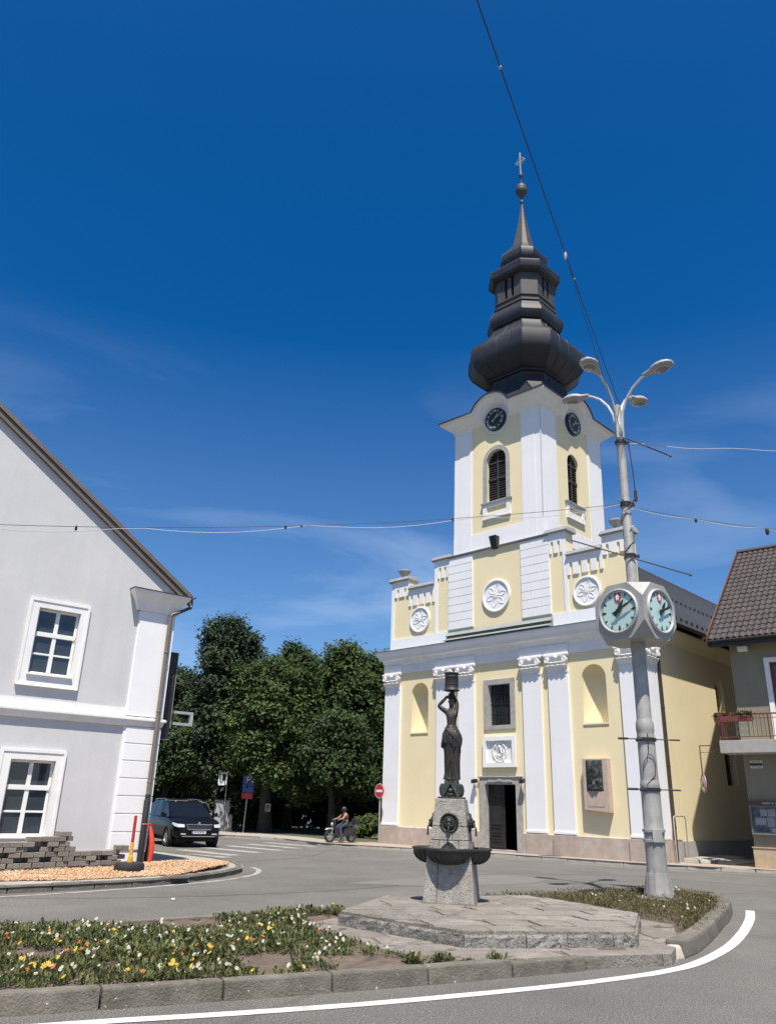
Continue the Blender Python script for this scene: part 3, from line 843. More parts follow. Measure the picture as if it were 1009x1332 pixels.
def build_church():
    ch = thing('church', 'yellow and white church with a tall black onion spire and clock tower', 'church', (4.74, 32.28, 0), rad(-44.186))
    HW = 6.35
    # ---- facade wall with its openings
    holes = [rect(-.75, .76, .15, 2.55), rect(-.53, .58, 4.77, 6.42)]
    nich = [arch(-4.29, .49, 4.68, 6.33, 16), arch(4.32, .5, 4.68, 6.32, 16)]
    mb = MB(); mb.panel(rect(-HW, HW, .05, 8.3), holes, 0, .42, FR, side=False)
    # niches: half-round recess with a quarter-sphere head
    mb2 = MB(); mb2.panel(rect(-HW, HW, .05, 8.3), holes + nich, 0, .42, FR, side=False)
    mb = MB()
    loops = [rect(-HW, HW, .05, 8.3)] + holes + nich
    flat = [p for lp in loops for p in lp]
    mb.add([FR(a, b, 0) for a, b in flat], [tuple(t) for t in tessellate_polygon([[Vector((a, b, 0)) for a, b in lp] for lp in loops])])
    for lp in holes:
        n = len(lp); mb.add([FR(a, b, 0) for a, b in lp] + [FR(a, b, .42) for a, b in lp], [(i, (i + 1) % n, n + (i + 1) % n, n + i) for i in range(n)])
    mk('facade_wall', mb, 'yellow', ch)
    for cx, hw, zs in ((-4.29, .49, 6.33), (4.32, .5, 6.32)):
        mb = MB(); n = 14; D = .5
        ang = [PI * i / n for i in range(n + 1)]
        mb.loft([[(cx + hw * cos(a), D * sin(a), z) for a in ang] for z in (4.68, zs)], closed=False)
        mb.loft([[(cx + hw * cos(a) * cos(b), D * sin(a) * cos(b) ** .8, zs + hw * sin(b)) for a in ang] for b in [PI / 2 * k / 8 for k in range(9)]], closed=False)
        mb.add([(cx + hw * cos(a), D * sin(a), 4.68) for a in ang], [tuple(range(n + 1))])
        mk('niche', mb, 'yellow', ch, smooth=True)
        mb = MB(); mb.box(cx - hw - .02, cx + hw + .02, -.035, .0 - .002, 4.62, 4.68); mk('niche_sill', mb, 'yellow', ch)
    # ---- side wall, back
    SD = lambda a, b, c: (HW - c, a, b)        # a along depth, c inwards
    w1 = arch(6.62, .42, 5.55, 6.5, 12); w2 = rect(6.35, 7.5, 2.75, 4.3); w3 = arch(14, .6, 4.8, 6.6, 10)
    mb = MB(); mb.panel(rect(0.002, 26, .05, 8.3), [w1, w2, w3], 0, .35, SD, side=False)
    mk('side_wall', mb, 'yellow_side', ch)
    mb = MB(); mb.add([(-HW, 0.002, .05), (-HW, 26, .05), (-HW, 26, 8.3), (-HW, 0.002, 8.3)], [(0, 1, 2, 3)])
    mb.add([(-HW, 26, .05), (HW, 26, .05), (HW, 26, 8.3), (0, 26, 14.4), (-HW, 26, 8.3)], [(0, 1, 2, 3, 4)])
    mk('side_wall', mb, 'yellow_side', ch)
    for cy, hh, z0, z1 in ((6.62, .42, 5.55, 6.95), (6.92, .58, 2.75, 4.3), (14, .6, 4.8, 7.2)):
        mb = MB(); mb.add([(HW - .28, cy - hh, z0), (HW - .28, cy + hh, z0), (HW - .28, cy + hh, z1), (HW - .28, cy - hh, z1)], [(0, 1, 2, 3)])
        wn_ = mk('window', mb, 'glassdark', ch)
        mb = MB()
        for k in range(1, 4): mb.box(HW - .27, HW - .24, cy - hh + hh * 2 * k / 4 - .015, cy - hh + hh * 2 * k / 4 + .015, z0, z1)
        for k in range(1, 4): mb.box(HW - .272, HW - .238, cy - hh, cy + hh, lerp(z0, z1, k / 4) - .015, lerp(z0, z1, k / 4) + .015)
        mk('grille', mb, 'dark', wn_)
    # ---- plinth stones, their tops slightly sloped; pilaster pedestals stand further out
    edges = [-6.42, -5.36, -3.33, -2.3, -2.12, -1.16, -.99]
    segs = [(-6.45, -5.35, .15), (-5.345, -4.32, .09), (-4.315, -3.34, .09), (-3.335, -2.31, .15), (-2.305, -2.1, .09), (-2.095, -1.165, .15), (-1.16, -1.0, .09),
            (1.01, 1.16, .09), (1.165, 2.1, .15), (2.105, 2.36, .09), (2.365, 3.34, .15), (3.345, 4.3, .09), (4.305, 5.34, .09), (5.345, 6.45, .15)]
    for a, b, o in segs:
        mb = MB(); mb.hexa([(a, -o, .05), (b, -o, .05), (b, .0 - .001, .05), (a, .0 - .001, .05)], [(a, -o + .005, .8), (b, -o + .005, .8), (b, -.001, .83), (a, -.001, .83)])
        mk('plinth_stone', mb, 'plinth', ch, bevel=.008)
    mb = MB(); mb.box(HW + .001, HW + .13, -.14, .85, .05, .8); mk('plinth_stone', mb, 'plinth', ch, bevel=.008)
    mb = MB(); mb.box(HW + .001, HW + .04, .86, 26, .05, .76); mk('plinth', mb, 'greyplinth', ch)
    # ---- pilasters with capitals
    pil = [(-6.35, -5.42), (-3.27, -2.36), (-2.06, -1.21), (1.21, 2.06), (2.41, 3.28), (5.42, 6.35)]
    cap_me = {}
    for a, b in pil:
        mb = MB(); mb.box(a, b, -.1, -.001, .83, 6.64)
        p = mk('pilaster', mb, 'white', ch)
        mb = MB(); mb.box(a - .03, b + .03, -.13, -.0015, .835, .93); mk('pilaster_foot', mb, 'white', p, bevel=.012)
        if not cap_me: c0 = mk('capital', capital_mesh(.88, -.1, 6.62, 7.32, -.001), 'trim', p, smooth=True, loc=((a + b) / 2, 0, 0)); cap_me[0] = c0
        else:
            c = cap_me[0].copy(); COL.objects.link(c); c.parent = p; c.location = ((a + b) / 2, 0, 0); c.scale.x = (b - a) / .9
    mb = MB(); mb.box(HW + .001, HW + .1, -.098, .8, .83, 6.64); p = mk('pilaster', mb, 'white', ch)
    c = cap_me[0].copy(); COL.objects.link(c); c.parent = p; c.rotation_euler = (0, 0, PI / 2); c.location = (HW, .35, 0)
    # ---- entablature: frieze, cornice, sheet-metal cover
    mb = MB(); mb.box(-HW - .05, HW + .05, -.06, -.001, 7.32, 7.72); mk('frieze', mb, 'trim', ch)
    for a, b in ((-6.42, -5.34), (-3.36, -1.12), (1.12, 3.36), (5.34, 6.42)):
        mb = MB(); mb.box(a, b, -.13, -.062, 7.325, 7.7); mk('frieze_block', mb, 'trim', ch, bevel=.01)
    prof = [(.0, 7.68), (.09, 7.68), (.10, 7.76), (.14, 7.82), (.16, 7.92), (.29, 7.97), (.30, 8.10), (.35, 8.16), (.40, 8.24), (.41, 8.34), (.0, 8.42)]
    mb = MB(); mb.sweep(prof, [(-HW, 12), (-HW, 0), (HW, 0), (HW, .95)], side=1); mk('cornice', mb, 'trim', ch, smooth=True)
    mb = MB(); mb.sweep([(.43, 8.345), (.435, 8.365), (.05, 8.45), (.05, 8.43)], [(-HW, 12), (-HW, 0), (HW, 0), (HW, .95)], side=1); mk('cornice_cover', mb, 'ledge', ch)
    mb = MB(); mb.sweep([(0, 7.7), (.06, 7.72), (.1, 7.9), (.26, 8.05), (.3, 8.22), (0, 8.26)], [(HW, .952), (HW, 26)], side=1); mk('eaves_cornice', mb, 'yellow_side', ch, smooth=True)
    # ---- attic storey with stepped gable
    A = 6.17
    ol = [(-A, 8.42), (A, 8.42), (A, 11.72), (5.05, 11.72), (5.05, 11.2), (3.46, 11.2), (3.46, 12.3), (-3.46, 12.3), (-3.46, 11.2), (-5.05, 11.2), (-5.05, 11.72), (-A, 11.72)]
    mb = MB(); mb.prism(ol, .02, .55, FR); mk('attic_wall', mb, 'yellow', ch)
    for s in (-1, 1):
        x0, x1 = sorted((s * 6.17, s * 2.72)); w = MB(); w.box(x0, x1, -.02, .019, 8.43, 8.95); mk('attic_band', w, 'white', ch)
        x0, x1 = sorted((s * 6.171, s * 6.0)); w = MB(); w.box(x0, x1, -.015, .0185, 8.951, 11.719); mk('edge_strip', w, 'white', ch)
    for s in (-1, 1):
        mb = MB(); x0, x1 = sorted((s * 3.461, s * 3.3)); mb.box(x0, x1, -.02, .0188, 8.951, 12.299); mk('edge_strip', mb, 'white', ch)
        mb = MB(); x0, x1 = sorted((s * 5.05, s * 3.46)); mb.prism(comb(x0, x1, 11.2, 10.42, 4, .13, 10.86), -.03, .0185, FR); mk('battlement_band', mb, 'trim', ch)
        mb = MB(); x0, x1 = sorted((s * 5.98, s * 5.06)); mb.prism(comb(x0, x1, 11.72, 10.95, 2, .12, 11.3), -.03, .0186, FR); mk('battlement_band', mb, 'trim', ch)
        mb = MB(); x0, x1 = sorted((s * 3.29, s * 2.68)); mb.prism(comb(x0, x1, 12.3, 11.45, 2, .12, 11.9), -.03, .0184, FR); mk('battlement_band', mb, 'trim', ch)
        # rusticated strip: every block a piece
        for k in range(9):
            za = 8.98 + k * .363; zb = za + .345
            xs = sorted((s * 2.66, s * 1.27)); xm = lerp(xs[0], xs[1], .5 + (.16 if k % 2 else -.16))
            for a, b in ((xs[0], xm - .006), (xm + .006, xs[1])):
                mb = MB(); mb.box(a, b, -.035, .0182, za, zb); mk('rusticated_block', mb, 'white', ch, bevel=.012)
        mb = MB(); xs = sorted((s * 2.665, s * 1.265)); mb.box(xs[0], xs[1], -.012, .0183, 8.96, 12.27); mk('strip_backing', mb, 'white', ch)
        # copings
        for a, b, z, e in ((5.0, 6.3, 11.72, .12), (3.465, 5.04, 11.2, .0), (2.5, 3.6, 12.3, .12)):
            x0, x1 = sorted((s * a, s * b))
            mb = MB(); mb.hexa([(x0, -.08, z), (x1, -.08, z), (x1, .62, z), (x0, .62, z)], [(x0, -.14, z + .05), (x1, -.14, z + .05), (x1, .66, z + .05), (x0, .66, z + .05)])
            mb.hexa([(x0, -.14, z + .051), (x1, -.14, z + .051), (x1, .66, z + .051), (x0, .66, z + .051)], [(x0 + .05, -.06, z + .2), (x1 - .05, -.06, z + .2), (x1 - .05, .6, z + .26), (x0 + .05, .6, z + .26)])
            mk('coping', mb, 'coping', ch)
        mb = MB(); cx = s * 5.62
        mb.lathe([(0, 0), (.17, 0), (.17, .06), (.12, .1), (.14, .15), (.24, .24), (.29, .33), (.31, .345), (.31, .4), (.18, .43), (.1, .42), (0, .42)], 20, c=(cx, .25, 11.93))
        mk('stone_urn', mb, 'stone', ch, smooth=True)
    mb = MB(); mb.hexa([(-2.49, -.06, 12.305), (2.49, -.06, 12.305), (2.49, .3, 12.305), (-2.49, .3, 12.305)], [(-2.49, -.1, 12.36), (2.49, -.1, 12.36), (2.49, .3, 12.42), (-2.49, .3, 12.42)])
    mk('coping', mb, 'coping', ch)
    for z0, z1, o in ((8.46, 8.64, .34), (8.68, 8.86, .2)):
        mb = MB(); mb.hexa([(-2.72, -o, z0), (2.68, -o, z0), (2.68, .0, z0), (-2.72, .0, z0)], [(-2.72, -o + .03, z0 + .03), (2.68, -o + .03, z0 + .03), (2.68, -.02, z1), (-2.72, -.02, z1)])
        mk('ledge_cover', mb, 'ledge', ch)
    medallion(ch, -.03, 10.15, .72, .019); medallion(ch, -4.35, 9.7, .6, .019); medallion(ch, 4.28, 9.65, .6, .019)
    # ---- main window
    mb = MB(); mb.panel(rect(-.75, .79, 4.63, 6.62), [rect(-.53, .58, 4.77, 6.42)], -.05, .049, FR); mk('window_surround', mb, 'stone', ch)
    f = MB(); f.panel(rect(-.75, .79, 4.63, 6.62), [rect(-.515, .565, 4.785, 6.405)], -.048, .3, FR, side=False); mk('window_reveal', f, 'stone', ch)
    f = MB(); f.add([(-.53, .18, 4.77), (.58, .18, 4.77), (.58, .18, 6.42), (-.53, .18, 6.42)], [(0, 1, 2, 3)]); wdw = mk('window', f, 'glassdark', ch)
    mb = MB(); mb.box(-.005, .055, .15, .19, 4.77, 6.42); mb.box(-.53, .58, .152, .188, 5.6, 5.66)
    for k in range(1, 6): mb.box(-.53 + k * .185 - .008, -.53 + k * .185 + .008, .1, .116, 4.77, 6.42)
    for k in range(1, 5): mb.box(-.53, .58, .105, .114, 4.77 + k * .33 - .008, 4.77 + k * .33 + .008)
    mk('window_grille', mb, 'dark', wdw)
    # ---- coat-of-arms panel
    mb = MB()
    mb.panel(rect(-.78, .8, 3.17, 4.34), [rect(-.62, .64, 3.34, 4.18)], -.13, .11, FR)
    mb.add([FR(a, b, -.03) for a, b in rect(-.62, .64, 3.34, 4.18)], [(0, 1, 2, 3)])
    pn = mk('relief_panel', mb, 'trim', ch, bevel=0)
    mb = MB(); ring_relief(mb, .01, 3.76, -.045, .34, .035, 24, .92, 1.05); ring_relief(mb, .01, 3.72, -.05, .2, .03, 18, 1, 1.1)
    for s in (-1, 1):
        mb.tube([(.01 + s * (.07 + .27 * t), -.05, 4.1 - .22 * t + .1 * sin(4 * PI * t)) for t in [k / 10 for k in range(11)]], .028, 5)
        mb.tube([(.01 + s * (.05 + .24 * t), -.05, 3.45 + .12 * sin(PI * t * 1.5)) for t in [k / 8 for k in range(9)]], .03, 5)
        mb.tube([(.01 + s * (.02 + .1 * t), -.06, 3.92 - .22 * t) for t in (0, .5, 1)], .03, 5)
        mb.sphere((.01 + s * .2, -.05, 4.0), .05, 8, 6)
    mb.sphere((.01, -.05, 3.95), .07, 8, 6)
    mb.tube([(-.09, -.06, 3.66), (.01, -.06, 3.58), (.11, -.06, 3.66)], .03, 5)
    mk('coat_of_arms', mb, 'trim', pn, smooth=True)
    # ---- portal
    mb = MB()
    mb.panel([(-.99, .12), (-.75, .12), (-.75, 2.55), (.76, 2.55), (.76, .12), (1.0, .12), (1.0, 2.78), (-.99, 2.78)], [], -.09, .088, FR)
    sr = mk('door_surround', mb, 'stone', ch)
    mb = MB(); mb.prism([(-.62, 2.62), (-.3, 2.6), (0, 2.64), (.3, 2.6), (.62, 2.62), (.5, 2.71), (.15, 2.69), (0, 2.75), (-.15, 2.69), (-.5, 2.71)], -.12, -.091, FR); mk('lintel_ornament', mb, 'stone', sr, bevel=.008)
    for x0, x1, z0, z1 in ((-.752, -.735, .17, 2.55), (.745, .762, .17, 2.55), (-.735, .745, 2.535, 2.552)):
        mb = MB(); mb.box(x0, x1, -.088, .415, z0, z1); mk('door_reveal', mb, 'stone', sr)
    mb = MB(); mb.box(-1.03, 1.04, -.13, -.001, 2.785, 2.84); mk('lintel_moulding', mb, 'stone', sr, bevel=.012)
    mb = MB(); mb.box(-.75, .76, -.02, .4, .1, .17); mk('threshold', mb, 'stone', ch)
    mb = MB(); mb.panel(rect(-.73, .03, .175, 2.53), [], .16, .06, FR); dl = mk('door_leaf', mb, 'wooddoor', ch)
    mb = MB()
    for z0, z1 in ((.26, .5), (.54, .72), (.76, 1.0), (1.06, 2.02)): mb.panel(rect(-.64, -.08, z0, z1), [rect(-.59, -.13, z0 + .045, z1 - .045)], .135, .024, FR)
    mk('door_moulding', mb, 'wooddoor', dl, bevel=.006)
    mb = MB()
    mb.tube([(-.36 + .26 * t, .14, 2.14 + .07 * cos(t * PI * 1.5)) for t in [k / 10 - 1 for k in range(21)]], .022, 5)
    mb.sphere((-.36, .135, 2.2), .05, 8, 6)
    for s in (-1, 1): mb.tube([(-.36 + s * .1, .138, 2.1), (-.36 + s * .18, .138, 2.2), (-.36 + s * .12, .138, 2.27)], .016, 5)
    mk('door_carving', mb, 'sheet_light', dl, smooth=True)
    mb = MB(); mb.box(.66, .71, .25, 1.0, .175, 2.53); mk('door_leaf', mb, 'wooddoor', ch)                # the right leaf stands open
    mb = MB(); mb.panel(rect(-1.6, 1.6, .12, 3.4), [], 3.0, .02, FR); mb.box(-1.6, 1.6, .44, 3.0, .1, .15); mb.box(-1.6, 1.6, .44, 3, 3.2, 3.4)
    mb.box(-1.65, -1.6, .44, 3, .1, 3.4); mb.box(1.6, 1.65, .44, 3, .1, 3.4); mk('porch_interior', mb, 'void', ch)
    for s, x in ((-1, -1.13), (1, 1.16)):
        mb = MB(); mb.tube([(x, -.0, 2.66), (x, -.16, 2.7)], .018, 6); mb.hexa([(x - .09, -.34, 2.56), (x + .09, -.34, 2.56), (x + .09, -.16, 2.6), (x - .09, -.16, 2.6)],
                            [(x - .09, -.33, 2.7), (x + .09, -.33, 2.7), (x + .09, -.16, 2.74), (x - .09, -.16, 2.74)])
        mk('floodlight', mb, 'dark', ch)
    # ---- nave roof
    mb = MB(); ez, rz = 8.28, 14.4
    for s in (-1, 1):
        mb.hexa([(s * 6.85, .5, ez), (s * 6.85, 26.3, ez), (0, 26.3, rz), (0, .5, rz)], [(s * 6.85, .5, ez + .1), (s * 6.85, 26.3, ez + .1), (0, 26.3, rz + .12), (0, .5, rz + .12)])
    mk('nave_roof', mb, 'slate', ch)
    mb = MB()
    for k in range(50): # roof courses stand up a little
        t = (k + .5) / 50; x, z = 6.85 * (1 - t), lerp(ez + .1, rz + .12, t)
        mb.hexa([(x + .07, .52, z - .062 + .005), (x + .07, 26.28, z - .062 + .005), (x - .06, 26.28, z + .055), (x - .06, .52, z + .055)], [(x + .07, .52, z - .03), (x + .07, 26.28, z - .03), (x - .06, 26.28, z + .06), (x - .06, .52, z + .06)])
    mk('roof_courses', mb, 'slate', ch, kind='stuff')
    mb = MB()
    for row in (.06, .42):
        z = lerp(ez + .1, rz + .12, row); x = 6.85 * (1 - row)
        for k in range(48): mb.box(x - .02, x + .04, .8 + k * .5, .9 + k * .5, z, z + .13)
    mk('snow_guards', mb, 'dark', ch, kind='stuff')
    mb = MB(); mb.lathe([(.1, 0), (.09, 25.8)], 8, fn=lambda a, b, q: (a, .5 + q, 14.5 + b)); mk('roof_ridge', mb, 'slate', ch, smooth=True)
    mb = MB(); mb.tube([(6.9, .6, 8.33), (6.9, 26.3, 8.33)], .07, 8); mk('roof_gutter', mb, 'dark', ch, smooth=True)
    mb = MB(); mb.tube([(6.9, .7, 8.3), (6.75, .95, 7.95), (6.46, .98, 7.6), (6.46, 1.0, 1.2), (6.46, 1.0, .12)], .055, 8); pp = mk('downpipe', mb, 'darkpipe', ch, smooth=True)
    mb = MB()
    for z in (1.2, 3.2, 5.2, 7.1): mb.lathe([(.065, -.03), (.07, 0), (.065, .03)], 10, c=(6.46, .99, z))
    mk('pipe_clip', mb, 'darkpipe', pp)
    build_tower(ch)
    return ch

TW, TD, TC = 2.38, 2.6, 2.7       # tower half width, half depth, centre depth
def lean(x, z): return x + .016 * max(0, z - 12.4)
def tface(k):
    """Frame of tower face k: 0 front, 1 right, 2 back, 3 left.  (u, o, z): u along the face, o outwards from it."""
    c, s = cos(k * PI / 2), sin(k * PI / 2)
    hu, ho = ((TW, TD), (TD, TW), (TW, TD), (TD, TW))[k]
    def fn(u, z, o):
        x, y = u, -(ho + o)
        return (lean(x * c - y * s, z), x * s + y * c + TC, z)
    return fn, hu, ho
def octring(a, c, z, fx=1.0, fy=1.04):
    b = a - c
    pts = [(b, -a), (a, -b), (a, b), (b, a), (-b, a), (-a, b), (-a, -b), (-b, -a)]
    return [(lean(x * fx, z), y * fy + TC, z) for x, y in pts]

def build_tower(ch):
    for k in range(4):
        fn, hu, ho = tface(k)
        F = lambda a, b, c, fn=fn: fn(a, b, -c)       # panel depth runs inwards
        ap = arch(.02, .53 if k in (0, 2) else .48, 14.55, 16.5, 14)
        mb = MB(); mb.panel(rect(-hu, hu, 11.0, 19.02), [ap], 0, .3, F, side=False); mk('tower_wall', mb, 'yellow', ch)
        mb = MB()
        for s in (-1, 1):
            x0, x1 = sorted((s * hu, s * 1.37)); mb.panel(rect(x0 - (.0 if s > 0 else .03), x1 + (.03 if s > 0 else .0), 13.18, 18.6), [], -.03, .029, F)
            x0, x1 = sorted((s * (hu - .3), s * 1.42)); mb.panel(rect(x0, x1, 11.0, 18.3), [], -.042, .011, F)
        mb.panel(rect(-hu - .031, hu + .031, 11.0, 13.18), [], -.032, .03, F)
        mk('corner_strip', mb, 'white', ch)
        # belfry window
        hw = .53 if k in (0, 2) else .48
        if k in (0, 2):
            sur = arch(.02, hw + .2, 14.52, 16.5, 14)
            mb = MB(); loops = [sur, ap]
            mb.panel(sur, [ap], -.05, .049, F); mk('window_surround', mb, 'stone', ch)
        mb = MB(); g = arch(.02, hw, 14.55, 16.5, 14); mb.add([F(a, b, .22) for a, b in g], [tuple(range(len(g)))])
        wd = mk('belfry_window', mb, 'louvre', ch)
        mb = MB()
        for z in [14.62 + .115 * i for i in range(21)]:
            hwz = hw if z < 16.5 else math.sqrt(max(.01, hw * hw - (z - 16.5) ** 2))
            mb.hexa([F(.02 - hwz, z, .12), F(.02 + hwz, z, .12), F(.02 + hwz, z, .2), F(.02 - hwz, z, .2)], [F(.02 - hwz, z + .02, .12), F(.02 + hwz, z + .02, .12), F(.02 + hwz, z + .09, .21), F(.02 - hwz, z + .09, .21)])
        mk('louvre_slat', mb, 'louvre', wd)
        mb = MB(); mb.panel(rect(-.02, .06, 14.55, 16.95), [], .09, .04, F); mb.panel(rect(.02 - hw, .02 + hw, 15.6, 15.7), [], .088, .04, F); mb.panel(rect(.02 - hw, .02 + hw, 16.4, 16.48), [], .088, .04, F)
        mk('window_bar', mb, 'louvre', wd)
        mb = MB(); mb.panel(rect(-.8, .84, 14.44, 14.52), [], -.12, .118, F); mk('window_sill', mb, 'coping', ch)
        mb = MB(); mb.panel(rect(-.72, .76, 13.78, 14.439), [rect(-.52, .56, 13.98, 14.28)], -.07, .068, F); mb.panel(rect(-.72, .76, 13.72, 13.778), [], -.1, .098, F)
        mk('sill_panel', mb, 'trim', ch)
        # cornice: straight runs that mitre into a round eyebrow, concentric with the clock
        prof = [(.0, .0), (.04, .02), (.05, .16), (.10, .20), (.16, .34), (.28, .50), (.38, .62), (.44, .80), (.56, .84), (.58, 1.0), (.30, 1.06), (.0, 1.12)]
        ccx, ccz, zb, hh, r0, rh = .05, 18.53, 18.46, .58, .62, .53
        def straight(x_edge, s):
            return [fn((hu + o) * s if x_edge is None else x_edge, zb + hh * h, o) for o, h in prof]
        ja = []
        for o, h in prof:
            r_ = r0 + rh * h; ja.append(math.asin(max(-1, min(1, (zb + hh * h - ccz) / r_))))
        rings = [straight(None, -1)]
        n = 24
        for i in range(n + 1):
            t_ = 1 - i / n
            rings.append([fn(ccx + (r0 + rh * h) * cos(lerp(j, PI - j, t_)), ccz + (r0 + rh * h) * sin(lerp(j, PI - j, t_)), o) for (o, h), j in zip(prof, ja)])
        rings.append(straight(None, 1))
        mb = MB(); mb.loft(rings, closed=False); mk('tower_cornice', mb, 'trim', ch, smooth=True)
        mb = MB(); mb.add([fn(ccx + .72 * cos(2 * PI * i / 28), ccz + .72 * sin(2 * PI * i / 28), .012) for i in range(28)], [tuple(range(28))]); mk('clock_field', mb, 'trim', ch)
        # thin sheet-metal cover along its upper edge, running back as a barrel over the eyebrow
        rr = []
        for i, r_ in enumerate(rings):
            e = Vector(r_[9]); e0 = Vector(r_[8]); ctr = Vector(fn(ccx, ccz, .58))
            up = (e - ctr).normalized() if 0 < i < len(rings) - 1 else Vector((0, 0, 1))
            outv = Vector(fn(0, 0, 1)) - Vector(fn(0, 0, 0))
            back = -outv * (1.9 if 0 < i < len(rings) - 1 else 1.2)
            if i in (0, len(rings) - 1):
                sgn = -1 if i == 0 else 1; back = Vector(fn(-sgn * 1.0, 0, -1.0)) - Vector(fn(0, 0, 0))
            rr.append([tuple(e + outv * .045 - up * .03), tuple(e + outv * .045 + up * .05), tuple(e + back + up * (.1 if 0 < i < len(rings) - 1 else .42))])
        mb = MB(); mb.loft(rr, closed=False); mk('cornice_cover', mb, 'sheet', ch, smooth=True)
        # clock
        cl = bpy.data.objects.new('tower_clock', None)
        cx, czz = (.05, 18.52)
        mb = MB(); CF = lambda a, b, q, fn=fn: fn(cx + a, czz + b, -q)
        mb.lathe([(0, -.16), (.5, -.16), (.515, -.18), (.55, -.18), (.56, -.1), (.56, .05)], 36, fn=CF)
        cl = mk('tower_clock', mb, 'dialblack', ch, smooth=True)
        c_, s_ = cos(k * PI / 2), sin(k * PI / 2)
        for i, t in enumerate(['XII', 'I', 'II', 'III', 'IIII', 'V', 'VI', 'VII', 'VIII', 'IX', 'X', 'XI']):
            if k > 1: break
            a = PI / 2 - i * PI / 6
            # numerals stand radially on the dial
            o = text_obj(t, .17, 'dialwhite', cl, (0, 0, 0), .004, name='numeral')
            o.matrix_local = Matrix.Translation(Vector(fn(cx + .41 * cos(a), czz + .41 * sin(a), .166))) @ Matrix.Rotation(k * PI / 2, 4, 'Z') @ Matrix.Rotation(PI / 2, 4, 'X') @ Matrix.Rotation(a - PI / 2, 4, 'Z')
        for L, w, ang, o in ((.32, .07, PI / 2 - rad(40), .172), (.46, .05, PI / 2 - rad(66), .18)):
            mb = MB(); ca, sa = cos(ang), sin(ang)
            P2 = [(-.18, -w * .5), (-.06, -w * .35), (L * .75, -w * .5), (L, 0), (L * .75, w * .5), (-.06, w * .35), (-.18, w * .5)]
            mb.prism([(a * ca - b * sa, a * sa + b * ca) for a, b in P2], -o - .008, -o, CF); mk('clock_hand', mb, 'gold', cl)
    # spout on the tower foot
    fn, hu, ho = tface(0)
    mb = MB(); mb.hexa([fn(-.17, 12.22, .04), fn(.13, 12.22, .04), fn(.13, 12.3, .2), fn(-.17, 12.3, .2)], [fn(-.2, 12.8, .04), fn(.16, 12.8, .04), fn(.16, 12.8, .34), fn(-.2, 12.8, .34)])
    mk('water_spout', mb, 'dark', ch)
    # ---- roof and spire: chamfered-square rings
    def spire(name, rows, mat, n_sm=0):
        mb = MB(); mb.loft([octring(a, c, z) for z, a, c in rows]); o = mk(name, mb, mat, ch, smooth=True, angle=26)
        if name in ('onion_dome', 'tower_roof', 'upper_dome', 'lantern_skirt', 'lantern_roof'):
            sm = MB(); R_ = [octring(a + .012, c, z) for z, a, c in rows]
            for e in range(8):
                sm.tube([r_[e] for r_ in R_], .017, 4)
                if e % 2 == 1 and name in ('onion_dome', 'tower_roof'):
                    for f in (.25, .5, .75): sm.tube([tuple(Vector(r_[e]).lerp(Vector(r_[(e + 1) % 8]), f)) for r_ in R_], .011, 4)
            mk('standing_seams', sm, mat, o, kind='stuff')
        return o
    def cham(name, rows, mat): # the narrow diagonal faces as folded metal strips of their own
        pass
    rows = []
    for t in [i / 8 for i in range(9)]:
        z = 19.16 + 1.9 * t; a = 1.62 + .64 * (1 - t) ** 1.8
        rows.append((z, a, max(.12, .7 * t)))
    spire('tower_roof', rows, 'sheet')
    def bulb(zs):
        return zs
    c = .7
    spire('onion_dome', [(20.7, 1.56, c), (21.05, 1.58, c), (21.1, 1.5, c), (21.25, 1.55, c), (21.28, 1.66, c), (21.36, 1.67, c * 1.02), (21.4, 1.76, c * 1.05), (21.55, 1.92, c * 1.12), (21.72, 2.1, c * 1.2), (21.9, 2.26, c * 1.28), (22.1, 2.37, c * 1.33), (22.35, 2.43, c * 1.36), (22.7, 2.44, c * 1.36),
                         (22.95, 2.41, c * 1.34), (23.12, 2.31, c * 1.28), (23.26, 2.14, c * 1.2), (23.4, 1.98, c * 1.1), (23.7, 1.74, c * 1.0), (24.0, 1.56, c * .95), (24.3, 1.47, c * .92), (24.45, 1.44, c * .9)], 'sheet')
    spire('lantern_skirt', [(24.3, 1.4, .6), (24.36, 1.52, .66), (24.5, 1.6, .7), (24.75, 1.66, .72), (24.95, 1.62, .7), (25.2, 1.48, .64), (25.35, 1.42, .62), (25.36, 1.34, .6), (25.5, 1.34, .6)], 'sheet')
    spire('lantern_core', [(25.3, 1.16, .5), (27.4, 1.16, .5)], 'dark')
    spire('lantern_sill', [(25.5, 1.3, .58), (25.5, 1.38, .6), (25.62, 1.38, .6), (25.66, 1.31, .58), (25.8, 1.31, .58), (25.82, 1.37, .6), (25.9, 1.37, .6), (25.9, 1.2, .5)], 'sheet_light')
    # lantern posts: corner piers (folded over the chamfer) and two louvred slots per face
    for kx, ky in ((1, -1), (1, 1), (-1, 1), (-1, -1)):
        mb = MB(); a, cc = 1.31, .58; i_ = .22
        pl = [(kx * (a - cc - i_), ky * a), (kx * (a - cc), ky * a), (kx * a, ky * (a - cc)), (kx * a, ky * (a - cc - i_)), (kx * (a - .2), ky * (a - cc - i_)), (kx * (a - cc - i_), ky * (a - .2))]
        mb.prism(pl, 25.905, 27.25, lambda x, y, z: (lean(x, z), y * 1.04 + TC, z)); mk('lantern_pier', mb, 'sheet_light', ch)
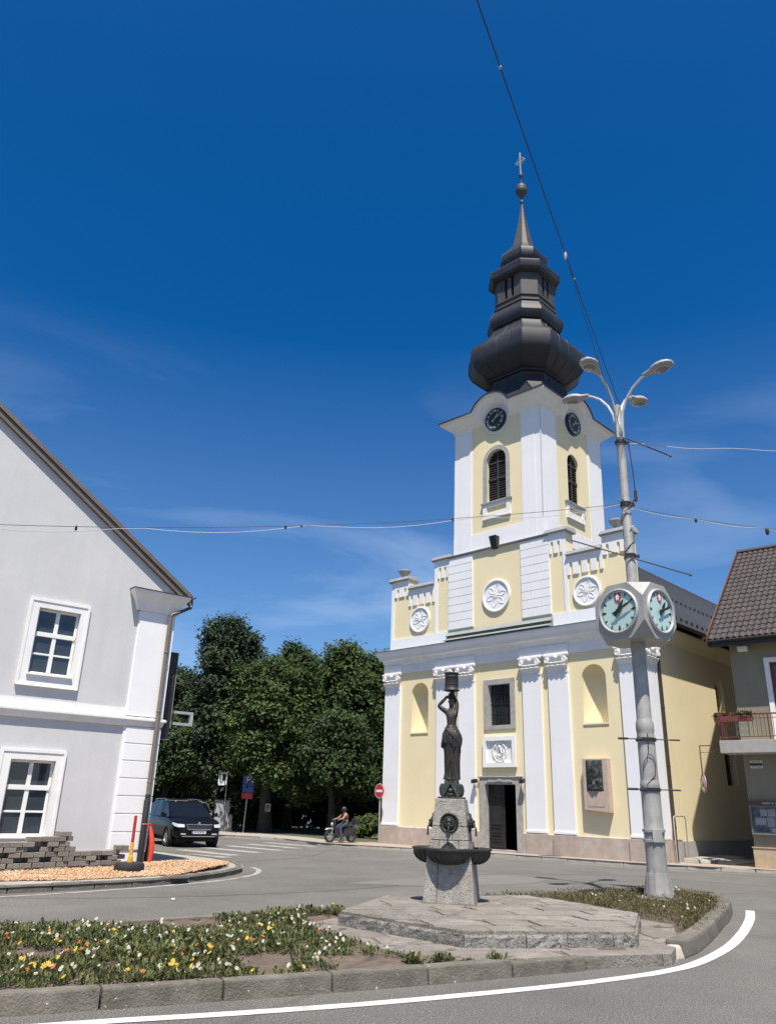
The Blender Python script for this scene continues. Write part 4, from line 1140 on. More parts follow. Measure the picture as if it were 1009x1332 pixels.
    for k in range(4):
        mb = MB(); c_, s_ = cos(k * PI / 2), sin(k * PI / 2)
        for x0, x1 in ((-.5, -.29), (-.11, .11), (.29, .5)):
            pl = [(x0, -1.295), (x1, -1.295), (x1, -1.1), (x0, -1.1)]
            mb.prism([(x * c_ - y * s_, x * s_ + y * c_) for x, y in pl], 25.905, 27.25, lambda x, y, z: (lean(x, z), y * 1.04 + TC, z))
        mk('lantern_mullion', mb, 'sheet_light', ch)
    spire('lantern_roof', [(27.15, 1.24, .55), (27.18, 1.36, .6), (27.26, 1.5, .66), (27.38, 1.57, .7), (27.72, 1.59, .7), (27.82, 1.54, .68), (28.02, 1.15, .5), (28.2, .85, .37), (28.3, .74, .3)], 'sheet')
    spire('upper_dome', [(28.25, .68, .28), (28.32, .78, .33), (28.42, .93, .4), (28.6, 1.02, .45), (28.9, 1.05, .46), (29.08, 1.0, .44), (29.25, .84, .37), (29.5, .64, .28), (29.75, .52, .23)], 'sheet')
    spire('needle_spire', [(29.7, .5, .2), (30.2, .42, .17), (31.2, .25, .1), (32.2, .11, .045), (32.8, .06, .025)], 'sheet_light')
    X, Y = lean(0, 33), TC
    mb = MB(); mb.lathe([(0, 32.7), (.07, 32.75), (.11, 32.85), (.12, 32.9), (.08, 33.0), (.06, 33.2), (.15, 33.32), (.27, 33.46), (.33, 33.66), (.335, 33.72), (.31, 33.76), (.325, 33.8), (.27, 34.0), (.14, 34.14), (.06, 34.2), (.05, 34.6),
                         (.1, 34.68), (.13, 34.8), (.1, 34.92), (.04, 35.0)], 16, c=(X, Y, 0)); mk('finial_ball', mb, 'sheet_light', ch, smooth=True)
    mb = MB(); mb.box(X - .035, X + .035, Y - .035, Y + .035, 34.95, 36.45); mb.box(X - .34, X + .34, Y - .02, Y + .02, 35.79, 35.84)
    mb.tube([(X + .24 * cos(2 * PI * i / 16), Y, 35.82 + .24 * sin(2 * PI * i / 16)) for i in range(17)], .018, 5, cap=False)
    mk('spire_cross', mb, 'galv', ch)

def build_church_extras(ch):
    m = ch.matrix_basis.copy()
    p = thing('memorial_plaque', 'pink stone memorial with dark bronze relief on the church front right of the door', 'plaque', m @ Vector((4.27, -.002, 1.6)), rad(-44.186))
    mb = MB(); mb.hexa([(-.5, -.24, .08), (.5, -.24, .0), (.5, 0, .0), (-.5, 0, .08)], [(-.5, -.24, 1.82), (.5, -.24, 1.82), (.5, 0, 1.82), (-.5, 0, 1.82)])
    mk('plaque_slab', mb, 'plaque', p, bevel=.015)
    mb = MB(); r = random.Random(5); nx, nz = 9, 15; rr = []
    for j in range(nz + 1):
        row = []
        for i in range(nx + 1):
            u, v = i / nx, j / nz
            d = .0 if i in (0, nx) or j in (0, nz) else r.uniform(.0, .07) + .05 * max(0, 1 - abs(u - .42) * 4) * (v < .85) + .04 * max(0, 1 - abs(u - .72) * 5) * (v < .7)
            row.append((-.36 + .66 * u, -.245 - d, .72 + 1.04 * v))
        rr.append(row)
    mb.loft(rr, closed=False); mk('bronze_relief', mb, 'bronze_green', p, smooth=True)
    for x0, x1 in ((-.36, -.04), (-.03, .3)):
        mb = MB(); mb.box(x0, x1, -.25, -.2425, .2, .69); mk('inscription_stone', mb, 'plaque', p, bevel=.004)
    h = thing('pipe_guard', 'thin grey hoop rail guarding the church corner downpipe', 'hoop barrier', m @ Vector((6.62, .62, .12)), rad(-44.186 + 90))
    mb = MB(); mb.tube([(0, 0, 0), (0, 0, 1.36), (.05, 0, 1.43), (.12, 0, 1.45), (.8, 0, 1.45), (.87, 0, 1.43), (.92, 0, 1.36), (.92, 0, 0)], .021, 8); mk('hoop', mb, 'galv', h, smooth=True)
    for x in (0, .92):
        mb = MB(); mb.box(x - .06, x + .06, -.06, .06, 0, .012); mk('foot_plate', mb, 'galv', h)
    t = thing('stone_step', 'low stone slab step at the foot of the church side wall, beside the alley', 'step', m @ Vector((6.75, 2.6, .11)), rad(-44.186))
    mb = MB(); mb.hexa([(-.3, -1.2, 0), (.55, -1.2, 0), (.6, 2.1, 0), (-.3, 2.1, 0)], [(-.28, -1.15, .14), (.5, -1.15, .1), (.56, 2.05, .14), (-.28, 2.05, .18)]); mk('step_slab', mb, 'concrete_pale', t, bevel=.02)
    mb = MB(); mb.hexa([(.62, -.6, 0), (1.3, -.7, 0), (1.35, 1.3, 0), (.62, 1.2, 0)], [(.64, -.55, .1), (1.28, -.62, .03), (1.3, 1.2, .06), (.64, 1.1, .12)]); mk('broken_slab', mb, 'concrete_pale', t, bevel=.015)

# ================================================================== STREET CLOCK POST
def build_clock_post():
    t = thing('street_clock_post', 'tall grey lamp post with a four-faced clock and four lamps in the flower bed', 'clock post', (5.28, 16.1, .12))
    def px(z): return .0
    mb = MB(); mb.lathe([(0, -.1), (.4, -.1), (.42, .03), (.4, .045), (0, .045)], 32); mk('base_plate', mb, 'galv', t, smooth=True)
    # fluted foot with cut corners
    mb = MB(); mb.lathe([(.255, .045), (.25, .06), (.215, .44), (.212, .46), (.2, .46), (.2, .5)], 12); mk('foot_sleeve', mb, 'galv', t)
    mb = MB()
    for k in range(4):
        a = PI / 4 + k * PI / 2; c, s = cos(a), sin(a)
        P = lambda u, v, z: (c * u - s * v, s * u + c * v, z)
        mb.hexa([P(.19, -.01, .046), P(.31, -.01, .046), P(.31, .01, .046), P(.19, .01, .046)], [P(.19, -.01, .5), P(.215, -.01, .5), P(.215, .01, .5), P(.19, .01, .5)])
    mk('foot_fin', mb, 'galv', t)
    mb = MB(); mb.lathe([(.19, .45), (.186, 1.1), (.19, 1.12), (.196, 1.14), (.19, 1.17), (.184, 1.19), (.18, 1.98), (.184, 2.0), (.188, 2.03), (.178, 2.08), (.174, 2.12)], 32); mk('pole_section', mb, 'galv', t, smooth=True)
    mb = MB(); mb.lathe([(.172, 2.1), (.168, 2.98), (.166, 3.02), (.176, 3.05), (.176, 3.2), (.152, 3.26), (.148, 3.3), (.143, 4.9)], 32); mk('pole_section', mb, 'galv', t, smooth=True)
    mb = MB(); mb.lathe([(.115, 5.0), (.112, 7.0), (.10, 7.05), (.095, 9.0), (.09, 9.6), (.105, 9.62), (.105, 9.9), (.085, 9.95), (.08, 10.4), (0, 10.42)], 24); mk('pole_section', mb, 'galv', t, smooth=True)
    mb = MB()
    for z in (1.02, 1.2):
        mb.lathe([(.2, z - .03), (.212, z - .025), (.212, z + .025), (.2, z + .03)], 24)
    mb.box(-.1, .08, -.222, -.19, 1.0, 1.22); mk('steel_band', mb, 'galv', t, smooth=True)
    mb = MB(); mb.tube([(-.02, -.19, 3.0), (-.03, -.2, 2.7), (-.06, -.2, 2.55), (-.13, -.17, 2.45), (-.155, -.14, 2.25)], .008, 6)
    mb.tube([(-.03, -.2, 2.6), (.05, -.195, 2.55), (.09, -.18, 2.4), (.06, -.19, 2.2), (-.1, -.165, 2.03)], .008, 6); mk('loose_cable', mb, 'wire', t, smooth=True)
    # banner brackets
    for z, x0, x1 in ((2.88, -.6, .64), (1.94, -.48, .56)):
        mb = MB(); mb.tube([(x0, -.16, z), (x0 + .18, -.16, z), (x0 + .2, -.16, z)], [.022, .022, .014], 8); mb.tube([(x0 + .18, -.16, z), (x1, -.1, z)], .012, 6); mb.tube([(x1 - .2, -.11, z), (x1, -.1, z)], .018, 6)
        mb.lathe([(.185, z - .035), (.2, z - .03), (.2, z + .03), (.185, z + .035)], 24); mk('banner_bracket', mb, 'black', t, smooth=True)
    # four-faced clock: a truncated cube
    A = .58; cz = 5.40; q = .42 * A
    yaw = rad(-51)
    k = A - q                                  # corner cut
    V = []
    bm = bmesh.new(); vv = {}
    pts = set()
    for sx in (-1, 1):
        for sy in (-1, 1):
            for sz in (-1, 1):
                pts |= {(sx * (A - k), sy * A, sz * A), (sx * A, sy * (A - k), sz * A), (sx * A, sy * A, sz * (A - k))}
    pts = sorted(pts)
    for p in pts: vv[p] = bm.verts.new(p)
    bmesh.ops.convex_hull(bm, input=bm.verts[:])
    bmesh.ops.dissolve_limit(bm, angle_limit=.02, verts=bm.verts[:], edges=bm.edges[:])
    bm.faces.ensure_lookup_table()
    # sink the four dial faces
    fs = [f for f in bm.faces if abs(f.normal.z) < .1 and len(f.verts) == 8]
    bmesh.ops.inset_individual(bm, faces=fs, thickness=.035, depth=0)
    me = bpy.data.meshes.new('clock_case'); bm.to_mesh(me); bm.free(); me.materials.append(MAT['clockcase'])
    ck = bpy.data.objects.new('clock_case', me); COL.objects.link(ck); ck.parent = t; ck.location = (0, 0, cz); ck.rotation_euler = (0, 0, yaw)
    mb = MB(); mb.tube([(.1, -.1, .61), (.1, -.1, .72), (.13, -.1, .76)], .012, 6); mk('vent_pipe', mb, 'galv_light', ck)
    for f in range(4):
        ang = f * PI / 2
        DF = lambda a, b, q_, ang=ang: (a * cos(ang) + (A + q_) * sin(ang), a * sin(ang) - (A + q_) * cos(ang), b)
        R = .435
        mb = MB(); mb.lathe([(R, .012), (0, .012)], 40, fn=DF); d = mk('clock_dial', mb, 'dialcyan', ck)
        mb = MB(); mb.lathe([(R - .01, .013), (R - .005, .05), (R + .012, .055), (R + .03, .035), (R + .032, .002)], 40, fn=DF); mk('dial_ring', mb, 'galv_light', d, smooth=True)
        mb = MB()
        for i in range(60):
            a = PI / 2 - i * PI / 30; ca, sa = cos(a), sin(a)
            if i % 5 == 0:
                L, w = (.115, .042) if i % 15 == 0 else (.085, .032)
                if i == 0: continue
                pl = [(R - .03, -w * .2), (R - .03, w * .2), (R - .05, w * .5), (R - .03 - L * .6, w * .5), (R - .03 - L, 0), (R - .03 - L * .6, -w * .5), (R - .05, -w * .5)]
            else: pl = [(R - .035, -.004), (R - .035, .004), (R - .055, .004), (R - .055, -.004)]
            mb.prism([(x * ca - y * sa, x * sa + y * ca) for x, y in pl], .0135, .02, DF)
        mk('hour_marks', mb, 'black', d, kind='stuff')
        mb = MB(); cxs, czs = 0, .29
        mb.prism([(cxs - .075, czs + .1), (cxs + .075, czs + .1), (cxs + .08, czs - .02), (cxs + .05, czs - .09), (cxs, czs - .125), (cxs - .05, czs - .09), (cxs - .08, czs - .02)], .0136, .022, DF)
        e = mk('coat_emblem', mb, 'emblem', d)
        mb = MB(); mb.prism([(-.02, czs + .07), (.02, czs + .07), (.03, czs + .03), (.05, czs), (.025, czs - .02), (.03, czs - .07), (0, czs - .05), (-.03, czs - .07), (-.025, czs - .02), (-.05, czs), (-.03, czs + .03)], .0222, .026, DF)
        mk('emblem_figure', mb, 'signwhite', e)
        for L, w, deg, o in ((.26, .075, 36, .05), (.385, .055, 66, .062)):
            a = PI / 2 - rad(deg); ca, sa = cos(a), sin(a)
            pl = [(-.13, -w * .45), (-.13, w * .45), (-.03, w * .3), (L * .6, w * .5), (L, w * .12), (L, -w * .12), (L * .6, -w * .5), (-.03, -w * .3)]
            mb = MB(); mb.prism([(x * ca - y * sa, x * sa + y * ca) for x, y in pl], o, o + .008, DF); mk('clock_hand', mb, 'black', d)
        mb = MB(); mb.lathe([(0, .078), (.035, .075), (.035, .013)], 12, fn=DF); mk('hand_hub', mb, 'black', d)
    # four lamps on curved arms
    for k_ in range(4):
        a = rad(42) + k_ * PI / 2 + rad(3)
        c, s = cos(a), sin(a)
        arm = [(.075, 9.55), (.085, 9.9), (.12, 10.2), (.24, 10.48), (.42, 10.72), (.62, 10.87), (.74, 10.93)]
        mb = MB(); mb.tube([(c * u, s * u, z) for u, z in arm], [.038, .038, .036, .034, .032, .03, .03], 8); ar = mk('lamp_arm', mb, 'galv_light', t, smooth=True)
        P = lambda u, v, z: (c * u - s * v, s * u + c * v, z + .02 * u + .07 * (u - .7))
        rings = []
        for u, w, zt, zb in ((.70, .05, 10.965, 10.90), (.78, .07, 10.985, 10.885), (.9, .10, 11.0, 10.88), (.96, .16, 11.03, 10.87), (1.08, .20, 11.06, 10.865), (1.22, .2, 11.055, 10.87), (1.34, .155, 11.02, 10.88), (1.42, .07, 10.97, 10.9)):
            zm = lerp(zb, zt, .35)
            rings.append([P(u, w * cos(b), (zm + (zt - zm) * sin(b)) if sin(b) > 0 else (zm + (zm - zb) * sin(b))) for b in [2 * PI * i / 14 for i in range(14)]])
        mb = MB(); mb.loft(rings); lh = mk('lamp_head', mb, 'lampgrey', t, smooth=True)
        mb = MB(); mb.lathe([(0, -.045), (.09, -.035), (.13, -.005), (.135, .01)], 16, fn=lambda x, y, h: P(1.16 + x * 1.15, y, 10.868 + h)); mk('lamp_lens', mb, 'lampglass', lh, smooth=True)
        mb = MB(); mb.lathe([(.15, .0), (.155, -.012), (.135, -.016)], 20, fn=lambda x, y, h: P(1.16 + x * 1.12, y, 10.872 + h)); mk('lens_ring', mb, 'galv_light', lh, smooth=True)
    for z, h in ((9.45, .04), (7.92, .06), (6.72, .05)):
        mb = MB(); mb.lathe([(.1, z - h), (.125, z - h * .8), (.125, z + h * .8), (.1, z + h)], 16); mb.box(.1, .2, -.03, .03, z - .03, z + .03); mk('clamp', mb, 'black', t)
    # flag rods through the shaft
    for z, p, q in ((6.72, (-1.3, -.14, 7.0), (1.22, -.12, 6.3)), (9.4, (.1, -.1, 9.52), (1.08, -.1, 9.1))):
        mb = MB(); mb.tube([p, q], .014, 6); mb.sphere(q, .03, 8, 6); mk('flag_rod', mb, 'darkpipe', t, smooth=True)
    mb = MB()
    mb.tube([(.17, -.02, 9.5), (.2, -.03, 9.0), (.22, -.04, 8.5), (.23, -.03, 8.1)], .012, 6); mb.tube([(.23, -.03, 8.25), (.23, -.03, 8.0)], .035, 8); mb.tube([(.23, -.03, 8.1), (.14, -.02, 7.95)], .02, 6)
    r = random.Random(2)
    mb.tube([(.13 * cos(i * .9), .13 * sin(i * .9) * -1, 8.0 - .12 * i) for i in range(14)], .009, 5)
    mk('pole_wiring', mb, 'wire', t, smooth=True)
    mb = MB(); mb.tube([(.14 * cos(i * 1.1 + 2), -.14 * sin(i * 1.1 + 2), 8.1 - .07 * i) for i in range(12)], .011, 5); mk('pole_wiring', mb, 'wire_pale', t, smooth=True)
    return t

# ================================================================== FOUNTAIN
def build_fountain():
    t = thing('fountain', 'stone drinking fountain with bronze basins and a bronze woman holding a tub overhead', 'fountain', (1.13, 12.98, .3), rad(-13))
    ST = thing  # parts below
    def half(z): return lerp(.385, .33, z / .7) if z < .7 else lerp(.305, .222, (z - .7) / .76)
    def block(z0, z1, f0, f1, g=.006, o=0):
        h0, h1 = half(z0 + .001) + o, half(z1 - .001) + o
        a0, b0 = lerp(-h0, h0, f0) + g, lerp(-h0, h0, f1) - g; a1, b1 = lerp(-h1, h1, f0) + g, lerp(-h1, h1, f1) - g
        mb = MB(); mb.hexa([(a0, -h0, z0 + g), (b0, -h0, z0 + g), (b0, h0, z0 + g), (a0, h0, z0 + g)], [(a1, -h1, z1 - g), (b1, -h1, z1 - g), (b1, h1, z1 - g), (a1, h1, z1 - g)])
        return mb
    def blk(z0, z1, fr):
        for a, b in zip(fr, fr[1:]): mk('pedestal_stone', block(z0, z1, a, b, .003), 'granite', t, bevel=.012)
    blk(0, .70, [0, .27, 1]); blk(.70, .86, [0, .24, .74, 1]); blk(.86, 1.055, [0, .58, 1]); blk(1.055, 1.455, [0, 1])
    mb = MB(); mb.hexa([(-.37, -.37, .0), (.37, -.37, 0), (.37, .37, 0), (-.37, .37, 0)], [(-.3, -.3, .7), (.3, -.3, .7), (.3, .3, .7), (-.3, .3, .7)])
    mb.hexa([(-.29, -.29, .7), (.29, -.29, .7), (.29, .29, .7), (-.29, .29, .7)], [(-.2, -.2, 1.45), (.2, -.2, 1.45), (.2, .2, 1.45), (-.2, .2, 1.45)]); mk('pedestal_core', mb, 'joint', t)
    mb = MB(); mb.box(-.4, .4, -.4, .4, -.02, .012); mk('pedestal_foot', mb, 'joint', t)
    # basins on four sides
    for k in range(4):
        c, s = cos(k * PI / 2), sin(k * PI / 2); y0 = -.24
        G = lambda a, b, h: ((a) * c - (b * 1.0 + y0) * s, (a) * s + (b + y0) * c, h)
        prof = []
        n = 9
        for i in range(n + 1):
            a = PI / 2 * i / n; prof.append((.335 * sin(a) + .02, .72 - .205 * cos(a) - .0))
        prof = [(0, .515)] + prof + [(.372, .725), (.372, .752), (.345, .757), (.325, .74), (.28, .62), (.12, .56), (0, .55)]
        mb = MB(); mb.lathe(prof, 28, fn=lambda a, b, h: G(a, b, h), a0=PI, a1=2 * PI); bs = mk('basin', mb, 'bronze', t, smooth=True)
        mb = MB(); mb.lathe([(0, .705), (.33, .705)], 24, fn=lambda a, b, h: G(a, b, h), a0=PI, a1=2 * PI); mk('basin_water', mb, 'water', bs)
        mb = MB()
        for i in range(11):   # raised leaf pattern round the bowl
            a = PI + PI * (i + .5) / 11
            mb.tube([G((.02 + .335 * sin(q)) * cos(a), (.02 + .335 * sin(q)) * sin(a), .72 - .21 * cos(q)) for q in (.5, .75, 1.0, 1.25, 1.45)], [.008, .014, .016, .012, .006], 5)
        mk('basin_ornament', mb, 'bronze', bs, smooth=True)
        # arched tail piece behind the water
        mb = MB(); pl = [(.16 * cos(PI * i / 12), .70 + .12 * sin(PI * i / 12)) for i in range(13)]
        mb.prism([(x, z - .01) for x, z in [(-.17, .71), (.17, .71), (.1, .78), (.05, .83), (0, .85), (-.05, .83), (-.1, .78)]], -.02, .05, lambda a, b, q: (a * c - (-.315 + q) * s, a * s + (-.315 + q) * c, b)); mk('splash_plate', mb, 'bronze_green', t)
        # lion mask on its disc
        zc = 1.11; yf = -half(zc) - .004
        L = lambda a, b, h: (a * c - (yf - h) * s, a * s + (yf - h) * c, zc + b)
        mb = MB(); mb.lathe([(0, .012), (.105, .012), (.115, .02), (.13, .032), (.142, .02), (.145, -.02)], 28, fn=L); ms = mk('mask_disc', mb, 'bronze', t, smooth=True)
        mb = MB()
        r = random.Random(4)
        def ball(x, z, o, rr, f=(1, 1, 1)):
            rings = [[L(x + rr * f[0] * sin(PI * j / 6) * cos(2 * PI * i / 10), z - rr * f[2] * cos(PI * j / 6), o + rr * f[1] * sin(PI * j / 6) * sin(2 * PI * i / 10)) for i in range(10)] for j in range(7)]
            mb.loft(rings, cap=False)
        ball(0, .01, .03, .055, (1, .9, 1.1)); ball(0, -.025, .075, .032, (1, .9, .8)); ball(-.02, -.04, .08, .018); ball(.02, -.04, .08, .018)
        ball(-.024, .028, .068, .012); ball(.024, .028, .068, .012); ball(-.045, .06, .04, .016); ball(.045, .06, .04, .016); ball(0, -.06, .06, .02); ball(0, .02, .085, .014, (.8, 1, 1.6))
        for i in range(14):
            a = 2 * PI * i / 14; ball(.066 * cos(a), .005 + .07 * sin(a), .03, .019)
        mk('lion_mask', mb, 'bronze', ms, smooth=True)
        mb = MB(); mb.tube([L(0, -.05, .08), L(0, -.065, .105), L(0, -.085, .11), L(0, -.18, .11)], .013, 8); mb.tube([L(0, -.16, .11), L(0, -.19, .11)], .017, 8); mk('spout', mb, 'bronze', ms, smooth=True)
    # bronze base of the figure: block with scrolls and a pointed shield
    mb = MB(); mb.box(-.2, .2, -.17, .17, 1.455, 1.48); mb.hexa([(-.13, -.14, 1.48), (.13, -.14, 1.48), (.13, .14, 1.48), (-.13, .14, 1.48)], [(-.1, -.11, 1.72), (.1, -.11, 1.72), (.1, .11, 1.72), (-.1, .11, 1.72)])
    fb = mk('figure_base', mb, 'bronze_green', t, bevel=.008)
    for s in (-1, 1):
        mb = MB(); mb.lathe([(0, -.13), (.075, -.13), (.09, -.11), (.085, -.07), (.09, 0), (.085, .07), (.09, .11), (.075, .13), (0, .13)], 16, fn=lambda a, b, h: (s * .135 + a * .55, h, 1.58 + b * 1.1)); mk('scroll', mb, 'bronze_green', fb, smooth=True)
    mb = MB()
    mb.tube([(-.11, -.16, 1.485), (0, -.14, 1.69), (.11, -.16, 1.485)], .017, 6); mb.sphere((0, -.15, 1.57), .035, 10, 8); mb.sphere((0, -.15, 1.51), .045, 10, 8, (1, .6, .6)); mb.tube([(0, -.145, 1.66), (0, -.14, 1.72)], .02, 6)
    mk('base_ornament', mb, 'bronze_green', fb, smooth=True)
    # ---- the figure; its body is one skinned surface
    B = 1.72
    J = dict(hip=(0, 0, B + .72, .095), waist=(.0, 0, B + .86, .077), chest=(.0, -.005, B + .97, .092), sternum=(.0, 0, B + 1.05, .08), neck=(.0, -.0, B + 1.12, .034), head0=(.004, -.012, B + 1.165, .046), head1=(.004, -.012, B + 1.225, .058), head2=(.004, 0, B + 1.28, .04),
             shL=(-.075, 0, B + 1.055, .048), elL=(-.215, -.03, B + 1.15, .034), wrL=(-.09, -.02, B + 1.285, .025), haL=(-.045, -.015, B + 1.315, .022),
             shR=(.072, 0, B + 1.06, .048), elR=(.085, .03, B + 1.2, .036), wrR=(.045, .01, B + 1.3, .025), haR=(.03, 0, B + 1.335, .022))
    Ed = [('hip', 'waist'), ('waist', 'chest'), ('chest', 'sternum'), ('sternum', 'neck'), ('neck', 'head0'), ('head0', 'head1'), ('head1', 'head2'), ('sternum', 'shL'), ('shL', 'elL'), ('elL', 'wrL'), ('wrL', 'haL'),
          ('sternum', 'shR'), ('shR', 'elR'), ('elR', 'wrR'), ('wrR', 'haR')]
    body = skin_mesh('statue', J, Ed, 'bronze_brown', t, 2)
    # fingers closed round the stem
    mb = MB()
    for s, z in ((-1, 1.325), (1, 1.345)):
        for i in range(4):
            zz = B + z - .022 + i * .015
            mb.tube([(s * .045, -.012, zz), (s * .03, -.04, zz + .004), (s * .005, -.045, zz + .006), (-s * .008, -.03, zz + .006)], [.0085, .008, .0075, .006], 6)
        mb.tube([(s * .045, .0, B + z - .02), (s * .03, .025, B + z - .005), (s * .008, .032, B + z + .005)], [.009, .0085, .007], 6)
    mk('statue_fingers', mb, 'bronze_brown', body, smooth=True)
    mb = MB(); hz = B + 1.222
    mb.sphere((.004, -.068, hz - .004), .012, 8, 6, (.8, 1.2, 1.6)); mb.sphere((.004, -.06, hz - .03), .012, 8, 6, (1.6, .8, .5)); mb.sphere((.004, -.055, hz - .045), .016, 8, 6)
    for s in (-1, 1): mb.sphere((.004 + s * .022, -.058, hz + .012), .009, 8, 6, (1.3, .8, .7)); mb.sphere((.004 + s * .057, 0, hz), .014, 8, 6, (.5, 1, 1.4)); mb.sphere((.004 + s * .022, -.058, hz + .026), .01, 8, 6, (1.7, .7, .4))
    mk('statue_face', mb, 'bronze_brown', body, smooth=True)
    mb = MB(); r = random.Random(8)
    for i in range(26):
        a, b = r.uniform(0, 2 * PI), r.uniform(.15, 1.25)
        x, y, z = .062 * sin(b) * cos(a), .062 * sin(b) * sin(a) + .012, .058 * cos(b)
        if y < -.035 and z < .035: continue
        mb.sphere((.004 + x, y, hz + .02 + z), .019, 7, 5)
    mb.sphere((.004, .065, hz), .035, 10, 8); mk('statue_hair', mb, 'bronze_brown', body, smooth=True)
    # long draped skirt: many vertical folds, overfold at the hips
    mb = MB(); n = 72; rings = []
    prof = [(.0, .128, .112), (.03, .12, .106), (.1, .114, .10), (.25, .116, .102), (.42, .128, .11), (.55, .136, .114), (.66, .136, .112), (.73, .122, .10), (.79, .096, .082), (.83, .078, .068)]
    for z, ra, rb in prof:
        ring = []
        for i in range(n):
            a = 2 * PI * i / n
            f = (.09 * sin(9 * a + 2.2 * z * 3) + .05 * sin(17 * a - 5 * z) + .03 * sin(5 * a + 9 * z)) * (1 - .55 * z)
            ring.append((ra * (1 + f) * cos(a) + .012 * sin(z * 4), rb * (1 + f) * sin(a) - .01, B + .02 + z))
        rings.append(ring)
    mb.loft(rings); sk = mk('statue_skirt', mb, 'bronze_brown', body, smooth=True)
    mb = MB(); rings = []
    for z, ra, rb in [(.80, .09, .078), (.765, .118, .104), (.72, .145, .122), (.66, .158, .128), (.6, .16, .128), (.55, .156, .124), (.54, .144, .114)]:
        ring = []
        for i in range(n):
            a = 2 * PI * i / n; f = .06 * sin(7 * a + z * 20) + .05 * sin(12 * a - z * 9)
            dz = .055 * sin(2 * a + .6) * (.82 - z) * 4 * .6 - .2 * max(0, abs(cos(a)) - .72) * (.83 - z) * 4
            ring.append((ra * (1 + f) * cos(a), rb * (1 + f) * sin(a) - .01, B + z + dz))
        rings.append(ring)
    mb.loft(rings); mk('statue_drape', mb, 'bronze_brown', body, smooth=True)
    mb = MB()
    mb.tube([(-.09, -.075, B + .8), (-.02, -.125, B + .73), (.05, -.125, B + .66), (.11, -.09, B + .58)], [.02, .028, .03, .02], 7); mb.tube([(.05, -.12, B + .68), (.055, -.13, B + .55), (.04, -.12, B + .42)], [.02, .022, .008], 6)
    mb.tube([(-.03, -.12, B + .6), (-.0, -.125, B + .4), (-.04, -.115, B + .2), (-.03, -.115, B + .06)], [.006, .014, .014, .006], 6); mb.tube([(.05, -.105, B + .5), (.03, -.115, B + .3), (.055, -.105, B + .06)], [.006, .013, .006], 6)
    mk('statue_folds', mb, 'bronze_brown', body, smooth=True)
    mb = MB(); mb.box(-.1, .1, -.1, .1, B - .005, B + .03)
    mb.lathe([(.112, 0), (.118, .02), (.112, .04), (0, .045)], 24, c=(0, -.005, B + .0)); mk('statue_plinth', mb, 'bronze_brown', body, smooth=True)
    # tub on its stem
    mb = MB(); z = B + 1.27; mb.lathe([(.022, 0), (.02, .09), (.03, .11), (.05, .12)], 12, c=(0, 0, z)); mk('tub_stem', mb, 'bronze_brown', t, smooth=True)
    mb = MB(); z = B + 1.385
    mb.lathe([(0, 0), (.09, 0), (.125, .01), (.13, .02), (.118, .035), (.108, .06), (.106, .1), (.111, .104), (.111, .118), (.106, .122), (.106, .225), (.11, .23), (.11, .245), (.106, .25), (.11, .285), (.118, .29), (.116, .305), (.1, .305), (.098, .25), (0, .25)], 28, c=(0, 0, z))
    tb = mk('tub', mb, 'bronze', t, smooth=True)
    mb = MB()
    for i in range(16):
        a = 2 * PI * i / 16; mb.box(-.001, .001, 0, 0.0005, z, z + .001) if False else mb.tube([(.107 * cos(a), .107 * sin(a), z + .05), (.107 * cos(a), .107 * sin(a), z + .28)], .004, 4)
    mk('tub_stave', mb, 'bronze', tb)
    return t

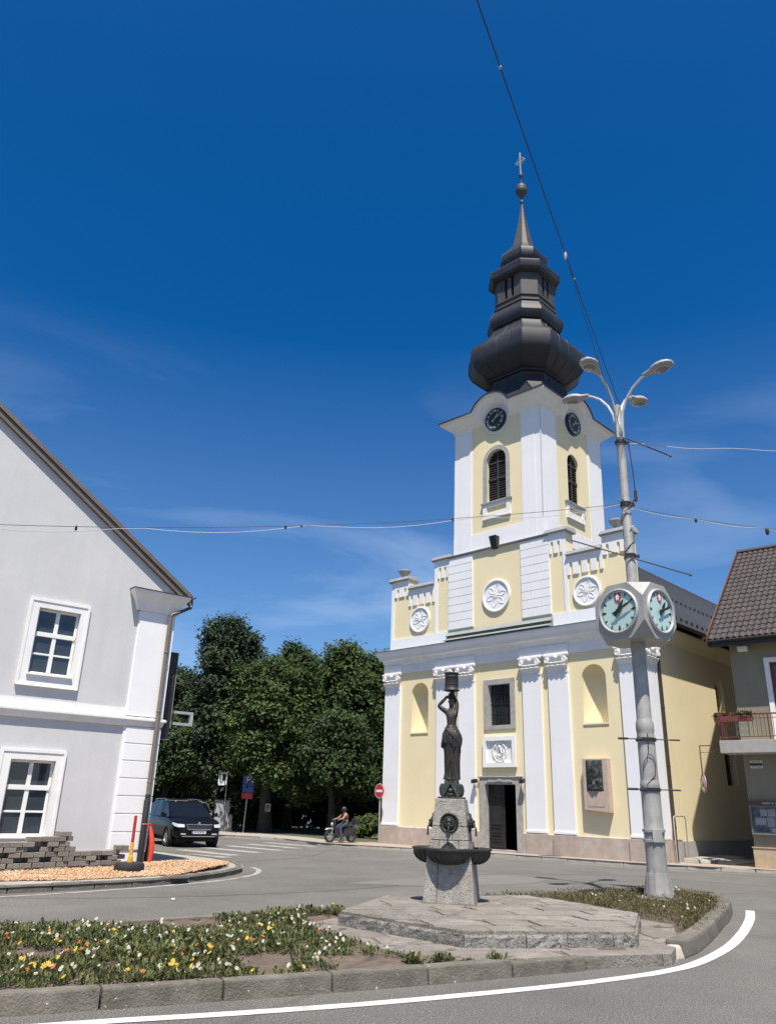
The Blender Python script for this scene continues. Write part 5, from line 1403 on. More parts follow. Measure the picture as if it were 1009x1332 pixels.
# ================================================================== LEFT BUILDING  (local: x along its wall to the right, y into it)
def build_left_house():
    t = thing('corner_house', 'pale grey rendered house with white trim at the left edge, gable end to the road', 'house', (-5.66, 20.51, 0), rad(39.176))
    ul, ur, ll, lr = (-3.59, -2.22, 4.05, 6.03), None, (-3.6, -2.22, .64, 2.57), None
    inn = [rect(-3.39, -2.40, 4.29, 5.85), rect(-3.39, -2.40, .76, 2.38)]
    ax, az = -6.9, 11.52
    mb = MB(); mb.panel([(-13.8, 0), (0, 0), (0, 6.82), (ax, az), (-13.8, 6.82)], inn, 0, .14, FR, side=False); mk('gable_wall', mb, 'greywall', t)
    mb = MB(); mb.add([(0, .001, 0), (0, 16, 0), (0, 16, 6.82), (0, .001, 6.82)], [(0, 1, 2, 3)]); mb.add([(-13.8, .001, 0), (-13.8, 16, 0), (-13.8, 16, 6.82), (-13.8, .001, 6.82)], [(0, 1, 2, 3)])
    mb.add([(-13.8, 16, 0), (0, 16, 0), (0, 16, 6.82), (ax, 16, az), (-13.8, 16, 6.82)], [(0, 1, 2, 3, 4)]); mk('side_wall', mb, 'greywall', t)
    mb = MB(); mb.box(-13.8, .02, -.03, -.001, 0, .45); mk('plinth', mb, 'white', t)
    for (x0, x1, z0, z1), (ix0, ix1, iz0, iz1), trz in (((-3.59, -2.22, 4.05, 6.03), (-3.39, -2.40, 4.29, 5.85), 5.24), ((-3.6, -2.22, .62, 2.57), (-3.39, -2.40, .76, 2.38), 1.79)):
        mb = MB(); mb.panel(rect(x0, x1, z0, z1), [rect(ix0, ix1, iz0, iz1)], -.045, .044, FR)
        mb.panel(rect(x0 - .03, x1 + .03, z0 - .03, z1 + .03), [rect(x0 + .03, x1 - .03, z0 + .03, z1 - .03)], -.062, .0605, FR)
        w = mk('window', mb, 'trim', t)
        mb = MB(); fy = .085
        mb.panel(rect(ix0, ix1, iz0, iz1), [rect(ix0 + .055, ix1 - .055, iz0 + .06, iz1 - .055)], fy, .05, FR)
        mb.box(-2.895 - .045, -2.895 + .045, fy - .012, fy + .05, iz0 + .06, iz1 - .055)
        mb.box(ix0 + .02, ix1 - .02, fy - .025, fy + .05, trz - .055, trz + .05)
        zm = lerp(iz0 + .06, trz - .05, .5); mb.box(ix0 + .05, ix1 - .05, fy - .006, fy + .05, zm - .022, zm + .022)
        mk('frame', mb, 'trim', w, bevel=.006)
        cols = [(ix0 + .055, -2.94), (-2.85, ix1 - .055)]; rows = [(iz0 + .06, zm - .022), (zm + .022, trz - .055), (trz + .05, iz1 - .055)]
        for a, b in cols:
            for c, d in rows:
                mb = MB(); mb.add([(a, fy + .03, c), (b, fy + .03, c), (b, fy + .03, d), (a, fy + .03, d)], [(0, 1, 2, 3)]); mk('pane', mb, 'glasssky', w)
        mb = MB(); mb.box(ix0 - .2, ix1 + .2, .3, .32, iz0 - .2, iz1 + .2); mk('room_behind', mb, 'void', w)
        mb = MB(); mb.hexa([(ix0 - .03, -.10, iz0 - .03), (ix1 + .03, -.10, iz0 - .03), (ix1 + .03, .08, iz0 - .03), (ix0 - .03, .08, iz0 - .03)], [(ix0 - .03, -.10, iz0 + .0), (ix1 + .03, -.10, iz0 + .0), (ix1 + .03, .08, iz0 + .03), (ix0 - .03, .08, iz0 + .03)])
        mk('sill', mb, 'trim', w)
        mb = MB(); mb.box(x0 - .02, x1 + .02, -.085, -.002, z0 - .045, z0 - .031); mk('apron', mb, 'trim', w)
    # corner pilaster: rusticated below the string course, smooth above
    for k in range(7):
        z0, z1 = .47 + k * .405, .47 + k * .405 + .388
        mb = MB(); mb.box(-.86, .05, -.055, -.001, z0, z1); mb.box(.0015, .05, -.001, .75, z0, z1); mk('rusticated_block', mb, 'white', t, bevel=.012)
    mb = MB(); mb.box(-.92, .03, -.03, -.0012, .45, 3.3); mb.box(.0012, .03, -.0012, .8, .45, 3.3); mk('pilaster_backing', mb, 'white', t)
    mb = MB(); mb.box(-.9, .05, -.06, -.0013, 3.55, 6.2); mb.box(.0013, .05, -.0013, .75, 3.55, 6.2); mb.box(-.93, -.901, -.03, -.001, 3.55, 6.2); mk('corner_pilaster', mb, 'white', t)
    mb = MB(); mb.box(-13.8, -.935, -.02, -.001, 3.52, 3.72); mk('white_band', mb, 'trim', t)
    mb = MB(); mb.sweep([(0, 3.30), (.05, 3.31), (.075, 3.36), (.09, 3.43), (.13, 3.45), (.13, 3.50), (0, 3.54)], [(-13.8, 0), (0, 0), (0, 6)], side=1); mk('string_course', mb, 'trim', t, smooth=True)
    prof = [(.07, 6.2), (.10, 6.22), (.12, 6.3), (.18, 6.44), (.26, 6.58), (.30, 6.62), (.32, 6.7), (0, 6.74)]
    mb = MB(); mb.sweep(prof, [(-.93, .3), (-.93, 0), (.0, 0), (.0, 14)], side=1); mk('eaves_return', mb, 'trim', t, smooth=True)
    mb = MB(); mb.sweep([(.34, 6.705), (.345, 6.725), (.0, 6.775), (.0, 6.745)], [(-.93, .3), (-.93, 0), (0, 0), (0, .4)], side=1); mk('cap_cover', mb, 'verge', t)
    # roof
    s = (az - 6.82) / (0 - ax)
    zt = lambda x: 6.82 + s * (-x if x > ax else x - 2 * ax)
    mb = MB()
    for xa, xb in ((.42, ax), (2 * ax - .42, ax)):
        za, zb = zt(xa) if xa < 0 else 6.82 - s * xa, az
        if xa < -13.8: za = 6.82 - s * .42
        mb.hexa([(xa, -.13, za + .16), (xa, 16.2, za + .16), (xb, 16.2, zb + .16), (xb, -.13, zb + .16)], [(xa, -.13, za + .3), (xa, 16.2, za + .3), (xb, 16.2, zb + .3), (xb, -.13, zb + .3)])
    mk('roof', mb, 'rooftile', t)
    for o, a, b, y in ((.0, .0, .17, -.11), (.0, .175, .30, -.15)):
        mb = MB()
        for xa, xb in ((.44, ax), (2 * ax - .44, ax)):
            za = 6.82 - s * .44
            mb.hexa([(xa, y, za + a), (xa, y + .1, za + a), (xb, y + .1, az + a), (xb, y, az + a)], [(xa, y, za + b), (xa, y + .1, za + b), (xb, y + .1, az + b), (xb, y, az + b)])
        mk('verge_board', mb, 'verge', t)
    mb = MB(); pr = [(.07 * cos(PI + PI * i / 8), .07 * sin(PI + PI * i / 8)) for i in range(9)]
    mb.loft([[(.47 + a, y, 6.80 + b) for a, b in pr] + [(.47 + a * .85, y, 6.80 + b * .85) for a, b in pr[::-1]] for y in (-.16, 15)]); mk('roof_gutter', mb, 'darkpipe', t)
    mb = MB(); mb.tube([(.47, .0, 6.76), (.47, -.04, 6.6), (.44, -.1, 6.5), (.1, -.16, 6.3), (-.1, -.16, 6.2), (-.13, -.16, 6.1)], .045, 8); mk('gutter_elbow', mb, 'darkpipe', t, smooth=True)
    mb = MB(); mb.tube([(-.13, -.16, 6.12), (-.13, -.17, 1.6)], .055, 10); dp = mk('downpipe', mb, 'brownpipe', t, smooth=True)
    mb = MB(); mb.tube([(-.13, -.17, 1.72), (-.13, -.17, 1.6), (-.13, -.17, 1.58), (-.13, -.17, .05)], [.062, .062, .075, .075], 12); mk('pipe_boot', mb, 'black', dp, smooth=True)
    mb = MB()
    for z in (2.0, 3.7, 5.2): mb.lathe([(.06, -.025), (.066, 0), (.06, .025)], 10, c=(-.13, -.165, z))
    mk('pipe_clip', mb, 'brownpipe', dp)
    m = Matrix.Translation((-5.66, 20.51, 0)) @ Matrix.Rotation(rad(39.176), 4, 'Z')
    # objects round the corner
    g = thing('hotel_sign', 'tall dark hotel sign with faint vertical letters on the corner of the grey house', 'sign', m @ Vector((.17, .35, 3.08)), rad(39.176))
    mb = MB(); mb.box(0, .28, 0, .35, .0, 2.25); mk('sign_box', mb, 'dark', g, bevel=.01)
    mb = MB(); mb.box(.281, .293, -.01, .36, .28, 2.25); mb.box(0, .293, -.012, .0, -.012, .0); mk('sign_edge', mb, 'galv', g)
    for i, c in enumerate('HOTEL'): text_obj(c, .26, 'sheet_light', g, (.14, -.004, 2.0 - i * .37), .003)
    g = thing('sign_frame', 'empty white rectangular sign frame sticking out behind the hotel sign', 'sign frame', m @ Vector((.06, .55, 3.48)), rad(39.176))
    mb = MB(); mb.panel(rect(.02, 1.12, 0, .36), [rect(.32, 1.04, .065, .295), rect(.02, .25, .065, .295)], 0, .12, FR); mk('frame', mb, 'cabinet', g)
    mb = MB(); mb.box(-.06, .02, .01, .1, .02, .34); mk('wall_bracket', mb, 'cabinet', g)
    g = thing('drain_pipe', 'short black pipe stub standing behind the house corner', 'pipe', m @ Vector((.2, .12, .06)))
    mb = MB(); mb.tube([(0, 0, 0), (0, 0, .7), (0, 0, .72)], [.09, .09, .08], 12); mb.lathe([(.09, .55), (.105, .57), (.105, .68), (.09, .7)], 14); mk('pipe', mb, 'black', g, smooth=True)
    g = thing('red_conduit', 'bright red plastic conduit bowing out beside the black downpipe', 'conduit', m @ Vector((.0, -.27, .05)), rad(39.176))
    pts = [(-.02, .05, 1.0), (.02, .03, .88), (.055, .0, .7), (.075, -.02, .5), (.07, -.03, .3), (.04, -.04, .12), (0, -.04, -.03)]
    P = smooth_path3(pts, 8); nP = len(P)
    mb = MB(); mb.tube(P, [(.018 + .042 * sin(PI * min(1, i / nP * 1.05)) + .005 * (i % 2)) for i in range(nP)], 12); mk('hose', mb, 'orangered', g, smooth=True)
    mb = MB(); mb.tube([(-.2, .06, 1.0), (-.08, .0, 1.0), (.02, .03, 1.0)], .012, 6); mk('tie', mb, 'orangered', g, smooth=True)
    g = thing('marker_post', 'red and yellow marker post standing in a black rubber foot on the gravel', 'marker post', m @ Vector((-.98, -1.62, .12)), rad(39))
    mb = MB(); mb.lathe([(0, 0), (.30, 0), (.32, .03), (.32, .14), (.29, .19), (.24, .2), (.0, .2)], 20); mk('rubber_foot', mb, 'rubber', g, smooth=True)
    mb = MB(); mb.tube([(.0, 0, .19), (0, 0, .32), (0, 0, .33), (0, 0, .6)], [.06, .05, .038, .038], 10); mk('yellow_base', mb, 'amber', g, smooth=True)
    mb = MB(); mb.tube([(0, 0, .6), (0, 0, 1.14), (0, 0, 1.15)], [.034, .034, .02], 10); mk('red_tube', mb, 'red', g, smooth=True)
    return t, m

def smooth_path3(pts, n=6):
    P = [Vector(p) for p in pts]; P = [P[0] * 2 - P[1]] + P + [P[-1] * 2 - P[-2]]; out = []
    for i in range(1, len(P) - 2):
        for k in range(n):
            t = k / n; a, b, c, d = P[i - 1], P[i], P[i + 1], P[i + 2]
            out.append(.5 * ((2 * b) + (c - a) * t + (2 * a - 5 * b + 4 * c - d) * t * t + (3 * b - a - 3 * c + d) * t ** 3))
    out.append(P[-2]); return out

def build_left_ground(m):
    # pavement island in front of the grey house: kerb, concrete strip, gravel
    K = [(-14, 8.0), (-9.5, 12.1), (-6.55, 15.05), (-5.56, 16.0), (-4.46, 17.25), (-3.75, 18.7), (-3.35, 20.3), (-3.4, 21.6), (-3.85, 22.9), (-4.6, 24.2), (-6.0, 25.6), (-10, 30), (-16, 37)]
    Ks = smooth_path(K, 6)
    poly = [(p.x, p.y) for p in Ks] + [(-30, 37), (-30, 8)]
    poly_sheet('left_pavement', poly, .105, 'concrete_pale')
    kb = bpy.data.objects.new('left_kerb', None); COL.objects.link(kb); kb['kind'] = 'structure'
    kerb_stones(Ks, kb, .15, .135, .8, 'concrete', bev=.02, hi=None)
    W = smooth_path([(-9.7, 11.6), (-6.36, 14.66), (-5.71, 15.33), (-4.43, 16.95), (-3.45, 18.6), (-2.95, 20.3), (-3.0, 21.7), (-3.3, 22.6)], 6)
    ribbon('road_marking', W, .13, .005, 'paint_worn')
    # gravel: lumpy bed plus loose stones
    rim = inset_simple(poly, .34)
    def gz(x, y):   # local coordinates of the house: height of the heap
        d = -y
        return .115 + .10 * math.exp(-((x - .55) ** 2) / .8 - ((d - 1.1) ** 2) / 1.0) + .05 * math.exp(-((d - .9) ** 2) / 1.2)
    def inside_g(x, y):
        if y < -2.75 - .12 * sin(x * 1.9): return False
        if x > -.5:
            w_ = m @ Vector((x, y, 0))
            if not inside(rim, w_.x, w_.y): return False
        return y < (-.0 if x < .1 else .9 + .1 * sin(x * 5))
    r = random.Random(5); mb = MB(); g = {}; st = .12
    for i in range(-70, 27):
        for j in range(-26, 9):
            x, y = i * st, j * st
            if inside_g(x, y):
                g[i, j] = len(mb.v); p = m @ Vector((x, y, gz(x, y) + r.uniform(-.012, .012))); mb.v.append(tuple(p))
    for (i, j) in g:
        if (i + 1, j) in g and (i, j + 1) in g and (i + 1, j + 1) in g: mb.f.append((g[i, j], g[i + 1, j], g[i + 1, j + 1], g[i, j + 1]))
    mk('gravel_bed', mb, 'gravelbed', None, smooth=True, kind='structure')
    V = []
    n = 0
    while n < 10000:
        x, y = r.uniform(-5.6, 3.0), r.uniform(-2.9, 1.0)
        if not inside_g(x, y): continue
        n += 1
        c = m @ Vector((x, y, gz(x, y) + .008)); s = r.choice((.014, .018, .022, .024, .036)) * r.uniform(.8, 1.2)
        q = Matrix.Rotation(r.uniform(0, 6), 3, 'Z') @ Matrix.Rotation(r.uniform(0, 6), 3, 'X')
        ax = [q @ Vector(v) * s * r.uniform(.7, 1.2) for v in ((1, 0, 0), (-1, 0, 0), (0, 1, 0), (0, -1, 0), (0, 0, 1), (0, 0, -1))]
        for a, b, d in ((0, 2, 4), (2, 1, 4), (1, 3, 4), (3, 0, 4), (2, 0, 5), (1, 2, 5), (3, 1, 5), (0, 3, 5)):
            V += [tuple(c + ax[a]), tuple(c + ax[b]), tuple(c + ax[d])]
    np_mesh('gravel_stones', V, 3, 'gravel', None, 'stuff', 'tan gravel spread in front of the grey house')
    mh = thing('manhole_cover', 'iron drain cover set in the concrete strip in front of the grey house', 'manhole cover', m @ Vector((-.5, -2.95, .107)), rad(30))
    mb = MB(); mb.lathe([(.0, .012), (.25, .012), (.28, .006), (.28, 0)], 24); mk('cover', mb, 'cast', mh)
    # ---- the heap of paving blocks
    w, d, h = .25, .165, .1
    base = None; cnt = 0
    def row(x): return -1.24 + (x + 3.5) * .21
    names = ['first', 'second', 'third', 'fourth', 'fifth', 'sixth', 'seventh', 'eighth', 'ninth', 'tenth', 'eleventh', 'twelfth', 'thirteenth', 'fourteenth', 'fifteenth', 'sixteenth', 'seventeenth', 'eighteenth', 'nineteenth', 'twentieth']
    def put(x, y, z, rz, layer, k, pos):
        nonlocal base, cnt
        if base is None:
            mb = MB(); mb.box(-w / 2 + .004, w / 2 - .004, -d / 2 + .003, d / 2 - .003, 0, h - .004); base = mk('paving_block', mb, 'paver', None, bevel=.009); o = base
        else: o = base.copy(); COL.objects.link(o)
        o.location = m @ Vector((x, y, z)); o.rotation_euler = (0, 0, rad(39.176 + 11.9) + rz)
        tag(o, 'grey paving block, %s from the left in the %s course up, %s row' % (names[pos - 1], names[layer], ('front', 'back')[k]), 'paving block', 'paving blocks stacked along the house wall')
        cnt += 1
    for layer in range(8):
        x = -5.0 + (.12 if layer % 2 else 0); pos = [0, 0]
        while x < -.72:
            tall = 6 if x < -3.0 else 7 if x < -2.05 else 4 if x < -.7 else 0
            if -2.5 < x < -2.05: tall = 8
            if x > -1.1: tall = 5 if x > -1.0 else 4
            if layer < tall:
                for k, dy in enumerate((0, d + .012)):
                    hole = k == 0 and 1 <= layer < tall - 1 and r.random() < .2
                    if layer == tall - 1 and r.random() < .2 and k == 0 and tall < 8: hole = True
                    if not hole: pos[k] += 1; put(x + r.uniform(-.012, .012), row(x) + dy + r.uniform(-.022, .02), .115 + layer * h, r.uniform(-.05, .05), layer, k, pos[k])
            x += w + .012
    return cnt

# ================================================================== RIGHT HOUSE
def build_right_house():
    RZ = rad(-39.0)
    L0 = Vector((12.09, 27.1, .11))
    m = Matrix.Translation(L0) @ Matrix.Rotation(RZ, 4, 'Z')
    t = thing('roadside_house', 'beige house with brown tiled roof and railed balcony at the right edge', 'house', L0, RZ)
    win = rect(1.22, 2.5, 3.95, 6.42)
    mb = MB(); mb.panel(rect(0, 11, 0, 7.15), [win], 0, .25, FR, side=False); mk('front_wall', mb, 'beige', t)
    mb = MB(); mb.add([(0, .001, 0), (0, 10, 0), (0, 10, 7.15), (0, 5.0, 11.5), (0, .001, 7.15)], [(0, 1, 2, 3, 4)])
    mb.add([(11, .001, 0), (11, 10, 0), (11, 10, 7.15), (11, 5, 11.5), (11, .001, 7.15)], [(0, 1, 2, 3, 4)]); mb.add([(0, 10, 0), (11, 10, 0), (11, 10, 7.15), (0, 10, 7.15)], [(0, 1, 2, 3)])
    mk('gable_wall', mb, 'beige', t)
    for k in range(8):
        mb = MB(); mb.box(k * 1.3 + .003 - .04, k * 1.3 + 1.297 - .04, -.06, -.001, 0, .57); mk('base_stone', mb, 'cream_stone', t, bevel=.008)
    mb = MB(); mb.box(-.06, 11, -.08, -.001, .575, .61); mk('base_ledge', mb, 'cream_stone', t)
    # balcony door-window
    mb = MB(); mb.panel(rect(1.06, 2.66, 3.86, 6.58), [win], -.04, .039, FR); w = mk('window', mb, 'trim', t)
    mb = MB(); mb.panel(win, [rect(1.3, 1.82, 4.05, 5.75), rect(1.9, 2.42, 4.05, 5.75), rect(1.3, 1.82, 5.85, 6.34), rect(1.9, 2.42, 5.85, 6.34)], .1, .06, FR); mk('frame', mb, 'rail', w)
    for a, b, c, d in ((1.3, 1.82, 4.05, 5.75), (1.9, 2.42, 4.05, 5.75), (1.3, 1.82, 5.85, 6.34), (1.9, 2.42, 5.85, 6.34)):
        mb = MB(); mb.add([FR(p, q, .14) for p, q in rect(a, b, c, d)], [(0, 1, 2, 3)]); mk('pane', mb, 'glasssky', w)
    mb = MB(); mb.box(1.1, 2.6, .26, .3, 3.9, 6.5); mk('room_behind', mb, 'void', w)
    # balcony
    bd = .92
    mb = MB(); mb.box(-.44, 7, -bd, -.001, 3.44, 3.84); mk('balcony_slab', mb, 'slab', t, bevel=.01)
    rl = bpy.data.objects.new('railing', None); COL.objects.link(rl); rl.parent = t
    zb, zt = 3.88, 4.63
    mb = MB(); mb.box(-.42, 7, -bd + .03, -bd + .08, zt, zt + .045); mb.box(-.42, -.37, -bd + .08, -.002, zt, zt + .045); mk('hand_rail', mb, 'rail', rl, bevel=.006)
    mb = MB(); mb.box(-.42, 7, -bd + .04, -bd + .07, zb + .05, zb + .075); mb.box(-.41, -.38, -bd + .08, -.002, zb + .05, zb + .075); mb.box(-.36, 7, -bd + .045, -bd + .065, zt - .12, zt - .1); mk('bottom_rail', mb, 'rail', rl)
    for x in (-.4, 1.14, 2.6, 4.1):
        mb = MB(); mb.box(x - .02, x + .02, -bd + .035, -bd + .075, 3.845, zt); mk('rail_post', mb, 'rail', rl)
    base = None
    for k in range(26):
        x = -.22 + k * .125
        if .12 < x < .52: continue
        if base is None: mb = MB(); mb.tube([(0, 0, zb + .07), (0, 0, zt)], .009, 6); base = mk('baluster', mb, 'rail', rl, smooth=True); o = base
        else: o = base.copy(); COL.objects.link(o)
        o.location = (x, -bd + .055, 0)
        if x > .5: o.data = base.data
    for k in range(6):
        o = base.copy(); COL.objects.link(o); o.location = (-.395, -bd + .16 + k * .13, 0)
    mb = MB()
    for x in (.14, .5): mb.tube([(x, -bd + .055, zb + .07), (x, -bd + .055, zt)], .011, 6)
    for i in range(3):
        for s in (-1, 1):
            cx, cz = .32 + s * .08, zb + .2 + i * .22
            mb.tube([(cx + .07 * cos(a) * (1 - a / 14), -bd + .055, cz + .09 * sin(a) * (1 - a / 14)) for a in [q * .5 for q in range(16)]], .009, 5)
    mk('ornamental_panel', mb, 'pale_iron', rl, smooth=True)
    # roof: tiles as real relief on two slopes
    ez, rz, ey, ry = 7.12, 11.75, -.62, 5.0
    mb = MB(); x0, x1 = -.5, 11.5
    mb.hexa([(x0, ey, ez), (x1, ey, ez), (x1, ry, rz), (x0, ry, rz)], [(x0, ey, ez + .12), (x1, ey, ez + .12), (x1, ry, rz + .12), (x0, ry, rz + .12)])
    mb.hexa([(x0, ry, rz), (x1, ry, rz), (x1, 10.6, ez), (x0, 10.6, ez)], [(x0, ry, rz + .12), (x1, ry, rz + .12), (x1, 10.6, ez + .12), (x0, 10.6, ez + .12)]); mk('roof', mb, 'dark', t)
    slope = math.hypot(ry - ey, rz - ez); sy, sz = (ry - ey) / slope, (rz - ez) / slope
    V = []; n = 5; tw, tl = .205, .37; rows = int(slope / tl) + 1; cols = int((x1 - x0) / tw)
    r = random.Random(9)
    for j in range(rows):
        for i in range(cols):
            xa = x0 + i * tw; u0, u1 = j * tl - .02, min(slope + .02, j * tl + tl + .05); dz = r.uniform(-.004, .004)
            if r.random() < .04: dz += .008
            def P(k, u, lift):
                f = k / n; hgt = .135 + .045 * abs(sin(PI * min(1, f * 1.25))) * (1 if f < .8 else .0) + lift + dz
                return (xa + tw * f, ey + sy * u - sz * hgt, ez + sz * u + sy * hgt)
            for k in range(n):
                V += [P(k, u0, .035), P(k + 1, u0, .035), P(k + 1, u1, .0), P(k, u1, .0)]
                V += [P(k, u0, -.0), P(k + 1, u0, -.0), P(k + 1, u0, .035), P(k, u0, .035)]
    o = np_mesh('roof_tiles', V, 4, 'rooftile', t, 'stuff')
    mb = MB(); mb.box(x0 - .06, x0 - .001, ey - .06, ey + .01, ez - .1, ez + .2)
    mb.hexa([(x0 - .05, ey, ez - .08), (x0 - .001, ey, ez - .08), (x0 - .001, ry, rz - .08), (x0 - .05, ry, rz - .08)], [(x0 - .05, ey, ez + .3), (x0 - .001, ey, ez + .3), (x0 - .001, ry, rz + .3), (x0 - .05, ry, rz + .3)]); mk('verge_board', mb, 'brownwood', t)
    mb = MB(); mb.tube([(x0, ey - .07, ez + .06), (x1, ey - .07, ez + .06)], .07, 8); mb.box(x0, x1, ey - .002, ey + .02, ez - .14, ez + .1); mk('roof_gutter', mb, 'black', t)
    mb = MB(); mb.tube([(x0 - .05, ry, rz + .2), (x1, ry, rz + .2)], .12, 8); mk('roof_ridge', mb, 'rooftile', t, smooth=True)
    mb = MB(); mb.box(x0, x1, ey, -.001, ez - .02, ez - .001); mk('soffit', mb, 'brownwood', t)
    mb = MB(); mb.box(.3, .62, -.2, -.0015, 6.85, 7.02); mk('wall_lamp', mb, 'trim', t, bevel=.02)
    # things on the house
    g = thing('street_plate', 'small dark and white street name plate under the balcony', 'name plate', m @ Vector((.39, -.004, 3.13)), RZ)
    mb = MB(); mb.box(-.19, .19, -.02, 0, -.12, .12); mk('plate', mb, 'signwhite', g, bevel=.004)
    mb = MB(); mb.box(-.188, .188, -.0245, -.0205, -.045, .04); mk('dark_band', mb, 'black', g)
    mb = MB(); r = random.Random(6)
    for z in (.078, -.082):
        x = -.15
        while x < .15: w_ = r.uniform(.012, .03); mb.box(x, min(.16, x + w_), -.0235, -.0205, z - .016, z + .016); x += w_ + r.choice((.008, .008, .02))
    mk('print', mb, 'sheet_light', g)
    g = thing('notice_board', 'glazed notice board with photos and papers under the balcony', 'notice board', m @ Vector((.02, -.002, .98)), RZ)
    W = 2.0
    mb = MB(); mb.panel(rect(0, W, 0, .88), [rect(.05, W - .05, .05, .83)], -.13, .12, FR); mk('frame', mb, 'greenframe', g)
    mb = MB(); mb.box(.05, W - .05, -.03, -.01, .05, .83); mk('back_board', mb, 'print', g)
    mb = MB(); mb.box(-.02, W + .02, -.15, -.001, .885, 1.02); mk('header_board', mb, 'brownwood', g, bevel=.006)
    mb = MB(); x = .42
    while x < 1.7:
        w_ = r.uniform(.025, .05); mb.box(x, x + w_, -.1535, -.1505, .925, .98); x += w_ + r.choice((.014, .014, .05))
    mk('header_print', mb, 'paper', g)
    spots = [(.1, .55, .18, .22), (.3, .56, .2, .2), (.53, .55, .22, .22), (.8, .6, .3, .2), (1.15, .55, .3, .25), (.12, .3, .32, .2), (.48, .24, .22, .28), (.75, .2, .3, .3), (.2, .08, .3, .18), (1.1, .15, .35, .3), (.58, .07, .2, .13), (1.5, .2, .35, .5)]
    for i, (x, z, w_, h_) in enumerate(spots):
        mb = MB(); mb.box(x, x + w_, -.036 - .001 * (i % 3), -.031, z, z + h_); mk('notice_paper', mb, 'paper' if i in (1, 2, 5, 6, 10) else 'print', g)
    mb = MB(); mb.add([FR(a, b, -.11) for a, b in rect(.05, W - .05, .05, .83)], [(0, 1, 2, 3)])
    gm = bpy.data.materials.new('case_glass'); gm.use_nodes = True
    nt = gm.node_tree; b = nt.nodes['Principled BSDF']; b.inputs['Roughness'].default_value = .03; b.inputs['Transmission Weight'].default_value = 1; b.inputs['IOR'].default_value = 1.05
    mk('glass', mb, gm, g)
    # road sign hanging from a red bracket off the balcony
    g = thing('no_parking_sign', 'round red rimmed road sign hanging from a red bracket left of the balcony', 'road sign', m @ Vector((-.45, -.5, 3.72)), RZ)
    mb = MB(); mb.tube([(0.02, 0, 0), (-.78, 0, 0), (-.78, 0, -.95)], .024, 8); mb.tube([(0.02, 0, -.2), (-.76, 0, -.22)], .01, 6); mk('bracket', mb, 'rail', g, smooth=True)
    a = rad(-57); SF = lambda x, z, q: (-.78 + x * cos(a) + q * sin(a), x * sin(a) - q * cos(a), -1.22 + z)
    mb = MB(); mb.lathe([(0, -.012), (.3, -.012), (.3, .012), (0, .012)], 28, fn=SF); d = mk('sign_disc', mb, 'signwhite', g)
    mb = MB(); mb.lathe([(.24, .0125), (.3, .0125), (.305, .0), (.3, .0135), (.24, .0135)], 28, fn=SF); mk('red_rim', mb, 'red', d)
    mb = MB(); mb.prism([(-.19, .15), (-.15, .19), (.19, -.15), (.15, -.19)], .0126, .0145, SF); mk('red_bar', mb, 'red', d)
    mb = MB(); mb.prism([(-.12, -.1), (.1, -.1), (.12, -.02), (.06, -.01), (.03, .07), (-.06, .07), (-.1, -.01), (-.13, -.03)], .0126, .0138, SF); mk('sign_symbol', mb, 'black', d)
    # flower boxes
    labs = ['red planter with fluffy plants on the balcony corner, leftmost', 'red planter beside the ornamental iron panel, right one on the balcony']
    for i, (x, y, L, rz2, lb) in enumerate(((-.39, -.42, .7, PI / 2, labs[0]), (.2, -bd - .04, 1.0, 0, labs[1]))):
        g = thing('flower_box', lb, 'planter', m @ Vector((x - (.1 if i == 0 else 0), y, 4.42)), RZ + rz2, 'planters hung on the balcony')
        mb = MB(); mb.hexa([(-L / 2, -.07, 0), (L / 2, -.07, 0), (L / 2, .07, 0), (-L / 2, .07, 0)], [(-L / 2 - .02, -.1, .17), (L / 2 + .02, -.1, .17), (L / 2 + .02, .1, .17), (-L / 2 - .02, .1, .17)]); mk('box', mb, 'terracotta', g, bevel=.008)
        r2 = random.Random(40 + i); V = leaf_tufts([(r2.uniform(-L / 2, L / 2), r2.uniform(-.07, .07), .17, r2.uniform(.6, 1.3)) for _ in range(16)], r2, 22, .12, .08, .05)
        np_mesh('plant', V, 4, 'leafrose', g)
        np_mesh('blossom', flowers([(r2.uniform(-L / 2, L / 2), r2.uniform(-.1, .1), .2) for _ in range(9)], r2, .03, .1), 4, 'petalorange' if i else 'petalwhite', g)

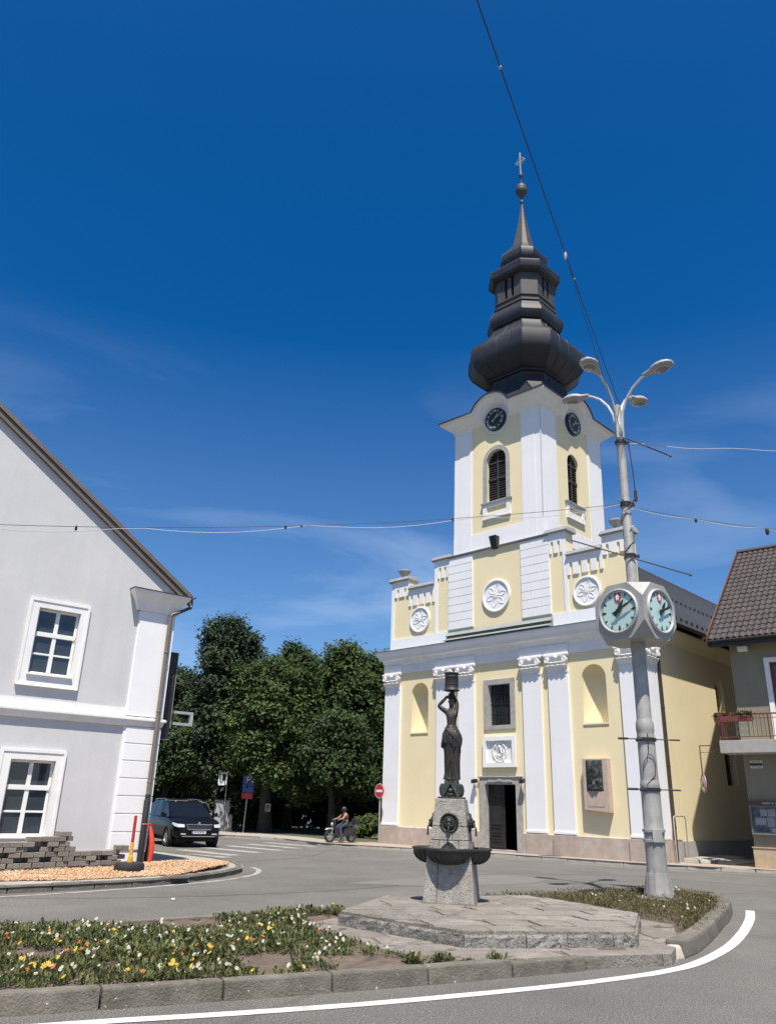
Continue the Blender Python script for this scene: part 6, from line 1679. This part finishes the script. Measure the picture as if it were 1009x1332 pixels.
# ================================================================== VEHICLES, RIDER, STREET FURNITURE
def build_car(loc, rz, paint, label, plate=True):
    t = thing('parked_car' if not plate else 'black_suv', label, 'car', loc, rz)
    def sec(x, hw, zb, zt, cr=.04):
        return [(x, 0, zb), (x, hw * .85, zb), (x, hw * .97, zb + .1), (x, hw, lerp(zb, zt, .45)), (x, hw * .985, lerp(zb, zt, .8)), (x, hw * .93, zt - .02), (x, hw * .8, zt + .01), (x, 0, zt + cr),
                (x, -hw * .8, zt + .01), (x, -hw * .93, zt - .02), (x, -hw * .985, lerp(zb, zt, .8)), (x, -hw, lerp(zb, zt, .45)), (x, -hw * .97, zb + .1), (x, -hw * .85, zb)]
    mb = MB(); mb.loft([sec(-2.34, .74, .5, .95, .0), sec(-2.28, .84, .38, 1.04), sec(-2.1, .9, .32, 1.1), sec(-1.2, .935, .3, 1.09), sec(.4, .935, .3, 1.06), sec(1.15, .93, .3, 1.05), sec(1.7, .92, .31, 1.0),
                        sec(2.05, .88, .33, .94), sec(2.22, .82, .36, .88, .02), sec(2.32, .72, .42, .8, .0), sec(2.35, .6, .48, .72, .0)])
    body = mk('body', mb, paint, t, smooth=True)
    def cab(x, hw, z): return [(x, -hw, z), (x, hw, z)]
    A0, A1 = [(-2.22, .86, 1.06), (-1.6, .88, 1.07), (.3, .88, 1.07), (1.28, .84, 1.06)], [(-1.95, .64, 1.6), (-1.5, .68, 1.68), (-.3, .69, 1.69), (.3, .66, 1.62)]
    mb = MB(); top, bot = A1, A0
    ring = lambda L: [(x, -w, z) for x, w, z in L] + [(x, w, z) for x, w, z in reversed(L)]
    mb.loft([ring(bot), ring(top)]); mk('cabin', mb, paint, t, smooth=True)
    gl = MB()
    def pan(p, q, r_, s, o):
        P = [Vector(v) for v in (p, q, r_, s)]; c = sum(P, Vector()) / 4; n = (P[1] - P[0]).cross(P[3] - P[0]).normalized()
        if n.dot(c - Vector((-.6, 0, 1.2))) < 0: n = -n
        gl.add([tuple(v + (c - v) * .07 + n * o) for v in P], [(0, 1, 2, 3)])
    def pt(L, i, s): x, w, z = L[i]; return (x, s * w, z)
    ws = MB(); gl = ws
    pan(pt(A0, 3, -1), pt(A0, 3, 1), pt(A1, 3, 1), pt(A1, 3, -1), .006); mk('windscreen', ws, 'carglass', t)
    for s in (-1, 1):
        for i in range(3):
            gl = MB(); pan(pt(A0, i, s), pt(A0, i + 1, s), pt(A1, i + 1, s), pt(A1, i, s), .006)
            if i == 1:
                a, b, c, d = [Vector(pt(*k)) for k in ((A0, 1, s), (A0, 2, s), (A1, 2, s), (A1, 1, s))]
                gl = MB(); m1, m2 = a.lerp(b, .48), d.lerp(c, .42); pan(a, m1, m2, d, .006); mk('side_window', gl, 'carglass', t); gl = MB(); m1, m2 = a.lerp(b, .52), d.lerp(c, .46); pan(m1, b, c, m2, .006)
            mk('side_window', gl, 'carglass', t)
    gl = MB(); pan(pt(A0, 0, -1), pt(A0, 0, 1), pt(A1, 0, 1), pt(A1, 0, -1), .006); mk('rear_window', gl, 'carglass', t)
    for s in (-1, 1):
        mb = MB(); mb.tube([(-1.7, s * .64, 1.69), (-1.5, s * .64, 1.73), (-.3, s * .64, 1.74), (.05, s * .63, 1.69)], .018, 6); mk('roof_rail', mb, 'chrome' if paint == 'carpaint' else 'black', t, smooth=True)
        mb = MB(); mb.hexa([(.9, s * .9, 1.08), (1.08, s * .9, 1.08), (1.08, s * 1.12, 1.1), (.95, s * 1.12, 1.1)], [(.92, s * .9, 1.2), (1.06, s * .9, 1.2), (1.05, s * 1.11, 1.26), (.96, s * 1.11, 1.26)]); mk('wing_mirror', mb, paint, t, bevel=.03)
        mb = MB(); mb.loft([[(1.98, s * .905, .885), (1.99, s * .93, .84), (2.0, s * .93, .87)], [(2.12, s * .86, .87), (2.16, s * .885, .77), (2.14, s * .88, .86)], [(2.25, s * .79, .85), (2.31, s * .8, .73), (2.28, s * .8, .845)], [(2.3, s * .55, .83), (2.375, s * .56, .73), (2.34, s * .56, .83)]])
        mk('headlight', mb, 'headlight', t)
        mb = MB(); mb.box(2.2, 2.375, s * .58 - .09, s * .58 + .09, .47, .51); mk('fog_lamp', mb, 'headlight', t)
        for x in (1.4, -1.38):
            WF = lambda a, b, h: (x + a, s * (.78 + h), .355 + b)
            mb = MB(); mb.lathe([(.36, .17), (.42, .165), (.43, .1), (.40, .0)], 24, fn=WF); mk('wheel_arch', mb, 'rubber', t, smooth=True)
            mb = MB(); mb.lathe([(.2, -.1), (.33, -.1), (.355, -.07), (.355, .12), (.335, .15), (.24, .155), (.235, .1)], 28, fn=WF); wh = mk('wheel', mb, 'rubber', t, smooth=True)
            mb = MB(); mb.lathe([(.24, .145), (.225, .15), (.21, .1), (.05, .09), (0, .1)], 24, fn=WF)
            for k in range(5):
                a = 2 * PI * k / 5; c, s2 = cos(a), sin(a)
                mb.hexa([WF(c * .03 - s2 * .03, s2 * .03 + c * .03, .1), WF(c * .22 - s2 * .035, s2 * .22 + c * .035, .1), WF(c * .22 + s2 * .035, s2 * .22 - c * .035, .1), WF(c * .03 + s2 * .03, s2 * .03 - c * .03, .1)],
                        [WF(c * .03 - s2 * .025, s2 * .03 + c * .025, .145), WF(c * .22 - s2 * .025, s2 * .22 + c * .025, .14), WF(c * .22 + s2 * .025, s2 * .22 - c * .025, .14), WF(c * .03 + s2 * .025, s2 * .03 - c * .025, .145)])
            mk('rim', mb, 'silver', wh, smooth=True)
    mb = MB(); mb.hexa([(2.37, -.44, .66), (2.37, .44, .66), (2.2, .44, .66), (2.2, -.44, .66)], [(2.35, -.5, .82), (2.35, .5, .82), (2.15, .5, .82), (2.15, -.5, .82)]); g = mk('grille', mb, 'black', t, bevel=.01)
    mb = MB(); P = [(2.36, -.48, .83), (2.36, .48, .83), (2.38, .43, .65), (2.38, -.43, .65), (2.36, -.48, .83)]; mb.tube(P, .016, 6)
    for k in range(9): mb.tube([(2.378, -.36 + k * .09, .67), (2.36, -.36 + k * .09, .81)], .006, 4)
    mb.lathe([(0, .03), (.045, .025), (.05, 0)], 14, fn=lambda a, b, h: (2.29 + h, a, .875 + b)); mk('grille_trim', mb, 'chrome', g, smooth=True)
    mb = MB(); mb.box(2.2, 2.365, -.62, .62, .385, .42); mk('bumper_trim', mb, 'silver', t, bevel=.01)
    if plate:
        mb = MB(); mb.box(2.35, 2.372, -.26, .26, .5, .615); p = mk('number_plate', mb, 'signwhite', t, bevel=.004)
        mb = MB(); mb.box(2.3725, 2.374, -.26, -.225, .5, .615); mk('plate_band', mb, 'signblue', p)
        mb = MB(); r = random.Random(3)
        for k in range(7): mb.box(2.3725, 2.3742, -.19 + k * .06, -.155 + k * .06, .53, .59)
        mk('plate_print', mb, 'dark', p)
    mb = MB(); mb.box(-1.9, 1.9, -.7, .7, .2, .36); mk('underbody', mb, 'rubber', t)
    t.scale = (1, 1, .95)
    return t

def build_scooter():
    rz = rad(-150)
    t = thing('motor_scooter', 'dark scooter with silver front wheel and top box waiting at the kerb', 'scooter', (-1.6, 35.85, .11), rz)
    for x, R, rim in ((.62, .30, 'chrome'), (-.6, .27, 'silver')):
        WF = lambda a, b, h: (x + a, h, R + b)
        mb = MB(); mb.lathe([(R - .1, -.05), (R - .03, -.06), (R, -.03), (R, .03), (R - .03, .06), (R - .1, .05)], 24, fn=WF); w = mk('wheel', mb, 'rubber', t, smooth=True)
        mb = MB(); mb.lathe([(R - .1, -.05), (R - .085, 0), (R - .1, .05)], 20, fn=WF)
        for k in range(6):
            a = PI * k / 3; mb.tube([WF(.03 * cos(a), .03 * sin(a), 0), WF((R - .09) * cos(a), (R - .09) * sin(a), 0)], .022, 6)
        mb.lathe([(0, .06), (.05, .05), (.05, -.05), (0, -.06)], 12, fn=WF); mk('rim', mb, rim, w, smooth=True)
    mb = MB(); mb.tube([(.62, -.09, .3), (.52, -.09, .62), (.42, 0, .95)], .025, 7); mb.tube([(.62, .09, .3), (.52, .09, .62), (.42, 0, .95)], .025, 7); mk('fork', mb, 'silver', t, smooth=True)
    mb = MB(); mb.loft([[(x + dx, w * cos(a), z + h * sin(a)) for a in [2 * PI * i / 12 for i in range(12)]] for x, dx, w, z, h in ((.9, 0, .03, .6, .03), (.8, 0, .08, .63, .05), (.6, 0, .1, .65, .06), (.4, 0, .08, .6, .05))]); mk('front_mudguard', mb, 'silver', t, smooth=True)
    mb = MB(); mb.loft([[(x, -w, z - h), (x, w, z - h), (x, w * .9, z + h), (x, -w * .9, z + h)] for x, w, z, h in ((.5, .17, .72, .12), (.46, .2, .85, .14), (.36, .15, .98, .08))]); mb.loft([[(x, -w, z0), (x, w, z0), (x, w * .8, z1), (x, -w * .8, z1)] for x, w, z0, z1 in ((.42, .2, .32, .8), (.28, .2, .3, .45), (-.05, .2, .28, .4), (-.15, .18, .3, .7), (-.6, .15, .42, .74), (-.85, .08, .6, .72))]); mk('body_panels', mb, 'black', t, smooth=True, bevel=0)
    mb = MB(); mb.loft([[(x, w * cos(a), z + h * sin(a)) for a in [2 * PI * i / 12 for i in range(12)]] for x, w, z, h in ((-.05, .1, .74, .03), (-.15, .14, .78, .06), (-.5, .14, .82, .05), (-.72, .1, .82, .04))]); mk('seat', mb, 'rubber', t, smooth=True)
    mb = MB(); mb.box(-1.02, -.66, -.19, .19, .86, 1.16); mk('top_box', mb, 'black', t, bevel=.05)
    mb = MB(); mb.box(-.9, -.7, -.1, .1, .7, .86); mk('carrier', mb, 'silver', t)
    mb = MB(); mb.tube([(.3, -.34, 1.06), (.4, -.2, 1.02), (.42, 0, .98), (.4, .2, 1.02), (.3, .34, 1.06)], .017, 7); mk('handlebar', mb, 'black', t, smooth=True)
    for s in (-1, 1):
        mb = MB(); mb.tube([(.38, s * .24, 1.03), (.4, s * .3, 1.2)], .008, 5); mb.sphere((.39, s * .32, 1.23), .05, 8, 6, (.3, 1, .7)); mk('mirror', mb, 'black', t, smooth=True)
    mb = MB(); mb.sphere((.53, 0, .86), .09, 12, 8, (.6, 1, .9)); mk('headlight', mb, 'headlight', t, smooth=True)
    t.scale = (.84, .84, .84)
    # rider
    p = thing('person', 'rider in a red top, jeans and dark helmet sitting on the scooter', 'person', (-1.6, 35.85, .11), rz)
    J = dict(pel=(-.3, 0, .9, .13), bel=(-.27, 0, 1.05, .125), che=(-.2, 0, 1.25, .14), nk=(-.16, 0, 1.42, .06), hd=(-.13, 0, 1.52, .09), hd2=(-.12, 0, 1.6, .09),
             lh=(-.22, -.1, .87, .1), lk=(.16, -.15, .74, .075), la=(.08, -.2, .3, .05), lt=(.22, -.21, .24, .04), rh=(-.22, .1, .87, .1), rk=(.16, .15, .74, .075), ra=(.05, .24, .14, .05), rt=(.2, .25, .06, .04),
             ls=(-.18, -.18, 1.36, .065), le=(.05, -.26, 1.14, .045), lw=(.28, -.28, 1.09, .035), rs=(-.18, .18, 1.36, .065), re=(.05, .26, 1.14, .045), rw=(.28, .28, 1.09, .035))
    E_ = [('pel', 'bel'), ('bel', 'che'), ('che', 'nk'), ('nk', 'hd'), ('hd', 'hd2'), ('pel', 'lh'), ('lh', 'lk'), ('lk', 'la'), ('la', 'lt'), ('pel', 'rh'), ('rh', 'rk'), ('rk', 'ra'), ('ra', 'rt'), ('che', 'ls'), ('ls', 'le'), ('le', 'lw'), ('che', 'rs'), ('rs', 're'), ('re', 'rw')]
    p.scale = (.84, .84, .84)
    b = skin_mesh('body', J, E_, 'skin', p, 2)
    def wear(name, keys, eds, grow, mat):
        JJ = {k: (*J[k][:3], J[k][3] + grow) for k in keys}
        return skin_mesh(name, JJ, eds, mat, p, 2)
    wear('shirt', ['bel', 'che', 'ls', 'rs'], [('bel', 'che'), ('che', 'ls'), ('che', 'rs')], .03, 'shirt')
    wear('trousers', ['pel', 'lh', 'lk', 'la', 'rh', 'rk', 'ra'], [('pel', 'lh'), ('lh', 'lk'), ('lk', 'la'), ('pel', 'rh'), ('rh', 'rk'), ('rk', 'ra')], .022, 'jeans')
    mb = MB(); mb.sphere((-.13, 0, 1.575), .135, 16, 10, (1.08, .95, 1.05)); hm = mk('helmet', mb, 'black', p, smooth=True)
    mb = MB(); mb.sphere((-.06, 0, 1.56), .1, 12, 8, (1, .95, .75)); mk('visor', mb, 'carglass', hm, smooth=True)
    for s in (-1, 1):
        mb = MB()
        for k in range(4): y = s * (.265 + k * .018); mb.tube([(.27, y, 1.09), (.33, y, 1.085), (.34, y, 1.055), (.31, y, 1.04)], .01, 5)
        mb.tube([(.27, s * .26, 1.07), (.28, s * .24, 1.04), (.31, s * .245, 1.03)], .011, 5); mk('fingers', mb, 'skin', b, smooth=True)
        mb = MB(); a = J['la' if s < 0 else 'ra']; mb.hexa([(a[0] - .08, a[1] - .045, a[2] - .08), (a[0] + .2, a[1] - .045, a[2] - .08), (a[0] + .2, a[1] + .045, a[2] - .08), (a[0] - .08, a[1] + .045, a[2] - .08)],
                             [(a[0] - .06, a[1] - .04, a[2] + .04), (a[0] + .1, a[1] - .04, a[2] + .02), (a[0] + .1, a[1] + .04, a[2] + .02), (a[0] - .06, a[1] + .04, a[2] + .04)]); mk('shoe', mb, 'dark', p, bevel=.02)

def build_street_furniture():
    def face(o): return rad(o)
    t = thing('no_entry_sign', 'round red no entry sign on a grey post beside the church corner', 'road sign', (.02, 36.4, .11), rad(-48))
    mb = MB(); mb.tube([(0, 0, 0), (0, 0, 2.45)], .035, 10); mk('post', mb, 'galv', t, smooth=True)
    SF = lambda a, b, h: (a, -.045 - h, 2.12 + b)
    mb = MB(); mb.lathe([(0, -.01), (.3, -.01), (.3, .012), (0, .012)], 28, fn=SF); d = mk('sign_disc', mb, 'red', t)
    mb = MB(); mb.box(-.2, .2, -.0605, -.0575, 2.07, 2.17); mk('white_bar', mb, 'signwhite', d)
    mb = MB(); mb.lathe([(.285, .0125), (.3, .0125), (.3, .0145), (.285, .0145)], 28, fn=SF); mk('white_rim', mb, 'signwhite', d)
    t = thing('parking_sign', 'blue parking sign with a red strip below on a thin pole by the park', 'road sign', (-7.05, 43.9, .114), rad(10))
    mb = MB(); mb.tube([(0, 0, 0), (.1, 0, 2.9)], .035, 8); mk('post', mb, 'galv', t, smooth=True)
    mb = MB(); mb.box(-.22, .36, -.06, -.045, 1.98, 2.82); d = mk('blue_plate', mb, 'signblue', t, bevel=.01)
    text_obj('P', .5, 'signwhite', d, (.06, -.062, 2.58), .003)
    mb = MB(); mb.box(.2, .33, -.0635, -.0605, 2.45, 2.55); mb.box(.02, .1, -.0635, -.0605, 2.2, 2.24); mk('small_symbol', mb, 'signwhite', d)
    mb = MB(); mb.box(-.24, .34, -.06, -.045, 1.66, 1.95); d = mk('red_plate', mb, 'red', t, bevel=.008)
    mb = MB()
    for k in range(5): mb.box(-.18 + k * .1, -.12 + k * .1, -.0635, -.0605, 1.72 + .02 * (k % 2), 1.86); 
    mk('red_plate_print', mb, 'emblem', d)
    t = thing('white_sign', 'white information sign on a thin post left of the parking sign', 'sign', (-8.45, 44.6, .114), rad(8))
    mb = MB(); mb.tube([(.18, 0, 0), (.18, 0, 3.1)], .03, 8); mk('post', mb, 'galv', t, smooth=True)
    mb = MB(); mb.box(-.28, .2, -.05, -.035, 2.3, 3.0); d = mk('plate', mb, 'signwhite', t, bevel=.01)
    mb = MB(); mb.box(-.08, .12, -.0535, -.0505, 2.55, 2.88); mk('dark_symbol', mb, 'dark', d)
    t = thing('utility_cabinet', 'pale grey utility cabinet standing behind the black car', 'cabinet', (-8.45, 45.2, .114), rad(12))
    mb = MB(); mb.box(-.42, .32, -.2, .2, .06, 1.5); mb.box(-.4, .3, -.18, .18, 0, .06); c = mk('cabinet_body', mb, 'cabinet', t, bevel=.015)
    mb = MB(); mb.hexa([(-.46, -.24, 1.5), (.36, -.24, 1.5), (.36, .24, 1.5), (-.46, .24, 1.5)], [(-.46, -.24, 1.54), (.36, -.24, 1.54), (.36, .24, 1.6), (-.46, .24, 1.6)]); mk('cabinet_lid', mb, 'cabinet', t, bevel=.008)
    for x in (-.4, -.03):
        mb = MB(); mb.box(x + .01, x + .34, -.212, -.2005, .12, 1.44); mk('cabinet_door', mb, 'cabinet', t, bevel=.004)
    t = thing('stone_bollard', 'short grey stone bollard between the cabinet and the parking sign', 'bollard', (-7.95, 44.9, .114))
    mb = MB(); mb.loft([[(x * w, y * w, z) for x, y in ((-1, -1), (1, -1), (1, 1), (-1, 1))] for z, w in ((0, .13), (.75, .1), (.86, .05))]); mk('bollard', mb, 'concrete_pale', t, bevel=.012)

# ================================================================== TREES AND HEDGES
def leaf_cloud(blobs, n, r, size, clump=16, spread=.32):
    """Leaf quads in clumps through the shells of the blobs: outline stays ragged, gaps stay open."""
    rs = np.random.RandomState(r.randint(0, 10 ** 6))
    vol = np.array([b[3] * b[4] * b[5] for b in blobs]) ** .72; vol /= vol.sum()
    k = n // clump
    bi = rs.choice(len(blobs), k, p=vol); B = np.array(blobs)[bi]
    d = rs.normal(size=(k, 3)); d /= np.linalg.norm(d, axis=1)[:, None]
    lump = 1 + .16 * np.sin(d[:, 0] * 5 + bi) * np.cos(d[:, 2] * 4 + bi * 2) + rs.normal(0, .05, k)
    rr = (1 - rs.rand(k) ** 1.7 * .75)
    C = B[:, :3] + d * B[:, 3:6] * (rr * lump)[:, None]
    sp = spread * rs.uniform(.6, 1.4, k)
    P = np.repeat(C, clump, 0) + np.clip(rs.normal(size=(k * clump, 3)), -1.7, 1.7) * np.repeat(sp, clump)[:, None] * np.array([1, 1, .6])
    m = len(P); s = size * rs.uniform(.6, 1.45, m)
    out = np.repeat(d, clump, 0)
    nrm = rs.normal(size=(m, 3)) * .55 + out * .8 + np.array([0, -.1, .75]); nrm /= np.linalg.norm(nrm, axis=1)[:, None]
    t = np.cross(nrm, rs.normal(size=(m, 3))); t /= np.linalg.norm(t, axis=1)[:, None]; b = np.cross(nrm, t)
    a = t * s[:, None]; c = b * (s * .55)[:, None]
    V = np.stack([P - a, P + c - a * .1 + nrm * (s * .12)[:, None], P + a, P - c - a * .1 + nrm * (s * .12)[:, None]], 1).reshape(-1, 3)
    return V

def tree(name, label, loc, blobs, n, leafmat, trunk_h, trunk_r, seed, size=.2, group=None, lean_=(0, 0)):
    r = random.Random(seed)
    t = thing(name, label, 'tree', loc, 0, group)
    top = max(b[2] + b[5] for b in blobs)
    pts, rad_ = [], []
    for i in range(9):
        f = i / 8; pts.append((lean_[0] * f + .12 * sin(f * 5 + seed), lean_[1] * f + .1 * sin(f * 4 + seed * 2), top * .86 * f - .05)); rad_.append(trunk_r * (1.35 if i == 0 else 1) * (1 - f) ** .8 + .02)
    mb = MB(); mb.tube(pts, rad_, 10); mk('trunk', mb, 'bark', t, smooth=True)
    mb = MB()
    for k in range(16):
        f = r.uniform(.22, .85); i = int(f * 8); p = Vector(pts[i]).lerp(Vector(pts[i + 1]), f * 8 - i)
        b = r.choice(blobs); a = r.uniform(0, 2 * PI)
        q = Vector((b[0] + .65 * b[3] * cos(a), b[1] + .65 * b[4] * sin(a), max(p.z + .3, b[2] + r.uniform(-.2, .5) * b[5])))
        mid = p.lerp(q, .5) + Vector((0, 0, -.25)); R0 = trunk_r * .42 * (1 - f * .6)
        mb.tube([p, mid, q], [R0, R0 * .65, R0 * .2], 6)
    mk('limbs', mb, 'bark', t, smooth=True)
    np_mesh('crown', leaf_cloud(blobs, int(n * 2.2), r, size * .66, 22, .3), 4, leafmat, t)
    return t

def rand_blobs(w, h0, h1, k, seed, taper=.5, core=True):
    r = random.Random(seed); out = []
    if core: out.append((0, 0, (h0 + h1) / 2, w * .62, w * .62, (h1 - h0) * .46))
    for i in range(k):
        f = (i + .5) / k; z = lerp(h0, h1, f); R = w * (1 - taper * max(0, f - .35) / .65) * (.8 + .2 * sin(PI * f))
        a = i * 2.399 + r.uniform(-.4, .4); s = r.uniform(.75, 1.2)
        out.append((R * .62 * cos(a), R * .62 * sin(a), z, w * .36 * s, w * .36 * s, w * .3 * s))
    for i in range(max(3, k // 4)):
        a = r.uniform(0, 2 * PI); q = r.uniform(0, .62) * w
        zt = h1 - (q / w) ** 2 * (h1 - h0) * .45 + w * r.uniform(.0, .16)
        out.append((q * cos(a), q * sin(a), zt, w * .13, w * .13, w * .26))
    return out

def build_trees():
    g = 'trees in the park'
    def T(lab, x, y, w, h0, h1, k, n, mat, seed, taper=.5, size=.17, tr=.22):
        h1 = h1 - .75
        return tree('park_tree', lab, (x, y, .1), rand_blobs(w, h0, h1, k, seed, taper), n, mat, h0, tr, seed, size, g)
    T('tall dark tree just right of the hotel sign, highest crown of the park', -9.1, 47.0, 2.9, 2.2, 12.0, 26, 26000, 'leaf3', 1, .45)
    T('dark tree half hidden behind the corner of the grey house', -13.6, 48.5, 3.0, 1.6, 9.4, 20, 17000, 'leaf3', 2, .4)
    t2 = T('spreading green tree with a poster on its trunk, middle of the park', -6.1, 45.1, 3.7, 2.5, 8.9, 24, 26000, 'leaf1', 3, .55, .16, .34)
    T('pointed tree behind, third crown from the hotel sign', -5.3, 49.5, 2.5, 2.5, 11.0, 20, 18000, 'leaf0', 4, .55)
    T('broad tree left of the church, rounded top touching the sky', -2.3, 47.5, 2.9, 2.6, 10.7, 24, 24000, 'leaf1', 5, .45)
    T('tree nearest the church wall, its crown cut by the church corner', .3, 49.0, 2.6, 2.0, 10.5, 20, 18000, 'leaf2', 6, .4)
    T('low dark tree over the scooter, in front of the broad tree', -2.6, 43.6, 2.6, 2.6, 6.4, 16, 14000, 'leaf0', 7, .5, .15, .2)
    T('low dark tree behind the black car', -11.8, 46.0, 2.7, 2.3, 6.2, 16, 13000, 'leaf0', 9, .4, .15, .2)
    T('background tree far behind the tall dark tree', -15, 60, 4.5, 1.5, 10.5, 18, 12000, 'leaf0', 10, .4, .24)
    T('background tree behind the middle of the park', -7.5, 61, 4.5, 1.2, 9.8, 18, 12000, 'leaf3', 11, .4, .24)
    T('background tree behind the broad tree by the church', -1, 60, 4.2, 1.2, 10.2, 18, 12000, 'leaf0', 12, .4, .24)
    mb = MB(); mb.box(-.14, .14, -.012, 0, 0, .42); p = mk('poster', mb, 'paper', None, loc=(-5.97, 44.72, 1.15), rot=(0, 0, rad(8)))
    tag(p, 'small pale poster pinned to a park tree trunk', 'poster')
    mb = MB(); mb.box(-.09, .1, -.0145, -.0125, .16, .36); mb.box(-.1, .02, -.0145, -.0125, .05, .12); mk('printed_picture', mb, 'print', p)
    r = random.Random(30)
    for i, (x, y, L, h, lb) in enumerate(((-11, 54, 9, 2.3, 'clipped dark hedge far back behind the car, left one'), (-2.5, 53, 9, 2.3, 'clipped dark hedge far back, beside the church'))):
        t = thing('hedge', lb, 'hedge', (x, y, .1), 0)
        V = leaf_cloud([(u, 0, h * .5, 1.0, .7, h * .55) for u in np.linspace(-L / 2, L / 2, 9)], 9000, r, .15, 14, .22); np_mesh('foliage', V, 4, 'leaf3', t)
        mb = MB()
        for u in np.linspace(-L / 2, L / 2, 9): mb.tube([(u, 0, 0), (u + .1, .1, h * .7)], [.05, .02], 5)
        mk('stems', mb, 'bark', t)
    t = thing('flowering_bush', 'sunlit green bush with white blossom beside the no entry sign', 'bush', (-.75, 41.2, .1), 0)
    np_mesh('foliage', leaf_cloud([(0, 0, .5, .5, .4, .5), (.35, -.1, .75, .35, .35, .4), (-.4, .1, .35, .35, .3, .35)], 3200, r, .07, 10, .12), 4, 'leaf2', t)
    np_mesh('blossom', leaf_cloud([(.3, -.25, .8, .3, .25, .4)], 60, r, .06, 4, .08), 4, 'petalwhite', t)
    mb = MB(); mb.tube([(0, 0, 0), (.1, 0, .5)], [.04, .02], 5); mk('stems', mb, 'bark', t)
    t = thing('low_shrub', 'bright yellow green shrub under the middle park tree', 'bush', (-7.4, 49.5, .1), 0)
    np_mesh('foliage', leaf_cloud([(0, 0, .7, .9, .6, .7), (.5, 0, 1.2, .5, .4, .6)], 3000, r, .1, 10, .15), 4, 'leaf2', t)

# ================================================================== OVERHEAD CABLES
def cable(name, label, pts, r, mat, fittings=(), fit_mat='black'):
    t = thing(name, label, 'cable', pts[0], 0)
    o = Vector(pts[0]); P = [Vector(p) - o for p in pts]
    mb = MB(); mb.tube(P, r, 6); mk('strand', mb, mat, t, smooth=True)
    for k, L, R in fittings:
        i = int(k); p = P[i].lerp(P[min(i + 1, len(P) - 1)], k - i)
        mb = MB(); mb.lathe([(0, 0), (R * .5, 0), (R, -L * .3), (R, -L * .75), (R * .6, -L), (0, -L)], 10, c=(p.x, p.y, p.z + .02)); mk('fitting', mb, fit_mat, t, smooth=True)
    return t
def sagged(a, b, sag, n=24, wob=0, seed=1):
    r = random.Random(seed); A, B = Vector(a), Vector(b)
    return [A.lerp(B, i / n) + Vector((0, 0, -sag * 4 * (i / n) * (1 - i / n) + (r.uniform(-wob, wob) if 0 < i < n else 0))) for i in range(n + 1)]
def build_cables():
    cable('overhead_cable', 'dark overhead cable rising from the lamp post top out over the camera', sagged((5.3, 16.0, 10.5), (-3.6, -3.5, 10.55), .28, 40), .008, 'wire', ((11.2, .15, .03), (9.8, .05, .018), (18.3, .05, .02)), 'galv')
    cable('cable_guard', 'short thinner dark cable running just beside the overhead cable', sagged((5.36, 16.05, 9.6), (2.9, 10.7, 10.17), .08, 16), .005, 'wire')
    a, b = (5.2, 16.08, 8.05), (-13.0, 13.4, 6.42)
    cable('string_light_cable', 'thin festoon cable from the lamp post across to the grey house', sagged(a, b, .5, 40), .006, 'wire', ((8.4, .08, .024), (15.3, .06, .02), (16.0, .09, .024), (24.8, .1, .026)))
    P = [Vector(p) for p in sagged(a, b, .5, 40)]; Q = [P[i] + Vector((0, 0, -.12 * abs(sin(i * .42)))) for i in range(len(P))]
    cable('loose_light_wire', 'pale loose wire drooping below the festoon cable on the left', Q, .006, 'wire_pale')
    a, b = (5.38, 16.1, 7.98), (14.5, 15.2, 7.3)
    cable('string_light_cable', 'festoon cable running right from the middle of the lamp post', sagged(a, b, .35, 30), .006, 'wire', ((4.5, .1, .03), (9.3, .16, .04)))
    P = [Vector(p) for p in sagged(a, b, .35, 30)]; cable('loose_light_wire', 'pale loose wire wound round the right lower cable', [P[i] + Vector((0, 0, -.05 * abs(sin(i * .7)))) for i in range(31)], .007, 'wire_pale')
    a, b = (5.37, 16.1, 9.55), (15.5, 15.1, 9.75)
    P = [Vector(p) for p in sagged(a, b, .32, 30)]; cable('string_light_cable', 'pale cable running right from high on the lamp post', [P[i] + Vector((0, 0, .025 * sin(i * 1.1))) for i in range(31)], .008, 'wire_pale')
    r = random.Random(9)
    spots = [(6.25, 14.53, 'small white pebble lying on the road outside the curved edge line'), (4.87, 13.62, 'small white pebble on the road between kerb and edge line'), (-3.5, 14.94, 'small white pebble on the road before the grey house')]
    for x, y, lb in spots:
        mb = MB(); mb.sphere((0, 0, .012), .028, 8, 6, (1.3, 1, .7)); o = mk('pebble', mb, 'signwhite', None, smooth=True, loc=(x, y, .004)); tag(o, lb, 'pebble')
    m = thing('manhole_cover', 'round iron cover in the pavement by the church front', 'manhole cover', (6.15, 30.35, .112)); mb = MB(); mb.lathe([(0, .008), (.38, .008), (.4, .0)], 24); mk('cover', mb, 'cast', m)

# ================================================================== BUILD
build_ground()
build_road_wear()
build_island()
church = build_church()
lh, lm = build_left_house()
build_right_house()
bpy.context.view_layer.update()
build_church_extras(church)
build_left_ground(lm)
build_trees()
build_clock_post()
build_fountain()
build_car((-7.75, 32.95, 0), rad(-60), 'carpaint', 'black SUV driving out from behind the grey house corner')
build_car((-11.2, 44.2, 0), rad(160), 'silver', 'silver car parked behind the black SUV, mostly hidden', plate=False)
build_scooter()
build_street_furniture()
build_bed()
build_cables()
